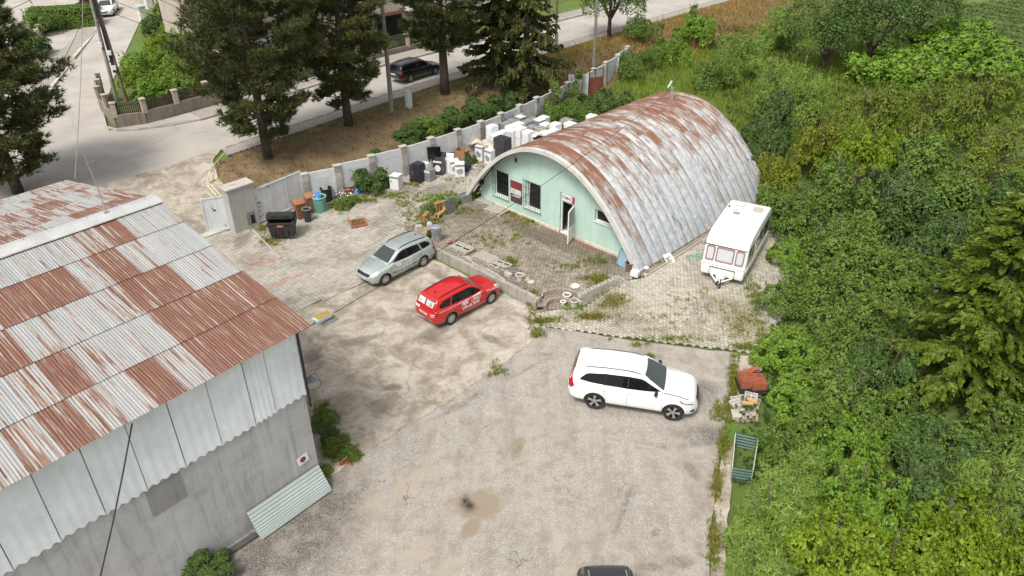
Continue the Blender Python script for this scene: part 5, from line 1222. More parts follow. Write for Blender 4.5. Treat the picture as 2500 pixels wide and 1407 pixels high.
def wheelie(label, q, rz):
    b = thing('wheelie_bin', label, 'bin', q, rz, 'brown wheelie bins by the gate')
    mb = MB(); lo = [(-.23, -.26, .06), (.23, -.26, .06), (.23, .24, .06), (-.23, .24, .06)]; hi = [(-.28, -.34, .98), (.28, -.34, .98), (.28, .32, .98), (-.28, .32, .98)]
    mb.add(lo+hi, [(3, 2, 1, 0), (4, 5, 6, 7)]+[(k, (k+1) % 4, 4+(k+1) % 4, 4+k) for k in range(4)]); mb.rbox((0, -.01, .97), (.60, .70, .06), .015); mb.build('tub', M_BROWN, b)
    mb = MB(); mb.rbox((0, -.02, 1.035), (.60, .74, .07), .03, (R(3), 0, 0)); mb.rbox((0, .0, 1.08), (.44, .5, .03), .01, (R(3), 0, 0)); mb.tube([(-.22, .38, 1.03), (.22, .38, 1.03)], .02, 6); mb.build('lid', simple('pale_brown_lid', (.33, .155, .085), .5, var=.12, scale=3), b, True)
    for sd in (-1, 1): mb = MB(); mb.lathe([(0, -.03), (.1, -.03), (.1, .03), (0, .03)], 14, Matrix.Translation((sd*.26, .26, .1)) @ Matrix.Rotation(R(90), 4, 'Y')); mb.build('wheel', M_TYRE, b)
    return b
q = G(733, 537); wheelie('nearer brown wheelie bin, left of the pair by the gate', (q.x, q.y+.2, q.z+.04), R(32)); q = G(760, 524); wheelie('rear brown wheelie bin against the turquoise barrel', (q.x-.05, q.y+.35, q.z+.04), R(30))
def tub(name, label, cat, q, r0, r1, h, mat, rim=None, inner=M_DARK, par=None):
    t = thing(name, label, cat, q); mb = MB(); mb.lathe([(0, .0), (r0, 0), (lerp(r0, r1, .5), h*.5), (r1, h-.03)], 24); mb.build('shell', mat, t, True)
    mb = MB(); mb.lathe([(r1, h-.06), (r1+.03, h-.05), (r1+.035, h-.01), (r1, h), (r1-.03, h-.01), (r1-.035, h-.06)], 24); mb.build('rim', rim or mat, t, True)
    mb = MB(); mb.lathe([(r1-.03, h-.02), (lerp(r0, r1, .4)-.03, h*.35), (0, h*.3)], 24); mb.build('inside', inner, t); return t
q = G(751, 546); tub('rubbish_bin', 'slim round charcoal bin in front of the brown bins', 'bin', (q.x, q.y+.2, q.z+.04), .19, .235, .82, simple('charcoal_plastic', (.035, .036, .038), .6), simple('grey_rim', (.20, .205, .21), .5))
q = G(781, 523); tub('barrel', 'turquoise plastic barrel beside the brown bins', 'barrel', (q.x, q.y+.3, q.z+.03), .34, .40, .98, simple('turquoise_plastic', (.11, .30, .235), .45, var=.2, scale=3, dirt=.25), simple('pale_turquoise', (.33, .46, .40), .5), simple('turquoise_dark', (.05, .15, .12), .6))
bq = Vector((q.x-.1, q.y+.32, q.z+.9))
def lumpy(name, label, cat, q, r, mat, sc=(1, 1, .7), seed=0, n=14, amp=.3):
    rr = np.random.default_rng(seed); ph = rr.uniform(0, 6, 8); mb = MB()
    def fn(i, j):
        th, la = 2*math.pi*i, math.pi*(j-.5); k = 1+amp*(.5*math.sin(3*th+ph[0])*math.cos(2*la+ph[1])+.4*math.sin(5*th+ph[2]+3*la)+.3*math.sin(7*la+ph[3]+2*th))
        return (r*k*math.cos(la)*math.cos(th)*sc[0], r*k*math.cos(la)*math.sin(th)*sc[1], r*k*math.sin(la)*sc[2])
    mb.grid(fn, 24, n); return tag(mb.build(name, mat, None, True, q, sharp=None), label, cat)
M_BLUE = simple('blue_plastic_bag', (.03, .24, .55), .35, var=.25, scale=6)
lumpy('plastic_bag', 'bright blue plastic bag stuffed in the turquoise barrel', 'bag', bq, .33, M_BLUE, (1, .8, .8), 3)
q = G(800, 492); tub('barrel', 'black open barrel behind the turquoise barrel', 'barrel', (q.x, q.y, q.z), .28, .33, .9, M_BLACK)
q = G(856, 470); t = thing('crate', 'rusty red open crate among the weeds at the fence', 'crate', (q.x, q.y, q.z), R(20)); mb = MB()
for a in ((-.4, 0, .03, .6), (.4, 0, .03, .6)): mb.box((a[0], 0, .25), (a[2], .6, .5))
for y in (-.3, .3): mb.box((0, y, .25), (.77, .03, .5))
mb.box((0, 0, .02), (.77, .57, .03)); mb.build('sides', simple('rust_red_steel', (.20, .05, .035), .75, var=.35), t)
lumpy('plastic_bag', 'small blue bag lying in the weeds beside the red crate', 'bag', G(873, 474)+Vector((0, 0, .12)), .18, M_BLUE, (1, 1, 1.2), 8)
# drain frame in the paving
q = G(875, 548); t = thing('drain_cover', 'rusty square drain cover set in the yard paving', 'drain cover', (q.x, q.y, q.z+.03), R(20)); mb = MB()
for s_ in (-1, 1): mb.box((s_*.42, 0, .05), (.10, .94, .1)); mb.box((0, s_*.42, .05), (.74, .10, .1))
mb.build('frame', simple('brick_red_frame', (.30, .115, .065), .8, var=.3), t); mb = MB(); mb.box((0, 0, .03), (.74, .74, .03)); mb.build('grate', simple('rust_grate', (.17, .07, .045), .8, var=.4, scale=9), t)
# long kerb stones dividing the paving by the container
ks = thing('kerb_row', 'row of low kerb stones crossing the yard paving below the container', 'kerb', (0, 0, 0)); a, b = G(618, 565), G(684, 635); n = 6; d_ = b-a
for k in range(n):
    c_ = a+d_*((k+.5)/n); mb = MB(); mb.rbox((0, 0, 0), (d_.length/n-.015, .10, .16), .015); mb.build('kerb_stone', M_KERB, ks, loc=(c_.x, c_.y, T(c_.x, c_.y)+.06), rotz=math.atan2(d_.y, d_.x))
# bent pale pipes behind the gate
M_PIPE = simple('cream_pipe', (.62, .53, .38), .5, var=.1); t = thing('pipe_frame', 'bent cream pipe frame behind the narrow gate leaf', 'frame', (0, 0, 0))
PP = [[(540, 478), (516, 452), (505, 447), (512, 419)], [(508, 472), (511, 476), (522, 482)], [(512, 419), (517, 440), (510, 472)], [(505, 452), (528, 478)], [(516, 410), (530, 395), (551, 370)], [(520, 425), (522, 462)]]
for k, L_ in enumerate(PP):
    pts = [G(x, y, z) for (x, y), z in zip(L_, ([1.5, 1.6, 1.7, 2.1], [1.0, 1.1, 1.1], [2.1, 1.8, .9], [1.6, 1.2], [1.6, 1.6, 1.65], [2.0, 1.0])[k])]
    MB().tube(pts, .035, 6).build('pipe', M_PIPE, t, True)
# --- appliances --------------------------------------------------------------
M_APW = simple('white_enamel', (.70, .71, .71), .35, var=.05, scale=2, bump=.02, dirt=.12, dirtcol=(.4, .37, .33)); M_APG = simple('grey_appliance_back', (.20, .205, .21), .5, var=.2, scale=3); M_APD = simple('graphite_enamel', (.045, .045, .048), .4, var=.1); M_APB = simple('beige_enamel', (.42, .40, .36), .5, var=.1)
M_TOPG = simple('dusty_grey_top', (.25, .245, .235), .7, var=.25, scale=4)
FR_G = 'discarded fridges behind the hut'
def fridge(px, py, h, w, d, rz, body, topm, label, doors=True, name='discarded_fridge', cat='fridge', group=FR_G, lean=0.0):
    q = top_at(px, py, h); t = thing(name, label, cat, (q.x, q.y, q.z+.045), HA+R(rz), group); t.rotation_euler = (lean, 0, HA+R(rz))
    mb = MB(); mb.rbox((0, 0, h/2), (w, d, h-.004), .015); mb.build('cabinet', body, t)
    mb = MB(); mb.rbox((0, 0, h+.004), (w*.98, d*.98, .014), .004); mb.build('top', topm, t)
    if doors:
        zs = [(.06, h*.62), (h*.64, h-.03)] if h > 1.2 else [(.06, h-.03)]
        for z0, z1 in zs:
            mb = MB(); mb.rbox((0, -d/2-.025, (z0+z1)/2), (w-.01, .05, z1-z0-.01), .012); dd_ = mb.build('door', body, t)
            mb = MB(); mb.rbox((-w*.40, -d/2-.062, (z0+z1)/2), (.025, .03, min(.3, (z1-z0)*.5)), .008); mb.build('handle', M_GALV, dd_)
    else:
        mb = MB()
        for k in range(int(h/.09)): mb.box((0, -d/2-.012, .08+k*.09), (w*.84, .008, .012))
        mb.box((0, -d/2-.06, .14), (w*.5, .12, .2)); mb.build('condenser', M_BLACK, t)
    return t
FL = [
 (1268, 280, 1.5, .6, .6, 8, M_APG, M_TOPG, 'grey fridge at the back corner nearest the fence'), (1271, 286, 1.62, .6, .6, 0, M_APG, M_APW, 'white topped grey fridge at the back of the pack near the fence'),
 (1221, 291, 1.45, .75, .6, 4, M_APG, M_TOPG, 'low grey freezer against the fence at the far left of the pack'), (1251, 295, 1.45, .65, .6, -4, M_APG, M_TOPG, 'grey fridge second from the fence in the back row'),
 (1303, 291, 1.45, .6, .6, 3, M_APG, M_TOPG, 'grey fridge in the middle of the back row'), (1328, 287, 1.6, .62, .62, 6, M_APW, M_APW, 'white fridge tallest in the back row beside the shrubs'),
 (1287, 297, 1.5, .62, .6, -2, M_APG, M_TOPG, 'grey fridge in the second row from the shrubs'), (1316, 294, 1.55, .64, .6, 2, M_APG, M_APW, 'white topped fridge with grey door in the second row'),
 (1213, 301, 1.4, .6, .6, 0, M_APG, M_TOPG, 'dark grey fridge hugging the fence behind the leftmost white one'), (1236, 302, 1.45, .6, .6, 5, M_APG, M_TOPG, 'flat topped grey fridge right of the leftmost white one'),
 (1267, 302, 1.5, .64, .6, -3, M_APW, M_APW, 'white fridge amid the grey ones in the third row'), (1202, 308, 1.75, .58, .6, 0, M_APW, M_APW, 'tall white fridge leftmost of the pack against the fence'),
 (1249, 309, 1.6, .64, .62, 2, M_APW, M_APW, 'white fridge directly behind the dark double door fridge'), (1271, 313, 1.75, .62, .62, -2, M_APW, M_APW, 'tall white fridge with a dark side in the middle of the pack'),
 (1300, 310, 1.35, .7, .62, 3, M_APG, M_TOPG, 'low grey freezer right of the tall white middle fridge'), (1332, 303, 1.5, .58, .6, 4, M_APW, M_APW, 'white fridge third from the hut in the third row'),
 (1323, 312, 1.4, .75, .62, 0, M_APB, M_TOPG, 'beige chest freezer near the hut roof'), (1356, 303, 1.5, .62, .62, -4, M_APW, M_APW, 'white fridge with a grey door beside the hut roof'),
 (1384, 293, 1.4, .75, .6, 6, M_APG, M_TOPG, 'grey fridge behind the last white ones at the hut'), (1393, 302, 1.45, .7, .6, 2, M_APW, M_APW, 'white fridge farthest right, cut by the hut roof'), (1373, 300, 1.38, .5, .6, 0, M_APG, M_TOPG, 'narrow grey fridge between two white ones at the hut'),
 (1249, 319, 1.6, .6, .62, 8, M_APW, M_APW, 'white fridge turned with its black condenser to the front'), (1229, 322, 1.4, .55, .6, 0, M_APW, M_APW, 'shorter white fridge behind the dark double door fridge'), (1213, 328, 1.3, .6, .6, -3, M_APW, M_APW, 'shorter white fridge left of the dark double door fridge'),
 (1290, 322, 1.65, .6, .6, 0, M_APW, M_APW, 'tall white fridge standing before the hut roof edge'), (1307, 328, 1.45, .6, .6, 4, M_APW, M_APW, 'white fridge low behind the hut roof, right of the tall one'), (1333, 324, 1.4, .7, .62, 0, M_APW, M_APW, 'white freezer half hidden by the hut roof'), (1352, 318, 1.35, .6, .6, 3, M_APW, M_APW, 'white fridge whose top just shows over the hut roof')]
for k, a in enumerate(FL): fridge(*a, doors=('condenser' not in a[8]))
fridge(1227, 338, 1.75, .92, .70, 4, M_APD, M_APD, 'large dark graphite double door fridge at the front of the pack')
fridge(1445, 283, 1.3, .62, .6, 10, M_APW, M_APW, 'lone white fridge beyond the hut roof by the shrubs')
def washer(px, py, rz, body, label, h=.85, name='washing_machine', cat='washing machine', group='discarded washing machines', porthole=True, z=None):
    q = top_at(px, py, h); t = thing(name, label, cat, (q.x, q.y, q.z+.045), HA+R(rz), group); mb = MB(); mb.rbox((0, 0, h/2), (.6, .58, h), .02); mb.build('cabinet', body, t)
    mb = MB(); mb.rbox((0, -.29, h-.07), (.58, .02, .11), .006); mb.build('control_panel', M_APG if body is M_APW else M_APW, t); mb = MB(); mb.rbox((0, 0, h+.006), (.60, .60, .03), .01); mb.build('top', body, t)
    if porthole:
        mb = MB(); mb.lathe([(.14, 0), (.19, .02), (.21, .0), (.21, -.01)], 24, Matrix.Translation((0, -.295, h*.47)) @ Matrix.Rotation(R(90), 4, 'X')); mb.lathe([(0, .01), (.14, .0)], 20, Matrix.Translation((0, -.295, h*.47)) @ Matrix.Rotation(R(90), 4, 'X')); mb.build('porthole', M_APW if body is not M_APW else M_GALV, t)
    return t
washer(1108, 393, 60, M_APW, 'white washing machine, left of the two nearest the hut corner'); washer(1122, 400, 48, M_APW, 'white washing machine nearest the hut corner with a round back plate')
washer(1174, 357, 10, M_APW, 'white washing machine under a beige tarpaulin', .95); washer(1197, 367, 0, M_APW, 'white washing machine just left of the hut rim', .95)
washer(966, 429, 22, M_APW, 'lone white tumble dryer beside the fence shrub', .88, porthole=False); washer(1072, 391, 25, M_APD, 'black washing machine with a white porthole ring', .95)
washer(1046, 415, 12, simple('steel_grey_enamel', (.28, .29, .30), .35, metal=.3), 'grey steel oven carrying a small white microwave', .72, 'oven', 'oven', None, False)
q = top_at(1038, 399, 1.05); t = thing('microwave', 'small white microwave standing on the grey oven', 'microwave', (q.x, q.y, q.z+.045+.74), HA+R(14)); mb = MB(); mb.rbox((0, 0, .16), (.46, .36, .32), .02); mb.build('cabinet', M_APW, t); mb = MB(); mb.box((-.05, -.185, .16), (.30, .012, .24)); mb.build('door', M_APG, t)
fridge(1021, 400, 1.2, .6, .55, 8, simple('navy_black', (.022, .024, .03), .4), simple('navy_top', (.03, .032, .04), .4), 'dark navy fridge left of the oven against the fence', True, group=None); fridge(1010, 404, 1.05, .35, .5, 5, M_APD, M_APD, 'narrow black cabinet leftmost of the dark appliances', False, 'discarded_cabinet', 'cabinet', None)
def slab(name, label, cat, px, py, z, dim, rot, mat): 
    q = G(px, py); mb = MB(); mb.rbox((0, 0, dim[2]/2), dim, .01); o = mb.build(name, mat, None, False, (q.x, q.y, q.z+z)); o.rotation_euler = rot; return tag(o, label, cat)
slab('leaning_glass_board', 'tall black glass panel leaning on the fence behind the oven', 'panel', 1062, 408, .05, (.85, .05, 1.5), (R(14), 0, HA+R(50)), M_GLASSD); slab('black_board', 'black oven front leaning beside the black washing machine', 'panel', 1078, 412, .05, (.6, .06, 1.05), (R(-10), 0, HA+R(20)), M_APD); slab('enamel_panel', 'white enamel side panel leaning on the washing machines', 'panel', 1093, 424, .04, (.6, .03, .95), (R(-12), 0, HA+R(10)), M_APW); slab('fridge_door', 'dark fridge door leaning beside the double door fridge', 'panel', 1258, 377, .05, (.6, .06, 1.35), (R(-9), R(5), HA+R(70)), M_APD); slab('fridge_door', 'second dark panel leaning next to the dark fridge door', 'panel', 1264, 374, .05, (.55, .05, 1.3), (R(-12), R(6), HA+R(75)), M_APG)
slab('glass_hob', 'black glass hob plate on top of the white fridges by the hut', 'hob', 1314, 386, 1.36, (.62, .52, .06), (R(12), 0, HA+R(10)), M_GLASSD)
q = top_at(1128, 366, .85); t = thing('cardboard_box', 'brown cardboard box with open flaps near the fence', 'box', (q.x, q.y, q.z+.04), HA+R(15)); M_CARD = simple('cardboard', (.30, .165, .085), .85, var=.12); mb = MB()
for x in (-.36, .36): mb.box((x, 0, .42), (.012, .6, .84))
for y in (-.3, .3): mb.box((0, y, .42), (.705, .012, .84))
mb.box((0, 0, .02), (.7, .58, .012)); mb.build('walls', M_CARD, t)
for x, r_ in ((-.42, -35), (.42, 35)): mb = MB(); mb.box((x, 0, .88), (.16, .58, .01), (0, R(r_), 0)); mb.build('flap', M_CARD, t)
def tarp(name, label, px, py, z, sx, sy, mat, seed, rz=0.0):
    q = G(px, py); rr = np.random.default_rng(seed); ph = rr.uniform(0, 6, 6); mb = MB()
    mb.grid(lambda i, j: (sx*(i-.5)*(1+.15*math.sin(5*j+ph[0])), sy*(j-.5)*(1+.12*math.sin(4*i+ph[1])), .10*math.sin(6*i+ph[2]+3*j)+.07*math.sin(9*j+ph[3])-.35*(abs(i-.5)*2)**3), 18, 14)
    o = mb.build(name, mat, None, True, (q.x, q.y, q.z+z), rz, sharp=None); sm_ = o.modifiers.new('s', 'SOLIDIFY'); sm_.thickness = .015; return tag(o, label, 'tarpaulin')
M_TARP = simple('dirty_cream_tarp', (.46, .40, .32), .8, var=.25, scale=3); tarp('tarpaulin', 'crumpled cream tarpaulin draped over the washing machines', 1186, 385, 1.0, 1.7, 1.2, M_TARP, 2, HA); tarp('tarpaulin', 'round cream sheet lying beside the fence and the fridges', 1160, 372, .75, 1.5, 1.0, simple('pale_cream_sheet', (.52, .46, .37), .8, var=.2), 5, HA+R(30))
q = G(1103, 398); t = thing('bicycle_wheel', 'bare bicycle wheel leaning among the appliances', 'wheel', (q.x, q.y, q.z+.05), HA); t.rotation_euler = (R(60), 0, HA+R(20)); mb = MB(); mb.lathe([(.30, -.015), (.33, 0), (.30, .015), (.285, 0)], 28, Matrix.Translation((0, .33, 0)), True); mb.build('tyre', M_TYRE, t); mb = MB()
for k in range(12): a = 2*math.pi*k/12; mb.tube([(0, .33, 0), (.29*math.cos(a), .33+.29*math.sin(a), 0)], .003, 3)
mb.build('spokes', M_GALV, t)
lumpy('rubbish_bag', 'dark blue rubbish bag behind the nearest washing machine', 'bag', G(1136, 418)+Vector((0, 0, .3)), .32, simple('navy_bag', (.02, .022, .035), .4), (1, 1, 1.1), 12)
slab('dish_aerial', 'white dish aerial standing on edge among the appliances', 'dish', 1097, 408, .3, (.55, .06, .6), (R(-25), 0, HA+R(30)), M_APW)
db = MB(); r_ = random.Random(5)
for k in range(70):
    g = G(r_.gauss(1165, 14), r_.gauss(398, 7)); db.box((g.x, g.y, g.z+.06+r_.random()*.05), (r_.uniform(.06, .28), r_.uniform(.04, .16), .02), (r_.uniform(-.4, .4), r_.uniform(-.4, .4), r_.uniform(0, 3)))
tag(db.build('paper_litter', simple('cream_litter', (.50, .43, .33), .85, var=.3)), 'scattered cream paper and foam scraps beside the hut corner', 'litter', kind='stuff')

# --- patio things -------------------------------------------------------------
def pallet(label, px, py, z, rz, n=6, tilt=(0, 0), miss=(), L_=1.2, W_=.8):
    q = G(px, py, z); t = thing('pallet', label, 'pallet', (q.x, q.y, z), HA+R(rz), 'weathered pallets'); t.rotation_euler = (tilt[0], tilt[1], HA+R(rz))
    for k in range(n):
        if k in miss: continue
        mb = MB(); mb.box((rng.uniform(-.02, .02), -W_/2+W_*(k+.5)/n, .125), (L_, W_/n-.035, .022), (rng.uniform(-.01, .01), 0, rng.uniform(-.02, .02))); mb.build('deck_board', M_WOOD, t)
    for x in (-.55, 0, .55): mb = MB(); mb.box((x*L_/1.2, 0, .065), (.10, W_, .09)); mb.build('bearer', M_WOOD, t)
    for y in (-.36, 0, .36): mb = MB(); mb.box((0, y*W_/.8, .010), (L_, .09, .018)); mb.build('bottom_board', M_WOOD, t)
    return t
pallet('weathered pallet leaning into the dark gap at the hut rim', 1190, 493, .55, 2, 7, (R(8), 0)); pallet('weathered pallet lying below the barred windows', 1212, 517, .52, 4, 7)
pallet('grey pallet on the retaining wall nearest the trash can', 1128, 609, .58, 3, 7, miss=(3,)); pallet('grey pallet in the middle behind the retaining wall', 1186, 633, .57, 2, 7); pallet('broken pallet near the planter trough behind the retaining wall', 1222, 652, .55, 6, 6, miss=(1, 4), L_=.9)
t = thing('planks', 'loose planks lying along the top of the retaining wall', 'planks', tuple(ST(-8.0, -4.85, PZ)), HA)
for k in range(5): mb = MB(); mb.box((.4+k*.9, rng.uniform(-.25, .25), .03+.02*(k % 2)), (1.5, .09, .025), (0, 0, rng.uniform(-.15, .15))); mb.build('plank', M_WOOD, t)
q = G(1066, 590, PZ); t = thing('trash_can', 'dented galvanised trash can at the end of the retaining wall', 'trash can', (q.x, q.y+.1, PZ)); mb = MB(); mb.lathe([(0, 0), (.23, 0), (.235, .2), (.25, .22), (.25, .5), (.262, .52), (.27, .82)], 24); mb.build('body', M_GALV, t, True); mb = MB(); mb.lathe([(.285, .80), (.29, .84), (.2, .89), (.05, .91), (0, .91)], 24); mb.box((0, 0, .94), (.14, .03, .04)); mb.build('lid', M_GALV, t, True)
slab('stone_block', 'pale stone block beside the trash can', 'block', 1022, 577, .1, (.35, .3, .55), (0, R(6), .4), M_CONC2); slab('cement_bag', 'torn brown cement bag slumped beside the trash can', 'bag', 1042, 580, .15, (.5, .35, .45), (R(12), R(10), .9), simple('kraft_paper', (.33, .26, .19), .85, var=.25)); lumpy('plastic_bottle_bag', 'clear blue plastic bag squeezed behind the trash can', 'bag', G(1050, 568)+Vector((0, 0, .45)), .15, simple('pale_blue_bag', (.45, .52, .62), .35, var=.3, scale=9), (1, .8, 1.4), 4)
sp_ = MB(); r_ = random.Random(9)
for k in range(60): a, d_ = r_.uniform(0, 6.28), abs(r_.gauss(0, .22)); sp_.rbox((math.cos(a)*d_, math.sin(a)*d_*.8, .03+max(0, .16-d_*.3)*r_.random()), (r_.uniform(.05, .11), r_.uniform(.04, .09), .05), .01, (r_.uniform(-.6, .6), r_.uniform(-.6, .6), r_.uniform(0, 3)))
q = G(1100, 592, PZ); tag(sp_.build('brick_rubble', simple('pink_brick', (.40, .235, .175), .9, var=.3), loc=(q.x, q.y, PZ)), 'small heap of pink brick rubble behind the trash can', 'rubble', kind='stuff')
M_CLAY = simple('yellow_clay_pipe', (.34, .215, .085), .7, var=.25, scale=4); pipe_m = MB().lathe([(.10, 0), (.10, .52), (.125, .54), (.125, .62), (.10, .62), (.085, .6), (.085, .02)], 14, closed=True).mesh('shaft', M_CLAY, True, 40)
CP = [(1066, 520, 90, 0, 'upright clay pipe at the left end of the back row'), (1073, 517, 88, 20, 'upright clay pipe second from the left in the back row'), (1083, 515, 92, 0, 'upright clay pipe third in the back row'), (1091, 514, 86, 0, 'upright clay pipe at the right end of the back row beside the slab'), (1034, 541, 60, 200, 'tilted clay pipe leftmost of the front heap'), (1048, 540, 75, 230, 'tilted clay pipe in the middle of the front heap'), (1059, 541, 40, 300, 'fallen clay pipe at the right of the front heap'), (1070, 531, 20, 40, 'clay pipe lying flat between the two rows'), (1036, 549, 85, 0, 'short clay pipe nearest the trash can'), (1079, 527, 30, 60, 'clay pipe lying flat under the back row')]
for px_, py_, el, az, lab in CP:
    q = G(px_, py_); t = thing('clay_pipe', lab, 'pipe', (q.x, q.y, q.z+.14 if el < 50 else q.z+.02), 0, 'clay pipes beside the patio'); t.rotation_euler = (0, R(90-el), R(az)); link('shaft', pipe_m, t)
    mb = MB(); mb.lathe([(.124, .535), (.14, .55), (.14, .61), (.124, .625)], 14); mb.build('collar', M_CLAY, t, True)
slab('roof_slab', 'dark ribbed slab leaning behind the clay pipes', 'slab', 1106, 524, .05, (.75, .07, .85), (R(-22), 0, HA+R(95)), simple('dark_slate', (.10, .095, .088), .85, var=.25))
def trough(label, q, rz, L_, W_, H_, mat):
    t = thing('planter_trough', label, 'planter', q, rz); mb = MB()
    for y in (-W_/2, W_/2): mb.box((0, y, H_/2), (L_, .05, H_))
    for x in (-L_/2+.025, L_/2-.025): mb.box((x, 0, H_/2), (.05, W_-.05, H_))
    mb.box((0, 0, .03), (L_-.1, W_-.05, .04)); mb.build('walls', mat, t); mb = MB(); mb.box((0, 0, H_-.07), (L_-.1, W_-.05, .02)); mb.build('soil', M_DIRT, t); return t
M_TROUGH = simple('grey_concrete_trough', (.21, .20, .19), .9, var=.2)
q = G(1103, 498); trough('dark concrete planter trough at the shrub by the pipes', (q.x, q.y, q.z), HA+R(70), .9, .45, .55, M_TROUGH); q = G(1135, 493); trough('dark concrete planter trough at the left foot of the hut', (q.x, q.y, q.z), HA+R(80), .7, .45, .5, M_TROUGH); q = G(1243, 668, PZ); trough('low grey planter trough of weeds behind the retaining wall', (q.x, q.y, PZ), HA+R(45), 1.0, .4, .22, M_TROUGH)
o_ = MB().rbox((0, 0, .11), (.45, .22, .22), .015).build('loose_block', M_CONC2, None, False, tuple(G(1240, 675, PZ)), HA+R(-8)); tag(o_, 'loose grey concrete block touching the low planter trough', 'block')
M_BUCK = simple('cement_bucket', (.50, .475, .42), .7, var=.25, scale=6, dirt=.4, dirtcol=(.3, .27, .22)); M_BUCKW = simple('white_bucket', (.66, .65, .61), .5, var=.12, scale=5)
for px_, py_, z, r0, r1, h, m, lab in ((1269, 688, PZ, .15, .19, .36, M_BUCK, 'cement crusted bucket on the patio left of the steps'), (1314, 738, .14, .15, .19, .38, M_BUCK, 'cement crusted bucket at the left end of the steps'), (1384, 737, .14, .14, .18, .36, M_BUCKW, 'white bucket standing upright on the step landing'), (1402, 752, .10, .15, .19, .38, M_BUCK, 'cement crusted bucket at the right end of the steps'), (1375, 747, .14, .09, .12, .2, M_BUCKW, 'small white pail on the step landing')):
    q = G(px_, py_, z); tub('bucket', lab, 'bucket', (q.x, q.y+.1, z), r0, r1, h, m, None, simple('bucket_inside', (.25, .235, .20), .8))
for px_, py_, r_, lab, m in ((1284, 683, .16, 'yellowed bucket lid lying on the patio left of the steps', simple('yellowed', (.48, .42, .28), .6)), (1296, 690, .17, 'cream bucket lid lying nearest the steps', M_BUCK), (1404, 700, .22, 'white round lid on the patio above the steps', M_BUCKW)):
    q = G(px_, py_, PZ); mb = MB(); mb.lathe([(0, .035), (r_*.9, .03), (r_, .045), (r_*1.03, .02), (r_, 0)], 22); tag(mb.build('pail_cover', m, None, True, (q.x, q.y, PZ+.01)), lab, 'lid')
# things at the right foot of the hut
q = ST(-.95, -.05, PZ); t = thing('blue_window', 'pale blue window sash leaning against the mint wall', 'window', tuple(q), HA); t.rotation_euler = (R(-22), 0, HA); mb = MB()
for x in (-.3, .3): mb.box((x, 0, .45), (.06, .05, .9))
for z in (.03, .87): mb.box((0, 0, z), (.54, .05, .06))
mb.build('frame', simple('blue_frame', (.12, .23, .27), .5), t); mb = MB(); mb.box((0, 0, .45), (.54, .015, .78)); mb.build('pane', simple('blue_pane', (.23, .34, .41), .2, var=.1), t)
tub('pot', 'brown barrel pot at the right foot of the hut', 'pot', tuple(ST(-.45, -.05, PZ)), .16, .2, .45, simple('brown_pot', (.16, .105, .075), .7))
tag(MB().rbox((0, 0, .15), (.4, .3, .3), .02).build('white_block', M_APW, None, False, tuple(ST(.08, -.28, PZ)), HA+R(10)), 'white painted block at the tip of the hut rim', 'block')
t = thing('floor_lamp', 'small white fan head lying at the right foot of the hut', 'fan', tuple(ST(.38, .2, .55))); mb = MB(); mb.lathe([(0, .3), (.1, .3), (.12, .34), (.1, .38), (0, .38)], 14); mb.build('head', M_WHITE, t); mb = MB(); mb.tube([(0, 0, 0), (0, 0, .32)], .025, 6); mb.lathe([(0, 0), (.14, 0), (.1, .04), (0, .04)], 14); mb.build('stand', M_GALV, t)
q = ST(.42, 2.05, .55); t = thing('washbasin', 'white ceramic washbasin propped against the hut panels', 'washbasin', tuple(q), HA+R(90)); t.rotation_euler = (R(35), 0, HA+R(80)); mb = MB(); mb.lathe([(0, .02), (.16, .04), (.22, .12), (.25, .16), (.28, .16), (.28, .12), (.2, .0), (0, -.04)], 24); mb.rbox((0, .22, .15), (.5, .2, .06), .02); mb.build('basin', M_APW, t, True); mb = MB(); mb.lathe([(0, .045), (.06, .05)], 12); mb.build('plug_hole', M_DARK, t)
for s_, t_, lab, m in ((.75, 5.0, 'brown concrete block on the edging beside the hut', M_CONCRETE), (1.3, 5.9, 'white plastic canister lying between hut and caravan', M_APW)): tag(MB().rbox((0, 0, .13), (.5, .24, .26), .05).build('loose_block' if m is M_CONCRETE else 'canister', m, None, True, tuple(ST(s_, t_, TS(s_, t_)+.04)), HA+R(75)), lab, 'block' if m is M_CONCRETE else 'canister')
def cable(name, label, pts, r, mat, cat='cable', n=5): return tag(MB().tube(pts, r, n).build(name, mat, None, True), label, cat)
r_ = random.Random(3); pts = []
for k in range(26): s_, t_ = 1.15+.35*math.sin(k*.9)+.1*r_.random(), 2.6+k*.06+.3*math.cos(k*1.3); pts.append(ST(s_, t_, TS(s_, t_)+.06))
cable('garden_hose', 'tangled teal hose on the paving beside the hut', pts, .014, simple('teal_hose', (.08, .34, .27), .5), 'hose')
pts = []
for k in range(14): l = ARC-.2-1.5*(1-abs(k/13-.35)); qq, nn = arcpt(l); pts.append(ST(qq.x+nn.x*.14, 3.9+.035*k+.12*math.sin(k*.8), qq.z+nn.z*.14))
cable('blue_rope', 'blue rope hanging on the lower hut panels', pts, .014, simple('blue_rope', (.03, .06, .20), .7), 'rope')
t = thing('tubular_chair_frame', 'bent tube frame standing in the grass beside the caravan', 'frame', (12.6, 31.6, .45), R(30))
for x in (-.2, .2): MB().tube([(x, -.2, 0), (x, -.2, .4), (x, -.1, .46), (x, .1, .46), (x, .2, .4), (x, .2, 0)], .014, 6).build('side_tube', M_GALV, t, True)
MB().tube([(-.2, .1, .46), (.2, .1, .46)], .014, 6).build('cross_tube', M_GALV, t)

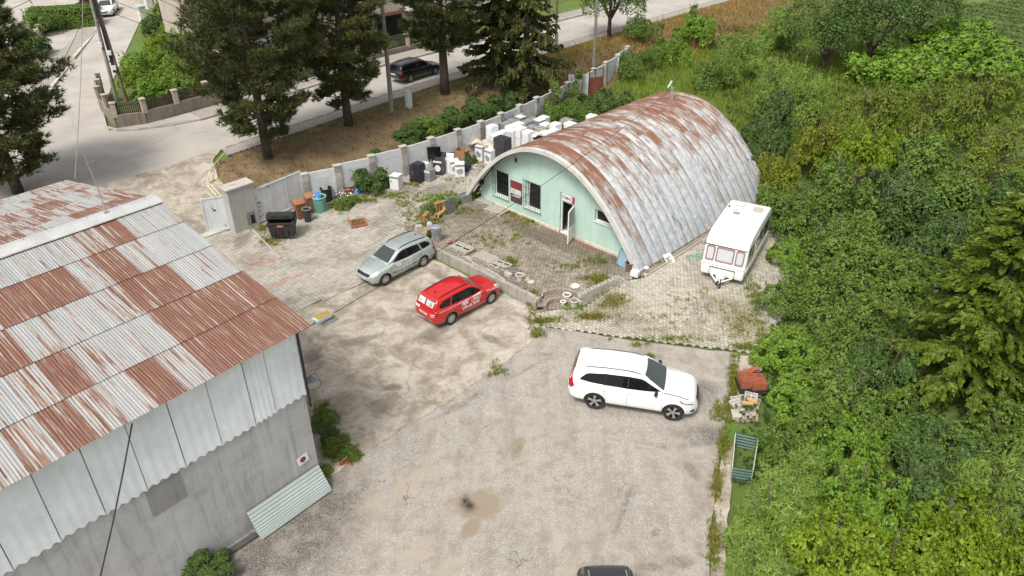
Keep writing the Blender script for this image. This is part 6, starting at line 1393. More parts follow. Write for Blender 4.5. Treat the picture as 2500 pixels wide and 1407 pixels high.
# --- right edge of the lot ------------------------------------------------------
sheet('concrete_pad', rough_poly(gxy((1808, 870), (1850, 868), (1862, 930), (1850, 1030), (1795, 1030)), .25, .04, 31), .03, M_CONC, .8, skirt=.05)
sheet('lot_edge_strip', rough_poly(gxy((1760, 1100), (1790, 1090), (1785, 1200), (1770, 1300), (1775, 1407), (1735, 1407), (1745, 1250)), .25, .05, 33), .02, M_CONC, .8, skirt=.04)
M_TILE = simple('red_roof_tile', (.33, .095, .05), .75, var=.3, scale=5); tile_m = MB().grid(lambda i, j: ((i-.5)*.42, .045*(j-.5)*0+.018*math.sin(2*math.pi*i*2), (j-.5)*.26), 12, 1).mesh('tile', M_TILE, True, None)
tile_b = MB(); tile_b.box((0, 0, .13), (.40, .022, .26)); tile_b.box((-.08, .016, .13), (.06, .014, .26)); tile_b.box((.12, .016, .13), (.06, .014, .26)); tile_m = tile_b.mesh('tile', M_TILE)
M_CRATE = simple('black_crate', (.03, .028, .027), .7, var=.2)
def tilestack(label, px, py, n, rz, rows=1):
    q = G(px, py); t = thing('tile_stack', label, 'tiles', (q.x, q.y, q.z+.03), R(rz), 'roof tiles stacked at the thicket'); t.scale = (1.35, 1.2, 1.25); mb = MB(); mb.box((0, n*.0275, .1), (.46, n*.055+.06, .2)); mb.build('crate', M_CRATE, t)
    for r_ in range(rows):
        for k in range(n): link('tile', tile_m, t, (rng.uniform(-.012, .012), k*.055, .2+r_*.27+rng.uniform(-.01, .01)), rng.uniform(-.03, .03))
    return t
tilestack('nearer stack of red roof tiles in a black crate', 1824, 962, 11, 0, 1); tilestack('stack of red roof tiles half swallowed by the thicket', 1852, 966, 10, 3, 1)
q = G(1828, 928); t = thing('tile_heap', 'small heap of broken red tiles behind the tile stacks', 'tiles', (q.x, q.y, q.z+.03)); mb = MB(); mb.box((0, .1, .1), (.55, .4, .2)); mb.build('crate', M_CRATE, t)
for k in range(7): link('tile', tile_m, t, (rng.uniform(-.2, .2), rng.uniform(-.1, .3), .22+.03*k)).rotation_euler = (R(80)+rng.uniform(-.3, .3), rng.uniform(-.3, .3), rng.uniform(-.5, .5))
def ringpipe(name, label, px, py, z, r, L_, az, mat, cat='pipe'):
    q = G(px, py); t = MB(); t.lathe([(r, 0), (r, L_), (r-.02, L_), (r-.02, 0)], 16, Matrix.Rotation(R(90), 4, 'Y'), True); o = t.build(name, mat, None, True, (q.x, q.y, q.z+z+r), R(az)); return tag(o, label, cat)
M_OCHRE = simple('ochre_clay', (.42, .27, .115), .7, var=.15)
ringpipe('grey_pipe', 'short grey pipe lying on the broken tiles', 1832, 924, .30, .07, .4, 10, M_GALV); ringpipe('ochre_pipe', 'ochre clay pipe lying left on the grille blocks', 1808, 1000, .24, .09, .42, -8, M_OCHRE); ringpipe('ochre_pipe', 'ochre clay pipe lying right on the grille blocks', 1822, 990, .24, .09, .40, -38, M_OCHRE)
def hollow(label, px, py, z, rz, tilt=0.0):
    q = G(px, py); t = thing('grille_block', label, 'block', (q.x, q.y, q.z+z), R(rz), 'concrete grille blocks'); t.rotation_euler = (0, tilt, R(rz)); mb = MB()
    for x0, x1, y0, y1 in ((-.25, .25, -.2, -.15), (-.25, .25, .15, .2), (-.25, -.2, -.15, .15), (.2, .25, -.15, .15), (-.03, .03, -.15, .15), (-.2, -.03, -.03, .03), (.03, .2, -.03, .03)): mb.bbox((x0, y0, 0), (x1, y1, .1))
    mb.build('lattice', M_CONC2, t)
for a in (('grille block at the back left of the heap', 1800, 985, .12, 10), ('grille block at the back right of the heap', 1832, 976, .12, -20), ('grille block under the left ochre pipe', 1798, 993, .12, 20), ('broken grille block tilted at the front of the heap', 1806, 1014, .10, 40, .3), ('grille block at the front right of the heap', 1822, 1020, .06, 15, .2)): hollow(*a)
for px_, py_, dim, rz_, lab in ((1812, 982, (.7, .45, .1), 0, 'flat concrete slab at the back of the block heap'), (1795, 1018, (.45, .3, .16), 85, 'concrete slab edge at the front left of the block heap'), (1826, 1006, (.6, .12, .1), 5, 'narrow concrete bar across the block heap'), (1830, 1023, (.22, .2, .12), 20, 'pinkish brick at the front right of the block heap')):
    q = G(px_, py_); tag(MB().rbox((0, 0, dim[2]/2), dim, .015).build('concrete_slab_piece', M_CONC2 if 'pinkish' not in lab else simple('pink_brick2', (.32, .19, .15), .9), None, False, (q.x, q.y, q.z+.03), R(rz_)), lab, 'slab')
# open green box of ribbed sheets
ga, gb, gc, gd = G(1782, 1172), G(1790, 1088), G(1845, 1100), G(1832, 1180); t = thing('ribbed_box', 'open box of dark green ribbed sheets at the lot edge', 'box', (0, 0, 0)); M_RIB = simple('dark_green_sheet', (.055, .115, .085), .5, var=.15); M_RIBI = simple('cream_sheet_edge', (.50, .50, .42), .6)
def ribwall(a, b, h, mat):
    d_ = b-a; L_ = d_.length; n_ = Vector((-d_.y, d_.x, 0)).normalized(); mb = MB()
    mb.grid(lambda i, j: tuple(a+d_*i+n_*(.0)+Vector((0, 0, h*j))+n_*.018*(1 if int(j*14) % 3 else -1)), 1, 14); return mb.build('ribbed_side', mat, t)
ribwall(gb, gc, .62, M_RIB); ribwall(ga, gd, .62, M_RIB); 
for a, b in ((ga, gb), (gd, gc)): mb = MB(); d_ = b-a; c_ = (a+b)/2; mb.box((c_.x, c_.y, c_.z+.31), (d_.length, .03, .62), (0, 0, math.atan2(d_.y, d_.x))); mb.build('plain_side', M_RIBI, t)

# --- beside the warehouse ---------------------------------------------------------
q0 = Vector((WC.x, WC.y, 0)); t = thing('ribbed_sheet', 'pale green ribbed metal sheet leaning against the warehouse wall', 'metal sheet', (q0.x, q0.y, 0), WA)
def ribfn(i, j):
    y, z = lerp(-.62, -.03, j), lerp(.04, .88, j); bow = -.10*math.sin(math.pi*j)*0
    k = j*11; f_ = k-int(k); rib = .035 if f_ < .28 else 0; return (-2.85+2.8*i, y-rib*.8-.06*math.sin(math.pi*j), z+rib*.5-.12*math.sin(math.pi*j))
t2 = MB().grid(ribfn, 1, 66).build('sheet', simple('pale_green_zinc', (.40, .455, .44), .4, var=.06, scale=1.5), t)
mb = MB(); mb.box((-3.5, -.28, .06), (1.3, .22, .05), (0, 0, R(-3))); tag(mb.build('wood_board', simple('dark_board', (.09, .085, .085), .6), None, False, (q0.x, q0.y, 0), WA), 'dark narrow board lying along the warehouse wall', 'board')
sx_, sz_ = wall_xz(738, 1121); t = thing('no_stopping_sign', 'white no stopping sign fixed to the warehouse wall', 'sign', (q0.x, q0.y, 0), WA); Ms = Matrix.Translation((sx_, -.03, sz_)) @ Matrix.Rotation(R(-8), 4, 'Y'); mb = MB(); mb.box((0, 0, 0), (.42, .012, .34), M=Ms); mb.build('plate', M_DECALW, t)
def disc(r0, r1, y): m = MB(); m.lathe([(r0, 0), (r1, 0)], 28, Ms @ Matrix.Translation((0, y, 0)) @ Matrix.Rotation(R(90), 4, 'X')); return m
disc(0, .105, -.0075).build('disc', simple('sign_blue', (.05, .05, .14), .4, bump=0), t); disc(.085, .115, -.0085).build('ring', simple('sign_red', (.40, .03, .03), .4, bump=0), t); mb = MB()
for a in (45, -45): mb.box((0, -.0095, 0), (.19, .003, .022), (0, R(a), 0), M=Ms)
mb.build('cross', simple('sign_red', (.40, .03, .03), .4, bump=0), t)
# lamps on the warehouse corner
M_LHOUS = simple('pale_lamp_housing', (.46, .51, .55), .5, var=.15, dirt=.3); M_LICH = m_soil('lichen', [(.20, .15, .04), (.36, .26, .05), (.46, .36, .09)], 6, 25)
a = G(755, 793, 6.35); t = thing('yard_lamp', 'twin yard lamp with yellow lichen on the warehouse corner', 'lamp', (0, 0, 0)); MB().tube([a-EV*.5-Vector((0, 0, .1)), a+Vector((0, 0, -.05)), G(770, 783, 6.3)], .035, 8).build('arm', M_GALV, t, True)
for (p0, p1, z) in (((766, 786), (806, 765), 6.25), ((784, 790), (822, 772), 6.0)):
    A_, B_ = G(*p0, z), G(*p1, z); d_ = B_-A_; L_ = d_.length; ang = math.atan2(d_.y, d_.x); c_ = (A_+B_)/2
    mb = MB(); mb.rbox((0, 0, 0), (L_, .30, .16), .06); h_ = mb.build('lamp_housing', M_LHOUS, t, True, (c_.x, c_.y, c_.z), ang); mb = MB(); mb.grid(lambda i, j: ((i-.45)*L_*.8, (j-.5)*.26, .083+.02*math.sin(math.pi*i)*math.sin(math.pi*j)), 10, 6); mb.build('lichen', M_LICH, h_, True)
    mb = MB(); mb.box((.02, 0, -.084), (L_*.7, .22, .01)); mb.build('lamp_glass', M_LAMP, h_)
a = Vector((WC.x, WC.y, 0))+EV*.08+Vector((0, 0, 4.35)); b = G(759, 925, 4.2); t = thing('floodlight', 'small grey floodlight with a looped wire below the yard lamp', 'lamp', (0, 0, 0)); MB().tube([a, a.lerp(b, .6), b], .015, 6).build('bracket', M_GALV, t); mb = MB(); mb.lathe([(0, .1), (.08, .09), (.15, -.03), (.15, -.06), (0, -.06)], 6, Matrix.Translation(b)); mb.build('housing', simple('slate_lamp', (.16, .18, .21), .5), t)
MB().tube([b+Vector((0, 0, .1)), G(765, 912, 4.25), G(775, 918, 4.1), G(784, 935, 4.0), G(782, 943, 3.9), G(768, 953, 3.8), G(755, 951, 3.8), G(742, 937, 3.9), a-Vector((0, 0, .4))], .009, 5).build('wire', M_BLACK, t)
a = G(718, 818, 6.2); 
mast = G(1640, 218, 5.9); mast.z = .5
def sag(a, b, s_, n=24): return [a.lerp(b, k/n)-Vector((0, 0, 4*s_*(k/n)*(1-k/n))) for k in range(n+1)]
A_ = G(722, 817, 6.15); B_ = Vector((mast.x, mast.y, 5.9))
cable('overhead_cable', 'thin overhead cable spanning from warehouse corner across the hut', sag(A_, B_, .55), .012, M_BLACK)
x_, z_ = wall_xz(315, 1038); a = Vector((WC.x, WC.y, 0))+EV*x_-EU*.30+Vector((0, 0, 6.35)); b = G(245, 1407, 3.0); b2 = G(200, 1560, 2.6)
cable('overhead_cable', 'thick black cable hanging off the warehouse eave to the lower left', [a, a.lerp(b, .3)+Vector((.0, -.05, -.1)), a.lerp(b, .65)+Vector((0, 0, -.08)), b, b2], .022, M_BLACK)
t = thing('roof_mast', 'short steel mast with a white arm behind the hut roof', 'mast', tuple(mast)); MB().tube([(0, 0, 0), (0, 0, 5.6)], .05, 8).build('pole', M_GALV, t); MB().tube([(.15, 0, 0), (.1, 0, 5.5)], .03, 6).build('stay', M_WOOD, t); mb = MB(); mb.box((-.14, 0, 5.7), (.08, .08, .45), (0, R(28), 0)); mb.build('white_arm', M_APW, t)
# ================================================================ STREET AND HOUSES
M_POLE = simple('pole_concrete', (.25, .235, .21), .9, var=.25, scale=2); M_POLEW = simple('tarred_pole', (.17, .135, .105), .9, var=.3, scale=3); M_BRK = simple('pale_split_brick', (.42, .36, .29), .9, var=.2); M_STW = m_plaster('old_garden_plaster', (.23, .20, .165), (.10, .085, .065), .7); M_PICK = simple('dark_brown_picket', (.055, .04, .033), .7, var=.2)
M_HSE = m_plaster('cream_house_wall', (.42, .37, .31), (.25, .21, .17), .3); M_HSE2 = m_plaster('white_house_wall', (.60, .58, .55), (.35, .33, .30), .3); M_RTILE = simple('house_roof_tiles', (.17, .075, .05), .8, var=.3, scale=3); M_BALC = simple('balcony_brick', (.22, .10, .07), .8, var=.2)
# utility pole at the garden corner
q = G(297, 246); t = thing('utility_pole', 'tarred double utility pole with meter boxes at the garden corner', 'pole', tuple(q))
for s_ in (-1, 1): MB().tube([(s_*.38, 0, -.2), (s_*.06-.02, 0, 11.0)], [.15, .10], 10).build('pole_leg', M_POLE if s_ < 0 else M_POLEW, t, True)
mb = MB()
for z in (3.0, 6.0, 8.6): mb.box((0, 0, z), (.5-.02*z, .12, .12))
mb.build('cross_tie', M_POLEW, t)
for x, z, w_, h_ in ((-.3, 4.3, .34, .36), (.2, 3.7, .36, .34), (.26, 2.6, .36, .32)): mb = MB(); mb.rbox((x, -.26, z), (w_, .18, h_), .02); mb.build('meter_box', M_GREYW, t)
for k in range(3): MB().tube([(.10+.06*k, -.2, 2.2), (.12+.05*k, -.21, 5), (.02+.03*k, -.16, 9.5)], .03, 5).build('cable_duct', M_BLACK, t)
MB().tube([(-.05, 0, 8.6), (-.6, -.1, 8.7), (-1.0, -.15, 8.65)], .03, 6).build('lamp_arm', M_GALV, t); mb = MB(); mb.rbox((-1.25, -.18, 8.62), (.62, .2, .12), .05); mb.build('lamp_head', M_GREYW, t, True)
TP = q
# pole by the pines, marker post, poles along the road
q = G(957, 274); t = thing('utility_pole', 'slim grey concrete pole between the pines on the verge', 'pole', tuple(q)); MB().tube([(0, 0, -.2), (0, 0, 12)], [.17, .10], 10).build('shaft', M_POLE, t, True); mb = MB(); mb.box((0, 0, 11.4), (1.4, .1, .1)); mb.build('cross_arm', M_GALV, t); MP = q
q = G(999, 263); t = thing('cable_marker', 'short whitish concrete cable cabinet on the verge', 'cabinet', tuple(q), HA); mb = MB(); mb.rbox((0, 0, .55), (.42, .34, 1.2), .03); mb.build('body', M_GREYW, t); mb = MB(); mb.rbox((0, 0, 1.17), (.48, .40, .07), .02); mb.build('cap', M_CONC2, t)
q = G(1448, 181); t = thing('utility_pole', 'grey wooden pole with wires beside the far fence end', 'pole', tuple(q)); MB().tube([(0, 0, -.2), (.05, 0, 7.7)], [.15, .11], 10).build('shaft', M_POLE, t, True); MB().tube([(-.5, 0, 7.3), (.35, 0, 7.5)], .03, 6).build('bracket', M_GALV, t); WP = q
for k, (px_, py_, lab) in enumerate(((1339, 117, 'left of the twin wooden poles at the roadside behind the spruce'), (1357, 122, 'right of the twin wooden poles at the roadside behind the spruce'))):
    q = G(px_, py_); t = thing('utility_pole', lab, 'pole', tuple(q)); MB().tube([(0, 0, -.2), (0, 0, 8)], [.12, .09], 8).build('shaft', M_POLEW, t, True); mb = MB(); mb.box((.12, 0, .7), (.16, .2, 1.5)); mb.build('stub', M_POLE, t)
top = TP+Vector((0, 0, 9.2))
for k, (dz, tgt, z2, lab) in enumerate(((.9, (520, 26), 7.0, 'uppermost wire running right from the double pole'), (.6, (520, 40), 6.8, 'second wire running right from the double pole'), (-1.2, (480, 62), 6.0, 'lower wire running right from the double pole'), (-2.2, (480, 90), 5.2, 'lowest wire running right from the double pole'))):
    b = G(tgt[0], tgt[1], z2); a = top+Vector((0, 0, dz)); cable('overhead_wire', lab, sag(a, a+(b-a)*2.2, .5), .02, M_BLACK)
for k, (dz, tgt, z2, lab) in enumerate(((-1.4, (170, 103), 5.6, 'wire running left from the double pole over the street'), (.2, (0, 22), 9.0, 'high wire leaving the picture at the upper left'))):
    b = G(tgt[0], tgt[1], z2); a = top+Vector((0, 0, dz)); cable('overhead_wire', lab, sag(a, a+(b-a)*1.6, .3), .02, M_BLACK)
cable('overhead_wire', 'grey wire dropping from the double pole to the warehouse roof', sag(TP+Vector((-.1, 0, 9.6)), G(183, 437, 6.9), .35), .02, M_POLE)
cable('overhead_wire', 'pair of wires from the far wooden pole to the houses', sag(WP+Vector((0, 0, 7.4)), G(1370, 0, 8.4)+Vector((-4, 6, .8)), .3), .02, M_BLACK)
# garden walls
def gwall(name, label, L_, hb, post_h, pick_h, matb, step=2.3, pick=M_PICK, gaps=()):
    t = thing(name, label, 'garden wall', (0, 0, 0))
    for a, b in zip(L_, L_[1:]):
        A_, B_ = ST(*a), ST(*b); d_ = B_-A_; n = max(1, round(d_.length/step)); ang = math.atan2(d_.y, d_.x)
        for k in range(n):
            p0, p1 = A_+d_*(k/n), A_+d_*((k+1)/n); c_ = (p0+p1)/2; z = min(T(p0.x, p0.y), T(p1.x, p1.y)); Ls = (p1-p0).length
            mb = MB(); mb.rbox((c_.x, c_.y, z+hb/2), (Ls-.004, .32, hb+.3), .02, (0, 0, ang)); mb.build('base', matb, t)
            mb = MB(); mb.rbox((p0.x, p0.y, z+hb+post_h/2), (.34, .36, post_h+.04), .02, (0, 0, ang)); mb.rbox((p0.x, p0.y, z+hb+post_h+.05), (.42, .44, .08), .02, (0, 0, ang)); mb.build('post', M_BRK, t)
            mb = MB(); m = int((Ls-.36)/.13)
            for j in range(m):
                f_ = .18+(Ls-.36)*(j+.5)/m; pp = p0+d_.normalized()*f_; mb.box((pp.x, pp.y, z+hb+.12+pick_h/2), (.085, .02, pick_h), (0, 0, ang))
            for zz in (.25, pick_h-.1): mb.box((c_.x, c_.y, z+hb+zz), (Ls-.36, .03, .05), (0, 0, ang))
            mb.build('pickets', pick, t)
    return t
gwall('garden_wall', 'old plastered garden wall with brick posts and pickets at the street corner', [(-46, -7.6), (-42.5, -9.0), (-37.75, -9.75), (-36.95, -8.0), (-36.9, -1.0)], .85, .95, .85, M_STW)
gwall('garden_wall', 'low garden wall with brick posts along the far pavement', [(-36.95, -.6), (-36.95, 24)], .35, 1.05, .95, M_STW, 2.6, simple('thin_black_bars', (.03, .032, .03), .6))
gwall('garden_wall', 'low brown garden fence left of the side street', [(-74, -2.6), (-66, -6.0)], .5, .7, .6, M_STW, 2.0, M_BRK)
# houses across the road
def house(name, label, s0, s1, t0, t1, h, wm, roofh=2.2):
    t = thing(name, label, 'house', tuple(ST(s1, t0, 2.0)), HA); W_, D_ = s1-s0, t1-t0
    mb = MB(); mb.bbox((-W_, 0, -.5), (0, D_, h)); mb.build('wall', wm, t)
    mb = MB(); mb.add([(.5, -.5, h-.1), (.5, D_+.5, h-.1), (-W_-.5, D_+.5, h-.1), (-W_-.5, -.5, h-.1), (-W_/2, -.5, h+roofh), (-W_/2, D_+.5, h+roofh)], [(0, 1, 5, 4), (2, 3, 4, 5), (1, 2, 5), (3, 0, 4), (3, 2, 1, 0)]); rf_ = mb.build('roof', M_RTILE, t); mb = MB(); mb.box((-W_/2+.8, D_*.3, h+roofh), (.6, .6, 1.4)); mb.build('chimney', M_BALC, rf_)
    return t
hA = house('house', 'cream house with balcony and dark garage behind the pole', -52, -42.5, 11.5, 24.5, 6.2, M_HSE)
def opening(t, name, y0, y1, z0, z1, mat, fr=M_WHITE, x=.0):
    mb = MB(); mb.bbox((x+.004, y0-.08, z0-.08), (x+.03, y1+.08, z1+.08)); o = mb.build(name, fr, t); mb = MB(); mb.bbox((x+.032, y0, z0), (x+.04, y1, z1)); mb.build('pane', mat, o); return o
opening(hA, 'garage_door', 5.2, 8.2, .0, 2.0, M_DARK, M_HSE); opening(hA, 'garage_door', 9.4, 12.0, .0, 2.0, simple('grey_garage', (.33, .33, .35), .5), M_HSE2)
for y0 in (.8, 2.9, 6.0, 9.8): opening(hA, 'window', y0, y0+1.2, 3.6, 5.0, M_GLASSD)
opening(hA, 'window', 1.0, 2.6, .9, 1.9, M_GLASSD)
mb = MB(); mb.bbox((0.0, .4, 2.25), (1.5, 7.4, 2.5)); bo = mb.build('balcony', M_BALC, hA); mb = MB()
for k in range(44): mb.box((1.45, .45+k*.16, 3.0), (.03, .10, .85))
mb.build('railing', simple('pale_slats', (.45, .43, .40), .6), bo); mb = MB(); mb.box((1.45, 3.9, 3.46), (.06, 7.0, .06)); mb.build('handrail', M_PICK, bo)
mb = MB(); mb.bbox((.02, 8.2, 2.2), (1.2, 12.8, 2.4)); b2_ = mb.build('balcony', M_HSE2, hA); mb = MB()
for k in range(28): mb.box((1.15, 8.3+k*.16, 2.9), (.03, .06, .85))
mb.build('railing', M_PICK, b2_)
hB = house('house', 'cream house with outside stairs hidden behind the pines', -55, -46, 2.0, 10.5, 5.6, M_HSE)
for y0 in (1, 4): opening(hB, 'window', y0, y0+1.3, .9, 2.2, M_GLASSD)
st_ = MB()
for k in range(9): st_.bbox((.1+.28*(8-k), 6.0, -.2), (.1+.28*(9-k), 7.4, .18*(k+1)))
st_.build('stairs', M_BALC, hB)
mb = MB()
for k in range(22): mb.box((2.9, .2+k*.24, 1.7), (.03, .12, 1.0))
mb.bbox((.1, .1, 1.0), (2.95, 5.6, 1.2)); mb.build('terrace_railing', M_HSE2, hB)
hC = house('house', 'house corner with red tiled roof at the top left', -84, -72, 8.5, 22, 2.6, M_HSE, 3.0)
hD = house('house', 'cream house with dark windows far along the road', -53, -43, 30, 46, 6.0, M_HSE2)
for y0 in (2, 5.5, 9, 12.5): opening(hD, 'window', y0, y0+1.4, .9, 2.3, M_GLASSD)
# gate piers and yellow bin by the side street
for px_, py_, lab in ((351, 52, 'nearer white gate pier with a turquoise cap at the side street'), (366, 22, 'farther white gate pier with a turquoise cap at the side street')):
    q = G(px_, py_); t = thing('gate_pier', lab, 'pier', tuple(q), HA); mb = MB(); mb.rbox((0, 0, .7), (.7, .7, 1.5), .03); mb.build('shaft', M_HSE2, t); mb = MB(); mb.rbox((0, 0, 1.5), (.85, .85, .16), .03); mb.build('cap', simple('turquoise_cap', (.40, .52, .52), .6), t)
q = G(392, 38); wheel_y = thing('wheelie_bin', 'small yellow bin behind the white gate piers', 'bin', tuple(q)); mb = MB(); mb.box((0, 0, .5), (.6, .7, 1.0), taper=1.15); mb.build('tub', simple('yellow_bin', (.42, .30, .03), .5), wheel_y); mb = MB(); mb.rbox((0, 0, 1.04), (.7, .8, .08), .03); mb.build('lid', simple('yellow_bin', (.42, .30, .03), .5), wheel_y)
# rusted gate and metal fence behind the hut
M_RGATE = simple('rust_red_gate', (.17, .045, .03), .8, var=.35); a, b = G(1437, 236), G(1470, 232); d_ = b-a; t = thing('rusty_gate', 'small rust red steel gate behind the hut shrubs', 'gate', tuple(a), math.atan2(d_.y, d_.x)); L_ = d_.length; mb = MB()
for x in (0, L_): mb.box((x, 0, 1.1), (.06, .06, 2.2))
for z in (.1, 1.5, 2.15): mb.box((L_/2, 0, z), (L_-.06, .05, .05))
mb.build('frame', M_RGATE, t); mb = MB(); mb.box((L_/2, 0, .8), (L_-.1, .02, 1.3)); mb.build('panel', M_RGATE, t)
def sheetfence(name, label, pts, h, mat, w=1.0):
    t = thing(name, label, 'fence', (0, 0, 0))
    for a, b in zip(pts, pts[1:]):
        d_ = b-a; n = max(1, round(d_.length/w)); ang = math.atan2(d_.y, d_.x)
        for k in range(n):
            c_ = a+d_*((k+.5)/n); mb = MB(); mb.rbox((0, 0, h/2), (d_.length/n-.01, .04, h+rng.uniform(-.06, .06)), .008); mb.build('fence_sheet', mat, t, loc=(c_.x, c_.y, T(c_.x, c_.y)), rotz=ang+rng.uniform(-.02, .02))
        mb = MB(); mb.box((a.x, a.y, T(a.x, a.y)+h/2), (.09, .09, h+.2)); mb.build('post', M_PICK, t)
    return t
sheetfence('sheet_fence', 'grey sheet metal fence behind the far end of the hut', [ST(-10, 18.5), ST(-7.0, 17.5), ST(-3.5, 16.5), ST(-1.5, 15.8)], 1.7, M_GREYW); sheetfence('sheet_fence', 'pale sheet fence beside the rusty gate', [G(1385, 232), G(1412, 240), G(1435, 238)], 1.8, M_GREYW)
# concrete fence end by the wooden pole and a white post
q = G(1507, 190); t = thing('white_post', 'thin white post at the end of the far fence', 'post', tuple(q)); MB().tube([(0, 0, 0), (0, 0, 1.9)], .06, 8).build('shaft', M_APW, t); mb = MB(); mb.box((0, 0, 1.95), (.16, .16, .1)); mb.build('cap', M_APW, t)
# ================================================================ VEGETATION
def m_leaf(name, cols, trans=.27, rough=.45, gain=1.22, rk=.95):
    cols = [(q[0]*gain*rk, q[1]*gain*1.02, q[2]*gain*.85) for q in cols]; a = NT(name, rough); r = a.isl(); o = a.rnd()
    c = a.ramp(r, [(i/(len(cols)-1), q) for i, q in enumerate(cols)])
    nz = a.noise(a.pos(), .55, 4, .6); c = a.mix(a.math('MULTIPLY', a.ramp(nz, [(.35, 0), (.7, 1)]), .45), c, dk(cols[-1], 1.25))
    n3 = a.noise(a.pos(), 2.6, 3, .6); c = a.mix(a.math('MULTIPLY', a.ramp(n3, [(.5, 0), (.68, 1)]), .4), c, (cols[2][0]*1.15, cols[2][1]*.98, cols[2][2]*.8)); c = a.mix(a.math('MULTIPLY', o, .3), c, dk(cols[0], .9))
    a.col(c); a.put(Specular_IOR_Level=.25)
    tr = a.n('BsdfTranslucent', {'Color': c}); mx = a.n('MixShader', {0: trans, 1: a.b.outputs[0], 2: tr.outputs[0]}); a.t.links.new(mx.outputs[0], a.out.inputs[0]); return a.m
LF = {
 'bright': m_leaf('leaf_bright_green', [(.088, .15, .018), (.14, .23, .03), (.20, .31, .045), (.11, .18, .026)]),
 'lime': m_leaf('leaf_lime', [(.125, .195, .014), (.20, .285, .022), (.28, .36, .035), (.13, .19, .016)], gain=.95),
 'dark': m_leaf('leaf_dark_green', [(.033, .058, .016), (.058, .098, .027), (.09, .14, .04), (.042, .066, .02)], gain=1.55),
 'mid': m_leaf('leaf_mid_green', [(.064, .105, .02), (.105, .165, .032), (.155, .23, .048), (.08, .12, .024)], gain=1.25),
 'shade': m_leaf('leaf_undergrowth_shaded', [(.03, .055, .014), (.05, .085, .02), (.07, .115, .028)], .25, gain=1.0),  # ground cover leaves, darkened to paint in the shaded gaps between shrubs
 'olive': m_leaf('leaf_olive', [(.078, .112, .014), (.13, .17, .024), (.195, .23, .036), (.105, .13, .02)]),
 'willow': m_leaf('leaf_willow', [(.11, .165, .034), (.175, .25, .055), (.255, .34, .09), (.13, .19, .04)]),
 'yellow': m_leaf('leaf_yellow_green', [(.10, .13, .012), (.16, .19, .02), (.22, .24, .03), (.12, .12, .015)]),
 'red': m_leaf('leaf_copper', [(.06, .022, .016), (.09, .035, .022), (.12, .05, .03)]),
 'pine': m_leaf('pine_needles', [(.012, .026, .011), (.022, .042, .016), (.036, .060, .021), (.068, .056, .028)], .25, gain=2.35, rk=1.15),
 'spruce': m_leaf('spruce_needles', [(.065, .095, .013), (.11, .155, .022), (.18, .235, .034), (.085, .12, .018)], .25, gain=1.2),
 'dsp': m_leaf('dark_spruce_needles', [(.010, .02, .008), (.018, .032, .012), (.032, .048, .016), (.06, .056, .018)], .2, gain=2.2, rk=1.1)}
M_BARK = simple('pine_bark', (.085, .062, .048), .95, var=.35, scale=6, bump=.6); M_TWIG = simple('grey_twig', (.16, .125, .095), .9, var=.3)
def leaf_faces(C, N, l, w, r, fold=.15, droop=.25):
    n = len(C); rv = r.normal(size=(n, 3)); t = np.cross(N, rv); t /= np.linalg.norm(t, axis=1, keepdims=True)+1e-9
    t[:, 2] -= droop; t /= np.linalg.norm(t, axis=1, keepdims=True)+1e-9
    s = np.cross(N, t); s /= np.linalg.norm(s, axis=1, keepdims=True)+1e-9
    k = np.clip(r.lognormal(-.06, .32, (n, 1)), .4, 1.8); L = l*k; W = w*k
    a = C-t*L*.5; b = C+s*W*.5-N*W*fold-t*L*.08; c = C+t*L*.5-N*L*.12; d = C-s*W*.5-N*W*fold-t*L*.08
    V_ = np.stack([a, b, c, d], 1).reshape(-1, 3); F_ = np.arange(4*n).reshape(n, 4); return V_, F_
def sph(r, n):
    v = r.normal(size=(n, 3)); return v/(np.linalg.norm(v, axis=1, keepdims=True)+1e-9)
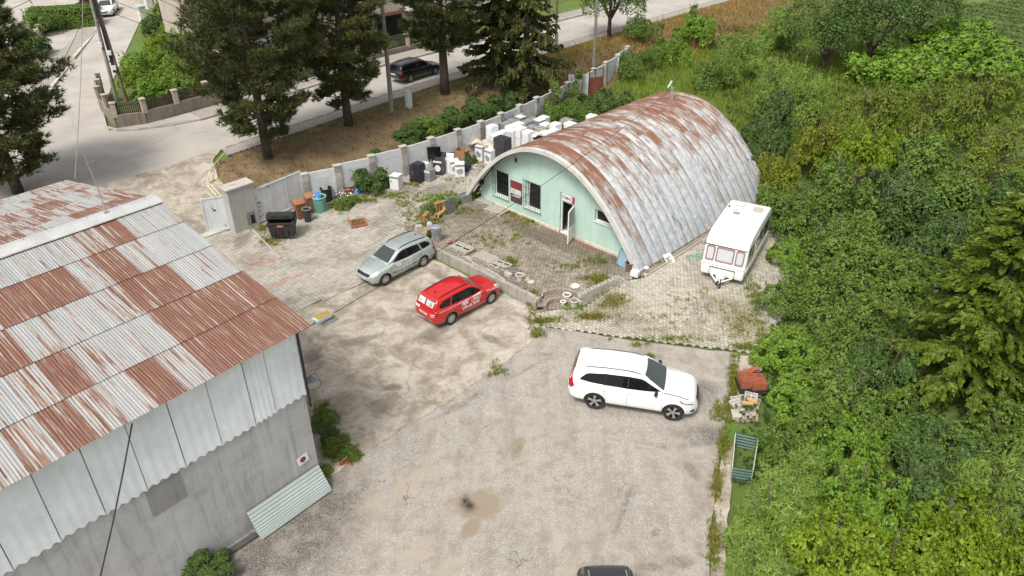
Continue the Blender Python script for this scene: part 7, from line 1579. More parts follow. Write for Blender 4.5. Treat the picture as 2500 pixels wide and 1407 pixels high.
def crown(seed, mat, n=9000, lobes=14, l=.13, w=.09, H=2.6, Rr=2.0, up=.5, shoots=0, low=.0, flat=1.0, name='foliage', droop=.25):
    r = np.random.default_rng(seed); Lc = []; Lr = []
    for k in range(lobes):
        th = r.uniform(0, 6.283); q = math.sqrt(r.uniform(0, 1))*.72; z = r.uniform(.12+low, .78)*(1-.45*q*q)
        Lc.append((Rr*q*math.cos(th), Rr*q*math.sin(th), H*z)); Lr.append(Rr*r.uniform(.2, .44))
    Lc = np.array(Lc); Lr = np.array(Lr); wgt = Lr**2/np.sum(Lr**2); idx = r.choice(lobes, n, p=wgt); d = sph(r, n); d[:, 2] = np.where(d[:, 2] < -.3, -d[:, 2], d[:, 2])
    rad = Lr[idx]*(1-np.abs(r.normal(0, .13, n))); hf = H/Rr/1.3
    C = Lc[idx]+d*rad[:, None]*np.array([1, 1, flat*min(1.15, hf)])
    # small scale bumps so that the outline is ragged
    C += d*(.10*Rr*np.sin(C[:, :1]*5.1/Rr*2+seed)*np.sin(C[:, 1:2]*6.3/Rr*2)*np.sin(C[:, 2:3]*5.7/Rr*2+1))
    ins = np.zeros(n, bool)
    for k in range(lobes): ins |= (np.linalg.norm((C-Lc[k])/Lr[k], axis=1) < .70)
    keep = ~ins & (C[:, 2] > .02); C = C[keep]; d = d[keep]
    N = d*.7+np.array([0, 0, up+.35])+r.normal(0, .45, d.shape); N /= np.linalg.norm(N, axis=1, keepdims=True)
    V1, F1 = leaf_faces(C, N, l, w, r, droop=droop)
    if shoots:
        P_ = []; NN = []
        for k in range(shoots):
            i = r.integers(len(C)); b = C[i]; dr = d[i]*.8+np.array([0, 0, .7])+r.normal(0, .3, 3); dr /= np.linalg.norm(dr); Ls = r.uniform(.35, 1.0)*Rr*.42
            for j in range(26):
                f_ = j/25; p_ = b+dr*Ls*f_+np.array([dr[0], dr[1], -.6])*Ls*.35*f_*f_; P_.append(p_+r.normal(0, .035, 3)); NN.append(np.array([0, 0, .8])+r.normal(0, .5, 3))
        P_ = np.array(P_); NN = np.array(NN); NN /= np.linalg.norm(NN, axis=1, keepdims=True); V2, F2 = leaf_faces(P_, NN, l*.8, w*.8, r, droop=droop); F1 = np.concatenate([F1, F2+len(V1)]); V1 = np.concatenate([V1, V2])
    return np_mesh(name, V1, F1, [mat])
def stems(seed, H, Rr, n=16, r0=.03, name='stem', mat=None):
    r = random.Random(seed); mb = MB()
    for k in range(n):
        a = r.uniform(0, 6.28); q = r.uniform(.2, .9)*Rr; mb.tube([(r.uniform(-.1, .1), r.uniform(-.1, .1), -.1), (q*.35*math.cos(a), q*.35*math.sin(a), H*.35), (q*math.cos(a), q*math.sin(a), H*(.98-.35*(q/Rr)**2))], [r0, r0*.7, r0*.3], 5)
    return mb.mesh(name, mat or M_TWIG)
BV = {}
def variant(key, **kw):
    H, Rr = kw.get('H', 2.6), kw.get('Rr', 2.0); sd = kw['seed']; BV[key] = (crown(**kw), stems(sd, H, Rr), H, Rr)
variant('bright', seed=1, mat=LF['bright'], n=15000, lobes=18, l=.13, w=.10, H=2.0, Rr=2.2, up=.7, shoots=26)
variant('bright2', seed=2, mat=LF['mid'], n=15000, lobes=22, l=.12, w=.09, H=2.2, Rr=2.2, up=.6, shoots=30)
variant('lime', seed=3, mat=LF['lime'], n=11000, lobes=14, l=.12, w=.09, H=2.2, Rr=2.0, up=.6, shoots=70)
variant('dark', seed=4, mat=LF['dark'], n=14000, lobes=16, l=.15, w=.12, H=3.0, Rr=2.2, up=.5, shoots=20)
variant('hazel', seed=5, mat=LF['mid'], n=13000, lobes=20, l=.17, w=.14, H=3.2, Rr=2.3, up=.6, shoots=30)
variant('willow', seed=6, mat=LF['willow'], n=15000, lobes=16, l=.26, w=.045, H=3.0, Rr=2.1, up=.5, shoots=90, droop=.1)
variant('olive', seed=7, mat=LF['olive'], n=13000, lobes=15, l=.14, w=.08, H=3.0, Rr=2.3, up=.5, shoots=50)
variant('yellow', seed=8, mat=LF['yellow'], n=10000, lobes=16, l=.11, w=.08, H=2.2, Rr=1.8, up=.6, shoots=40)
variant('knot', seed=9, mat=LF['bright'], n=4200, lobes=16, l=.34, w=.26, H=2.3, Rr=2.4, up=1.1, shoots=10, droop=.45)
variant('red', seed=10, mat=LF['red'], n=6000, lobes=10, l=.12, w=.09, H=2.2, Rr=1.6)
variant('column', seed=11, mat=LF['mid'], n=7000, lobes=16, l=.12, w=.09, H=4.2, Rr=.9, up=.3, shoots=20)
BUSHES = []
def bush(px, py, key, Rr, H, label, hz=.55, name='shrub', cat='shrub', z=None, group=None, xy=None):
    cm, sm_, h0, r0 = BV[key]
    q = Vector((xy[0], xy[1], T(*xy))) if xy else top_at(px, py, H*hz)
    t = thing(name, label, cat, (q.x, q.y, q.z-.05), rng.uniform(0, 6.28), group); k = Rr/r0; t.scale = (k*rng.uniform(.92, 1.08), k*rng.uniform(.92, 1.08), H/h0)
    link('foliage', cm, t); link('stem', sm_, t); BUSHES.append((q.x, q.y, Rr)); return t
TH = 'shrubs of the overgrown thicket'
for a in [
 (1890, 1240, 'willow', 1.5, 2.3, 'willow shrub with long pale leaves next to the green ribbed box'), (1850, 1385, 'willow', 1.4, 2.0, 'willow shrub spilling onto the lot at the bottom edge'), (1980, 1180, 'willow', 1.3, 1.9, 'smaller willow shrub right of the one at the green box'),
 (2010, 1345, 'lime', 1.8, 2.2, 'lime green bramble with arching shoots at the bottom edge'), (2180, 1385, 'lime', 2.0, 2.2, 'lime bramble right of the bottom willow shrubs'), (2330, 1310, 'lime', 1.9, 2.6, 'lime bramble below the big spruce'), (2450, 1390, 'lime', 1.9, 2.4, 'lime bramble in the bottom right corner'), (2110, 1230, 'bright', 1.8, 2.2, 'round leaved bright shrub between the willows and the spruce'), (2260, 1200, 'dark', 1.7, 2.4, 'dark shrub in shade under the spruce tips'),
 (2300, 1090, 'dark', 1.7, 1.8, 'dark shrub hidden low between the spruce boughs'), (2400, 1120, 'bright2', 1.8, 1.8, 'green shrub right below the spruce boughs'), (2200, 1030, 'bright2', 1.6, 1.7, 'green shrub left below the spruce boughs'), (2480, 1060, 'bright2', 1.6, 1.8, 'green shrub at the right edge under the spruce'),
 (2430, 1210, 'willow', 1.6, 3.0, 'grey green willow shrub at the right edge below the spruce'), (2080, 1080, 'bright', 1.6, 1.9, 'bright low shrub left of the lower spruce boughs'), (1950, 1080, 'bright2', 1.5, 1.5, 'green bramble mound behind the green ribbed box'), (1965, 955, 'bright', 1.6, 1.4, 'bright bramble mound beside the tile stacks'), (2060, 960, 'hazel', 1.7, 2.3, 'glossy hazel shrub left of the spruce'), (2160, 900, 'dark', 1.5, 2.6, 'dark hazel shrub touching the spruce from the left'),
 (1935, 840, 'bright', 1.7, 1.3, 'bright bramble mound where the side paving ends'), (2050, 820, 'bright2', 1.9, 1.9, 'green bramble mound above the hazel shrubs'), (2160, 780, 'bright2', 1.9, 2.2, 'green bramble left of the spruce top'), (1930, 720, 'bright2', 1.5, 1.2, 'low bramble in front of the caravan nose'), (2040, 690, 'bright2', 2.0, 1.9, 'broad bramble mound right of the caravan nose'), (2180, 640, 'hazel', 2.0, 2.6, 'hazel shrub behind the spruce top'), (1935, 610, 'bright', 1.3, 1.3, 'bramble mound against the caravan side'), (2060, 580, 'hazel', 2.1, 2.6, 'tall hazel shrub right of the caravan rear'), (2300, 600, 'dark', 2.0, 3.0, 'dark shrub behind the spruce at the right'),
 (1930, 500, 'hazel', 1.8, 2.4, 'dense shrub just behind the caravan rear'), (2060, 455, 'hazel', 2.2, 3.2, 'leafy shrub with dark hollow up from the caravan'), (2200, 490, 'dark', 2.1, 3.2, 'dark leafed shrub in the middle of the thicket'), (2330, 470, 'hazel', 2.2, 3.2, 'pale leafed shrub at the right of the thicket'), (2450, 380, 'olive', 2.2, 3.4, 'olive shrub near the right edge of the thicket'),
 (1900, 420, 'yellow', 1.7, 3.0, 'yellow green shrub at the back corner of the hut'), (1995, 345, 'yellow', 1.9, 3.4, 'tall yellow green shrub above the hut back corner'), (2110, 370, 'lime', 2.1, 3.4, 'lime tipped shrub in the upper thicket'), (2250, 370, 'hazel', 2.2, 3.4, 'broad hazel shrub in the upper thicket'),
 (2130, 270, 'olive', 2.3, 3.6, 'olive shrub with russet tips in the upper thicket'), (2270, 260, 'olive', 2.5, 3.8, 'large olive shrub below the big leaved plants'), (2410, 250, 'olive', 2.5, 4.2, 'tall olive shrub at the upper right edge'), (2480, 480, 'dark', 2.0, 3.0, 'dark shrub at the right edge above the spruce'),
 (1900, 290, 'dark', 2.0, 3.6, 'dark shrub shading the sheet fence behind the hut'), (1835, 395, 'dark', 1.3, 2.0, 'dark shrub crammed against the back of the hut'), (1865, 345, 'dark', 1.7, 3.0, 'dark shrub between the sheet fence and the hut back corner'), (1970, 225, 'willow', 2.0, 3.6, 'silvery shrub above the dark one at the sheet fence'), (1890, 190, 'willow', 2.0, 3.2, 'grey willow shrub in the meadow corner'), (1800, 130, 'willow', 2.4, 3.4, 'pale grey willow shrub at the top of the meadow'), (1900, 60, 'willow', 2.6, 3.6, 'large pale willow shrub at the top edge'), (1700, 70, 'bright', 2.2, 2.4, 'light green shrub at the top edge beside the dry verge'), (1740, 175, 'mid', 2.0, 2.2, ''),
 (1640, 120, 'bright', 1.8, 2.0, 'green shrub between meadow and dry verge'), (1580, 140, 'bright2', 1.5, 1.6, 'low green shrub at the end of the far fence'), (1540, 170, 'bright2', 1.3, 1.5, 'small green shrub beside the thin white post')]:
    if a[2] == 'mid': a = a[:2]+('bright2',)+a[3:5]+('green shrub in the upper middle of the meadow',)
    bush(*a[:3], a[3]*.92, a[4]*1.28, a[5], group=TH)
KG = 'large leaved knotweed clumps'
for a in ((2130, 165, 'knotweed clump with big drooping leaves under the dark trees'), (2220, 175, 'knotweed clump right of the first under the dark trees'), (2190, 130, 'knotweed clump highest below the dark trees'), (2310, 120, 'pale knotweed clump right of the dark trees'), (2400, 110, 'knotweed clump second from the right edge'), (2480, 130, 'knotweed clump at the right edge'), (2360, 70, 'knotweed clump nearest the dry field'), (2280, 160, 'knotweed clump above the large olive shrub'), (2440, 165, 'knotweed clump above the tall olive shrub'), (2270, 80, 'knotweed clump beside the dark tree crown')): bush(a[0], a[1], 'knot', 2.4, 2.2, a[2], name='knotweed', cat='plant', group=KG)
for a in [
 (905, 432, 'dark', 1.15, 1.7, 'round leafy shrub in front of the white fence'), (1005, 325, 'dark', 1.3, 1.3, 'dark low shrub on the bank left of the green ones'), (1050, 305, 'hazel', 1.4, 1.4, 'green shrub on the bank behind the fence posts'), (1100, 290, 'dark', 1.4, 1.5, 'dark shrub on the bank under the fourth pine'), (1160, 270, 'dark', 1.6, 1.6, 'dark shrub on the bank below the spruce'), (1230, 250, 'dark', 1.6, 1.7, 'dark shrub in deep shade below the spruce'), (922, 375, 'dark', .6, .7, 'tiny dark shrub on the brown bank'),
 (1375, 262, 'hazel', 1.3, 2.0, 'green shrub behind the fridges'), (1410, 275, 'bright2', 1.3, 1.6, 'light green shrub right behind the fridges'), (1345, 285, 'bright2', 1.1, 1.3, 'low green shrub at the fence behind the fridges'), (1500, 245, 'dark', 1.7, 2.4, 'dark round shrub behind the hut roof'), (1465, 262, 'dark', 1.3, 2.0, 'dark shrub left of the round one at the hut roof'), (1352, 225, 'column', .75, 4.0, 'climber covered column behind the spruce'), (1412, 195, 'column', .7, 4.2, 'climber column left of the wooden pole'), (1610, 85, 'column', .7, 4.6, 'tall climber column before the dry verge'), (1690, 55, 'column', .6, 3.6, 'climber column at the top beside the dry verge'), (1400, 235, 'column', .6, 2.6, 'short climber column beside the rusty gate'), (1525, 150, 'bright2', 1.2, 2.2, 'leafy shrub behind the far fence end'), (1560, 95, 'bright2', 1.5, 2.4, 'leafy shrub below the roadside tree'),
 (1080, 345, 'column', .35, 1.9, 'thin sapling growing at the fence beside the black panel'), (1150, 385, 'dark', .45, .8, 'dark weed clump behind the cardboard box'), (1085, 482, 'bright', .9, .8, 'green creeper spilling over the planter troughs'), (1050, 505, 'bright2', .7, .6, 'green creeper behind the clay pipes'), (1148, 475, 'bright', .5, .5, 'creeper tuft at the left foot of the hut'), (845, 490, 'bright2', .8, .6, 'weed clump with white daisies beside the barrel'), (712, 480, 'column', .3, 1.0, 'thistle growing in front of the sliding gate'), (735, 478, 'bright2', .3, .6, 'small weed beside the sliding gate'),
 (790, 1020, 'bright2', .55, .7, 'weed clump tallest at the warehouse corner'), (825, 1080, 'olive', .6, .5, 'brownish weed clump beside the cracked slab'), (850, 1105, 'bright2', .4, .5, 'green weed clump nearest the lot asphalt'), (790, 1145, 'bright', .3, .4, 'bright weed at the ribbed sheet corner'), (805, 1060, 'dark', .4, .5, 'dark weed clump between the rubble at the warehouse'), (500, 1385, 'dark', .9, .8, 'dark ivy patch at the foot of the warehouse wall')]:
    bush(*a[:5], a[5], name='shrub' if a[3] > .95 else 'weed_clump', cat='shrub' if a[3] > .95 else 'weeds')
# gardens across the road
for a in ((370, 150, 'bright', 2.6, 2.8, 'bright green bush in the corner garden beside the double pole'), (400, 205, 'bright', 2.2, 2.4, 'bright bush low behind the garden pickets'), (330, 195, 'lime', 1.6, 2.2, 'lime bush right beside the double pole'), (410, 110, 'lime', 2.2, 3.2, 'lime tree like bush higher in the corner garden'), (450, 160, 'olive', 2.2, 2.6, 'dull green bush behind the left pine'), (375, 60, 'dark', 1.4, 2.4, 'dark bush at the white gate piers'), (440, 60, 'hazel', 2.2, 3.0, 'garden bush below the red roof'), (985, 95, 'yellow', .9, .9, 'yellow green hedge clump behind the low brick posts'), (1035, 82, 'yellow', .9, .9, 'yellow green hedge clump left of the fourth pine'), (745, 160, 'yellow', .9, .9, 'yellow green hedge clump between the second and third pine'), (880, 100, 'dark', 1.6, 2.0, 'dark garden bush in front of the balcony house'), (470, 105, 'hazel', 2.2, 3.2, 'tall garden bush just left of the broad pine crown'), (415, 30, 'dark', 1.8, 2.6, 'dark garden bush beside the yellow bin'), (205, 12, 'red', 1.8, 2.4, 'copper red bush beside the white saloon'), (60, 100, 'dark', 2.2, 2.6, 'dark garden bush behind the left pine'), (100, 45, 'bright2', 2.2, 2.6, 'garden bush left of the clipped hedge'), (30, 170, 'hazel', 1.8, 1.8, 'garden bush low behind the left pine')): bush(*a[:5], a[5], group='garden bushes across the road')
# clipped hedge
r = np.random.default_rng(77); n = 14000; C = r.uniform(-1, 1, (n, 3)); ax_ = r.integers(0, 3, n); sg = np.where(r.uniform(size=n) < .5, -1, 1); C[np.arange(n), ax_] = np.where(ax_ == 2, 1, sg)+r.normal(0, .02, n); N = np.zeros((n, 3)); N[np.arange(n), ax_] = C[np.arange(n), ax_]; N += r.normal(0, .5, N.shape)+np.array([0, 0, .4]); N /= np.linalg.norm(N, axis=1, keepdims=True)
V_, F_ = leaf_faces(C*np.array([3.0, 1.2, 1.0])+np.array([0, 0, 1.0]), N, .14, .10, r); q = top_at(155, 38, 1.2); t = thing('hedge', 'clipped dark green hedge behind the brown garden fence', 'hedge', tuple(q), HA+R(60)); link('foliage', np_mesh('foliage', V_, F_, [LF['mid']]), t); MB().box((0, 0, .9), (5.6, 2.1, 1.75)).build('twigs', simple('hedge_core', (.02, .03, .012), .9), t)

# --- pines -----------------------------------------------------------------------
def pine_mesh(seed, H, Rc, z0, nb=70, tuft=.20, mat=LF['pine'], dens=1.0, droop=.0, top=1.0):
    r = np.random.default_rng(seed); tb = MB(); wood = MB(); P_ = []; D_ = []
    lean = r.normal(0, .25, 2)
    def trunk(z): return np.array([lean[0]*(z/H)**1.5, lean[1]*(z/H)**1.5, z])
    for k in range(nb):
        f_ = (k+.5)/nb; z = z0+(H*.97-z0)*f_**.9; th = k*2.399+r.uniform(-.4, .4)
        prof = (min(1, .45+1.6*f_) if f_ < .35 else 1)*(1-max(0, f_-.35)/.65*.72); L = Rc*prof*r.uniform(.6, 1.12); b = trunk(z); dirv = np.array([math.cos(th), math.sin(th), 0.0])
        el = lerp(-.05, .55, f_)+r.normal(0, .12)-droop; pts = []
        for j in range(6):
            u_ = j/5; p_ = b+dirv*L*u_+np.array([0, 0, L*(el*u_+.10*u_*u_-.18*u_*(1-u_))]); pts.append(p_)
        wood.tube([tuple(q) for q in pts], [max(.012, .055*(1-f_)*(L/Rc)+.015)*(1-.75*j/5) for j in range(6)], 4)
        m = int((9+13*L/Rc)*dens)
        for j in range(m):
            u_ = r.uniform(.32, 1.0)**.7; i = min(4, int(u_*5)); p_ = pts[i]+(pts[i+1]-pts[i])*(u_*5-i); side = np.array([-dirv[1], dirv[0], 0])*r.normal(0, .22)*L*(1.15-u_*.7); q_ = p_+side+np.array([0, 0, r.uniform(-.08, .22)])
            if r.uniform() < .25: wood.tube([tuple(p_), tuple(q_)], [.012, .005], 3)
            for s_ in range(3): P_.append(q_+r.normal(0, .12, 3)); D_.append(dirv*.6+side*.5+np.array([0, 0, .75])+r.normal(0, .3, 3))
    P_ = np.array(P_); D_ = np.array(D_); D_ /= np.linalg.norm(D_, axis=1, keepdims=True); K = 11
    n = len(P_); base = np.repeat(P_, K, 0); dd = np.repeat(D_, K, 0)+r.normal(0, .62, (n*K, 3)); dd /= np.linalg.norm(dd, axis=1, keepdims=True); sd = np.cross(dd, r.normal(size=dd.shape)); sd /= np.linalg.norm(sd, axis=1, keepdims=True)
    ln = tuft*r.uniform(.7, 1.25, (n*K, 1)); wd = .026; V_ = np.stack([base-sd*wd, base+sd*wd, base+dd*ln], 1).reshape(-1, 3); F_ = np.arange(3*n*K).reshape(-1, 3)
    tk = MB(); tk.tube([tuple(trunk(H*k/8)-np.array([0, 0, .2 if k == 0 else 0])) for k in range(9)], [lerp(.27, .03, (k/8)**.9)*H/13 for k in range(9)], 9)
    return np_mesh('crown', V_, F_, [mat]), tk.mesh('trunk', M_BARK, True, None), wood.mesh('branches', M_BARK)
def plant_tree(meshes, label, q, sc=1.0, rz=0.0, name='pine_tree', cat='tree', group=None, szz=None):
    t = thing(name, label, cat, (q.x, q.y, q.z-.05), rz, group); t.scale = (sc, sc, szz or sc)
    for nm, me in zip(('crown', 'trunk', 'branch')+('limb',)*9, meshes): o = link('limb' if len(meshes) > 3 and nm == 'branch' else nm, me, t); o.update_tag(); (o.__setitem__('kind', 'stuff') if nm == 'branch' and len(meshes) == 3 else None)
    return t
pA = pine_mesh(21, 13.5, 3.9, 1.3, 120, .32, dens=1.6); pB = pine_mesh(22, 14, 3.1, 1.6, 115, .32, dens=1.6); pC = pine_mesh(23, 14, 3.5, 3.2, 95, .32, dens=1.6)
PG = 'black pines along the verge'
plant_tree(pA, 'broad black pine nearest the driveway', G(655, 385), 1.18, .4, group=PG, szz=1.08); plant_tree(pB, 'slender black pine left of the concrete pole', G(851, 306), 1.15, 1.9, group=PG, szz=1.0); plant_tree(pC, 'tall pine with bare lower trunk beside the black estate car', G(1087, 229), 1.3, 2.6, group=PG, szz=1.0)
plant_tree(pA, 'pine at the left edge behind the warehouse roof', G(45, 470), 1.22, 3.6, group=PG, szz=.92); plant_tree(pB, 'pine leaning in from beyond the left edge', G(-30, 465), 1.0, 5.0, group=PG)
plant_tree(pA, 'far pine above the garden between the first two pines', G(600, 180), .85, 4.4, group=PG)
def spruce_mesh(seed, H, Rc, z0, mat, nb=90, sp=.34, droop=.35, wide=.13):
    r = np.random.default_rng(seed); wood = MB(); C = []; D = []
    for k in range(nb):
        f_ = (k+.5)/nb; z = z0+(H*.98-z0)*f_; th = k*2.399+r.uniform(-.3, .3); L = Rc*(1-f_)**.85*r.uniform(.8, 1.1)+.15; L *= r.choice([.55, .85, 1.0, 1.15]); z += r.normal(0, .12); dv = np.array([math.cos(th), math.sin(th), 0]); pts = []
        for j in range(6): u_ = j/5; pts.append(np.array([0, 0, z])+dv*L*u_+np.array([0, 0, L*(.12*u_-droop*u_*(1-.55*u_))]))
        wood.tube([tuple(q) for q in pts], [.03*(1-.8*j/5)*(.4+L/Rc) for j in range(6)], 4)
        m = int(10+34*L/Rc)
        for j in range(m):
            u_ = r.uniform(.18, 1.0); i = min(4, int(u_*5)); p_ = pts[i]+(pts[i+1]-pts[i])*(u_*5-i); sd = np.array([-dv[1], dv[0], 0])*r.choice([-1, 1]); dr = dv*.7+sd*r.uniform(.3, 1.0)*(1.2-u_)+np.array([0, 0, -droop*r.uniform(.2, .9)]); dr /= np.linalg.norm(dr); ln = sp*r.uniform(.7, 1.5)*(1.25-.5*u_)
            for s_ in range(4): C.append(p_+dr*ln*(s_+.5)/3.2+r.normal(0, .02, 3)); D.append((dr, ln*.55))
    C = np.array(C); dr = np.array([d_[0] for d_ in D]); ln = np.array([d_[1] for d_ in D])[:, None]; n = len(C); out = []
    for rep in range(3):
        d2 = dr+r.normal(0, .35, dr.shape); d2 /= np.linalg.norm(d2, axis=1, keepdims=True); s = np.cross(d2, r.normal(size=d2.shape)+np.array([0, 0, 1.5])); s /= np.linalg.norm(s, axis=1, keepdims=True); w = wide*ln*r.uniform(.8, 1.3, (n, 1))
        out.append(np.stack([C-d2*ln*.5, C+s*w, C+d2*ln*.62, C-s*w], 1))
    V_ = np.concatenate(out).reshape(-1, 3); F_ = np.arange(len(V_)).reshape(-1, 4); tk = MB(); tk.tube([(0, 0, -.2), (.05, 0, H*.5), (0, 0, H)], [.2*H/10, .12*H/10, .02], 8)
    return np_mesh('crown', V_, F_, [mat]), tk.mesh('trunk', M_BARK, True, None), wood.mesh('branches', M_TWIG)
sA = spruce_mesh(31, 9.0, 4.0, .8, LF['spruce'], 130, .40, .28, .30); sB = spruce_mesh(32, 14, 3.3, 1.0, LF['dsp'], 170, .38, .6, .28)
plant_tree(sA, 'big light green spruce over the right thicket', Vector((17.4, 22.8, T(17.4, 22.8))), 1.0, .3, 'spruce_tree'); plant_tree(sA, 'second spruce at the right edge behind the big one', Vector((22.8, 28.2, T(22.8, 28.2))), .95, 2.2, 'spruce_tree')
plant_tree(sB, 'dark drooping spruce behind the fence and the twin poles', G(1285, 238), 1.1, 1.0, 'spruce_tree', szz=1.45); plant_tree(sB, 'dark drooping spruce left of the twin poles', G(1215, 205), 1.0, 3.0, 'spruce_tree', szz=1.4)
# broadleaf trees
def tree_mesh(seed, mat, H, Rr, z0, n=16000, lobes=26, l=.17, w=.13):
    c = crown(seed, mat, n, lobes, l, w, H-z0, Rr, .4, 30, .08, 1.0, 'crown'); c.transform(Matrix.Translation((0, 0, z0))); tk = MB(); tk.tube([(0, 0, -.2), (.05, .05, z0), (.1, 0, H*.6)], [.22, .17, .06], 9)
    r_ = random.Random(seed); br = []
    for k in range(9): a = k*.7+r_.uniform(-.2, .2); br.append(MB().tube([(.05, .03, z0*.8+r_.uniform(0, .6)), (Rr*.35*math.cos(a), Rr*.35*math.sin(a), z0+(H-z0)*.35), (Rr*.7*math.cos(a), Rr*.7*math.sin(a), z0+(H-z0)*.55)], [.09, .06, .02], 5).mesh('limb', M_BARK))
    return (c, tk.mesh('trunk', M_BARK, True, None), *br)
tD = tree_mesh(41, LF['dark'], 7.0, 3.2, 1.8); tE = tree_mesh(42, LF['dark'], 7.5, 4.2, 1.0, 20000, 30)
plant_tree(tD, 'dark round roadside tree above the dry verge', G(1487, 92), 1.0, 1.0, 'roadside_tree')
for px_, py_, sc, lab in ((2010, 175, .95, 'dark leafy tree at the top left of the thicket'), (2120, 150, 1.05, 'dark leafy tree in the top middle of the thicket'), (2220, 110, .95, 'dark leafy tree at the top right beside the field')): q = G(px_, py_); plant_tree(tE, lab, q, sc, rng.uniform(0, 6), 'leafy_tree', group='dark trees at the top of the thicket')

# --- grass, weeds, ground cover ------------------------------------------------------
def blades(name, P_, N_per, hgt, wid, mat, seed, spread=.08, lean=.45, hvar=.5, kind='stuff', label=None, cat=None, zoff=0.0):
    r = np.random.default_rng(seed); P_ = np.asarray(P_); B = np.repeat(P_, N_per, 0); n = len(B); B = B+np.concatenate([r.normal(0, spread, (n, 2)), np.zeros((n, 1))], 1)
    B[:, 2] = np.array([T(x, y) for x, y in B[:, :2]])+zoff if zoff is not None else B[:, 2]
    h = hgt*r.uniform(1-hvar, 1+hvar, (n, 1)); a = r.uniform(0, 6.283, n); d = np.stack([np.cos(a), np.sin(a), np.zeros(n)], 1); s = np.stack([-np.sin(a), np.cos(a), np.zeros(n)], 1)*wid; le = np.abs(r.normal(0, lean, (n, 1)))
    up = np.array([0, 0, 1.0]); m = B+up*h*.6+d*h*le*.35; tip = B+up*h*(1-.3*le)+d*h*le
    V_ = np.stack([B-s*.5, B+s*.5, m+s*.4, tip, m-s*.4], 1).reshape(-1, 3); i = np.arange(n)[:, None]*5
    F_ = np.concatenate([i+np.array([[0, 1, 2, 4]]), i+np.array([[4, 2, 3, 3]])]); F3 = i+np.array([[4, 2, 3]])
    me = bpy.data.meshes.new(name); me.vertices.add(len(V_)); me.vertices.foreach_set('co', V_.astype(np.float32).ravel())
    lp = np.concatenate([(i+np.array([[0, 1, 2, 4]])).ravel(), F3.ravel()]).astype(np.int32); ls = np.concatenate([np.arange(n)*4, 4*n+np.arange(n)*3]).astype(np.int32)
    me.loops.add(len(lp)); me.loops.foreach_set('vertex_index', lp); me.polygons.add(2*n); me.polygons.foreach_set('loop_start', ls); me.materials.append(mat); me.update(calc_edges=True); me.validate()
    return tag(link(name, me), label, cat, kind=kind)
def scatter(poly, n, seed, excl=None):
    r = np.random.default_rng(seed); P2 = np.array(poly); lo, hi = P2.min(0), P2.max(0); Q = r.uniform(lo, hi, (n*4, 2)); Q = Q[pip(poly, Q[:, 0], Q[:, 1])][:n]; return np.concatenate([Q, np.zeros((len(Q), 1))], 1)
M_DRYG = m_leaf('dry_grass', [(.13, .085, .045), (.20, .135, .07), (.29, .205, .10), (.10, .075, .035)], .25, gain=1.0, rk=1.05); M_GRN = m_leaf('green_grass', [(.07, .12, .015), (.11, .17, .02), (.17, .22, .03), (.13, .14, .03)]); M_MEAD = m_leaf('meadow_grass', [(.09, .15, .015), (.14, .21, .022), (.20, .26, .035), (.17, .17, .04)]); M_STRAW = m_leaf('straw_grass', [(.24, .16, .06), (.33, .23, .09), (.20, .15, .05), (.15, .14, .04)], gain=1.3, rk=1.1)
blades('dry_grass', scatter(BANK, 9000, 1), 5, .16, .022, M_DRYG, 51, .12, .8, label='short dry brown grass on the bank', cat='grass')
blades('verge_grass', scatter(stp((-25.2, -4), (-26.9, -5), (-26.9, 30), (-24.6, 30), (-24.4, 6)), 2600, 2), 5, .14, .022, M_GRN, 52, .12, .7, label='patchy green grass on the verge', cat='grass')
blades('straw_grass', scatter(stp((-20.5, 18), (-26.8, 20), (-26.8, 75), (-17, 75), (-20, 40)), 6500, 3), 5, .38, .03, M_STRAW, 53, .18, .6, label='tall straw coloured grass on the far bank', cat='grass')
blades('meadow_grass', scatter(stp((-17.6, 14.5), (2, 16), (4, 30), (0, 60), (-19, 60), (-20.5, 26)), 12000, 4), 5, .50, .03, M_MEAD, 54, .2, .6, label='tall yellow green meadow grass behind the hut', cat='grass')
THP = [(6.7, 12.5), (7.4, 16.0), (7.9, 19.5), (8.7, 22.3), (10.2, 25), (11.2, 26.8), (12.6, 30.2), (14.3, 35), (15.2, 39), (16.4, 44), (18, 49), (16, 54), (20, 80), (70, 100), (60, 60), (34, 12.5)]
q_ = scatter(THP, 30000, 5); r = np.random.default_rng(55); C = np.repeat(q_, 3, 0); C[:, :2] += r.normal(0, .15, (len(C), 2))
C[:, 2] = np.array([T(x, y) for x, y in C[:, :2]])+np.abs(.25+.15*np.sin(C[:, 0]*.9)*np.sin(C[:, 1]*.8+1)+.18*np.sin(C[:, 0]*2.3+C[:, 1]*1.7))*np.minimum(1, 1.0)*r.uniform(.6, 1.05, len(C)); N = np.array([0, 0, 1.0])+r.normal(0, .45, C.shape); N /= np.linalg.norm(N, axis=1, keepdims=True)
V_, F_ = leaf_faces(C, N, .17, .13, r); tag(link('ground_cover', np_mesh('ground_cover', V_, F_, [LF['shade']])), 'leafy ground cover filling the thicket', 'ground cover', kind='stuff')
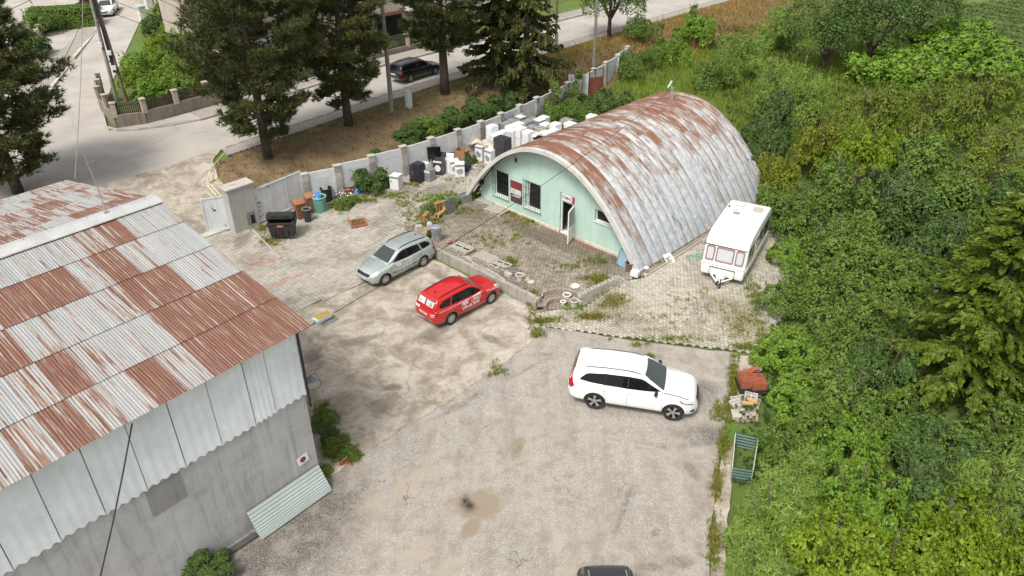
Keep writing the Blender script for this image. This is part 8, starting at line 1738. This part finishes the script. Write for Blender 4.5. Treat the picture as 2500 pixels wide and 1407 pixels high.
# weeds in joints, along walls and edges
WPX = [(1035, 560, 40, 14, 120), (1010, 530, 30, 14, 80), (1120, 520, 40, 12, 60), (1300, 540, 60, 16, 90), (1250, 520, 40, 10, 60), (1460, 690, 30, 12, 110), (1330, 785, 40, 7, 90), (1440, 775, 50, 8, 130), (1500, 735, 30, 18, 110), (1300, 745, 12, 20, 50), (1800, 790, 40, 40, 90), (1700, 740, 60, 40, 50), (1560, 640, 50, 10, 60), (1840, 720, 20, 40, 120), (1860, 830, 12, 30, 90), (1650, 830, 90, 8, 70), (1820, 850, 30, 8, 60), (1790, 930, 6, 40, 140), (1780, 1000, 8, 25, 100), (1765, 1090, 8, 30, 90), (1755, 1010, 14, 20, 40), (1750, 1180, 8, 40, 80), (1742, 1330, 10, 50, 90), (660, 590, 30, 14, 110), (640, 560, 18, 8, 70), (830, 500, 30, 16, 130), (880, 490, 40, 10, 140), (960, 480, 50, 8, 150), (1010, 455, 30, 8, 70), (1040, 490, 30, 8, 60), (985, 500, 20, 8, 50), (760, 510, 20, 10, 60), (1120, 440, 30, 14, 40), (1180, 420, 15, 12, 30), (870, 545, 30, 8, 30), (815, 1090, 25, 30, 120), (785, 1010, 12, 25, 80), (1215, 905, 20, 15, 25), (1310, 815, 16, 14, 40), (860, 1110, 16, 12, 30), (1600, 790, 80, 30, 50), (1380, 660, 40, 12, 30), (1245, 650, 14, 10, 50), (1180, 600, 30, 14, 30), (1240, 590, 60, 20, 40), (1455, 640, 40, 12, 40), (1590, 620, 15, 15, 30), (1585, 870, 12, 4, 14), (1560, 845, 20, 4, 10), (700, 560, 20, 8, 20), (620, 500, 30, 8, 30)]
r_ = random.Random(8); L1 = []; L2 = []
for px_, py_, sx_, sy_, n in WPX:
    for k in range(n):
        x_, y_ = r_.gauss(px_, sx_*.6), r_.gauss(py_, sy_*.6); g = G(x_, y_); s_, t_ = to_st(g.x, g.y)
        zt = PZ if (-12 < s_ < .1 and -5 < t_ < .7) else None
        (L1 if r_.random() < .72 else L2).append((g.x, g.y, zt if zt else T(g.x, g.y)))
blades('weeds', L1, 9, .15, .022, M_GRN, 61, .06, .8, zoff=None, label='green weeds sprouting in joints and along the walls', cat='weeds'); blades('dry_weeds', L2, 9, .15, .022, M_STRAW, 62, .06, .8, zoff=None, label='yellowed dry weeds in joints and along the walls', cat='weeds')
P_ = [G(r_.gauss(845, 14), r_.gauss(488, 8)) for k in range(60)]; C = np.array([(p_.x, p_.y, p_.z+.5+r_.uniform(-.1, .15)) for p_ in P_]); N = np.tile(np.array([[0, 0, 1.0]]), (60, 1))+nrg.normal(0, .3, (60, 3)); N /= np.linalg.norm(N, axis=1, keepdims=True); V_, F_ = leaf_faces(C, N, .07, .07, nrg); tag(link('daisies', np_mesh('daisies', V_, F_, [simple('petal_white', (.75, .75, .72), .6)])), 'white daisies among the weeds beside the barrel', 'flowers', kind='stuff')
# clay pots and rubble in the weeds by the warehouse
for px_, py_, lab in ((845, 1140, 'broken terracotta pot lying in the weeds at the slab edge'), (793, 1170, 'terracotta pot shard touching the ribbed sheet')):
    q = G(px_, py_); mb = MB(); mb.grid(lambda i, j: (.2*math.cos(math.pi*(i-.5))*(.8+.3*j), .2*math.sin(math.pi*(i-.5))*(.8+.3*j), .4*(j-.5)), 10, 3); o = mb.build('pot_shard', simple('terracotta', (.36, .12, .065), .8, var=.2), None, True, (q.x, q.y, q.z+.12)); o.rotation_euler = (R(70), R(20), rng.uniform(0, 3)); m_ = o.modifiers.new('s', 'SOLIDIFY'); m_.thickness = .025; tag(o, lab, 'pot')
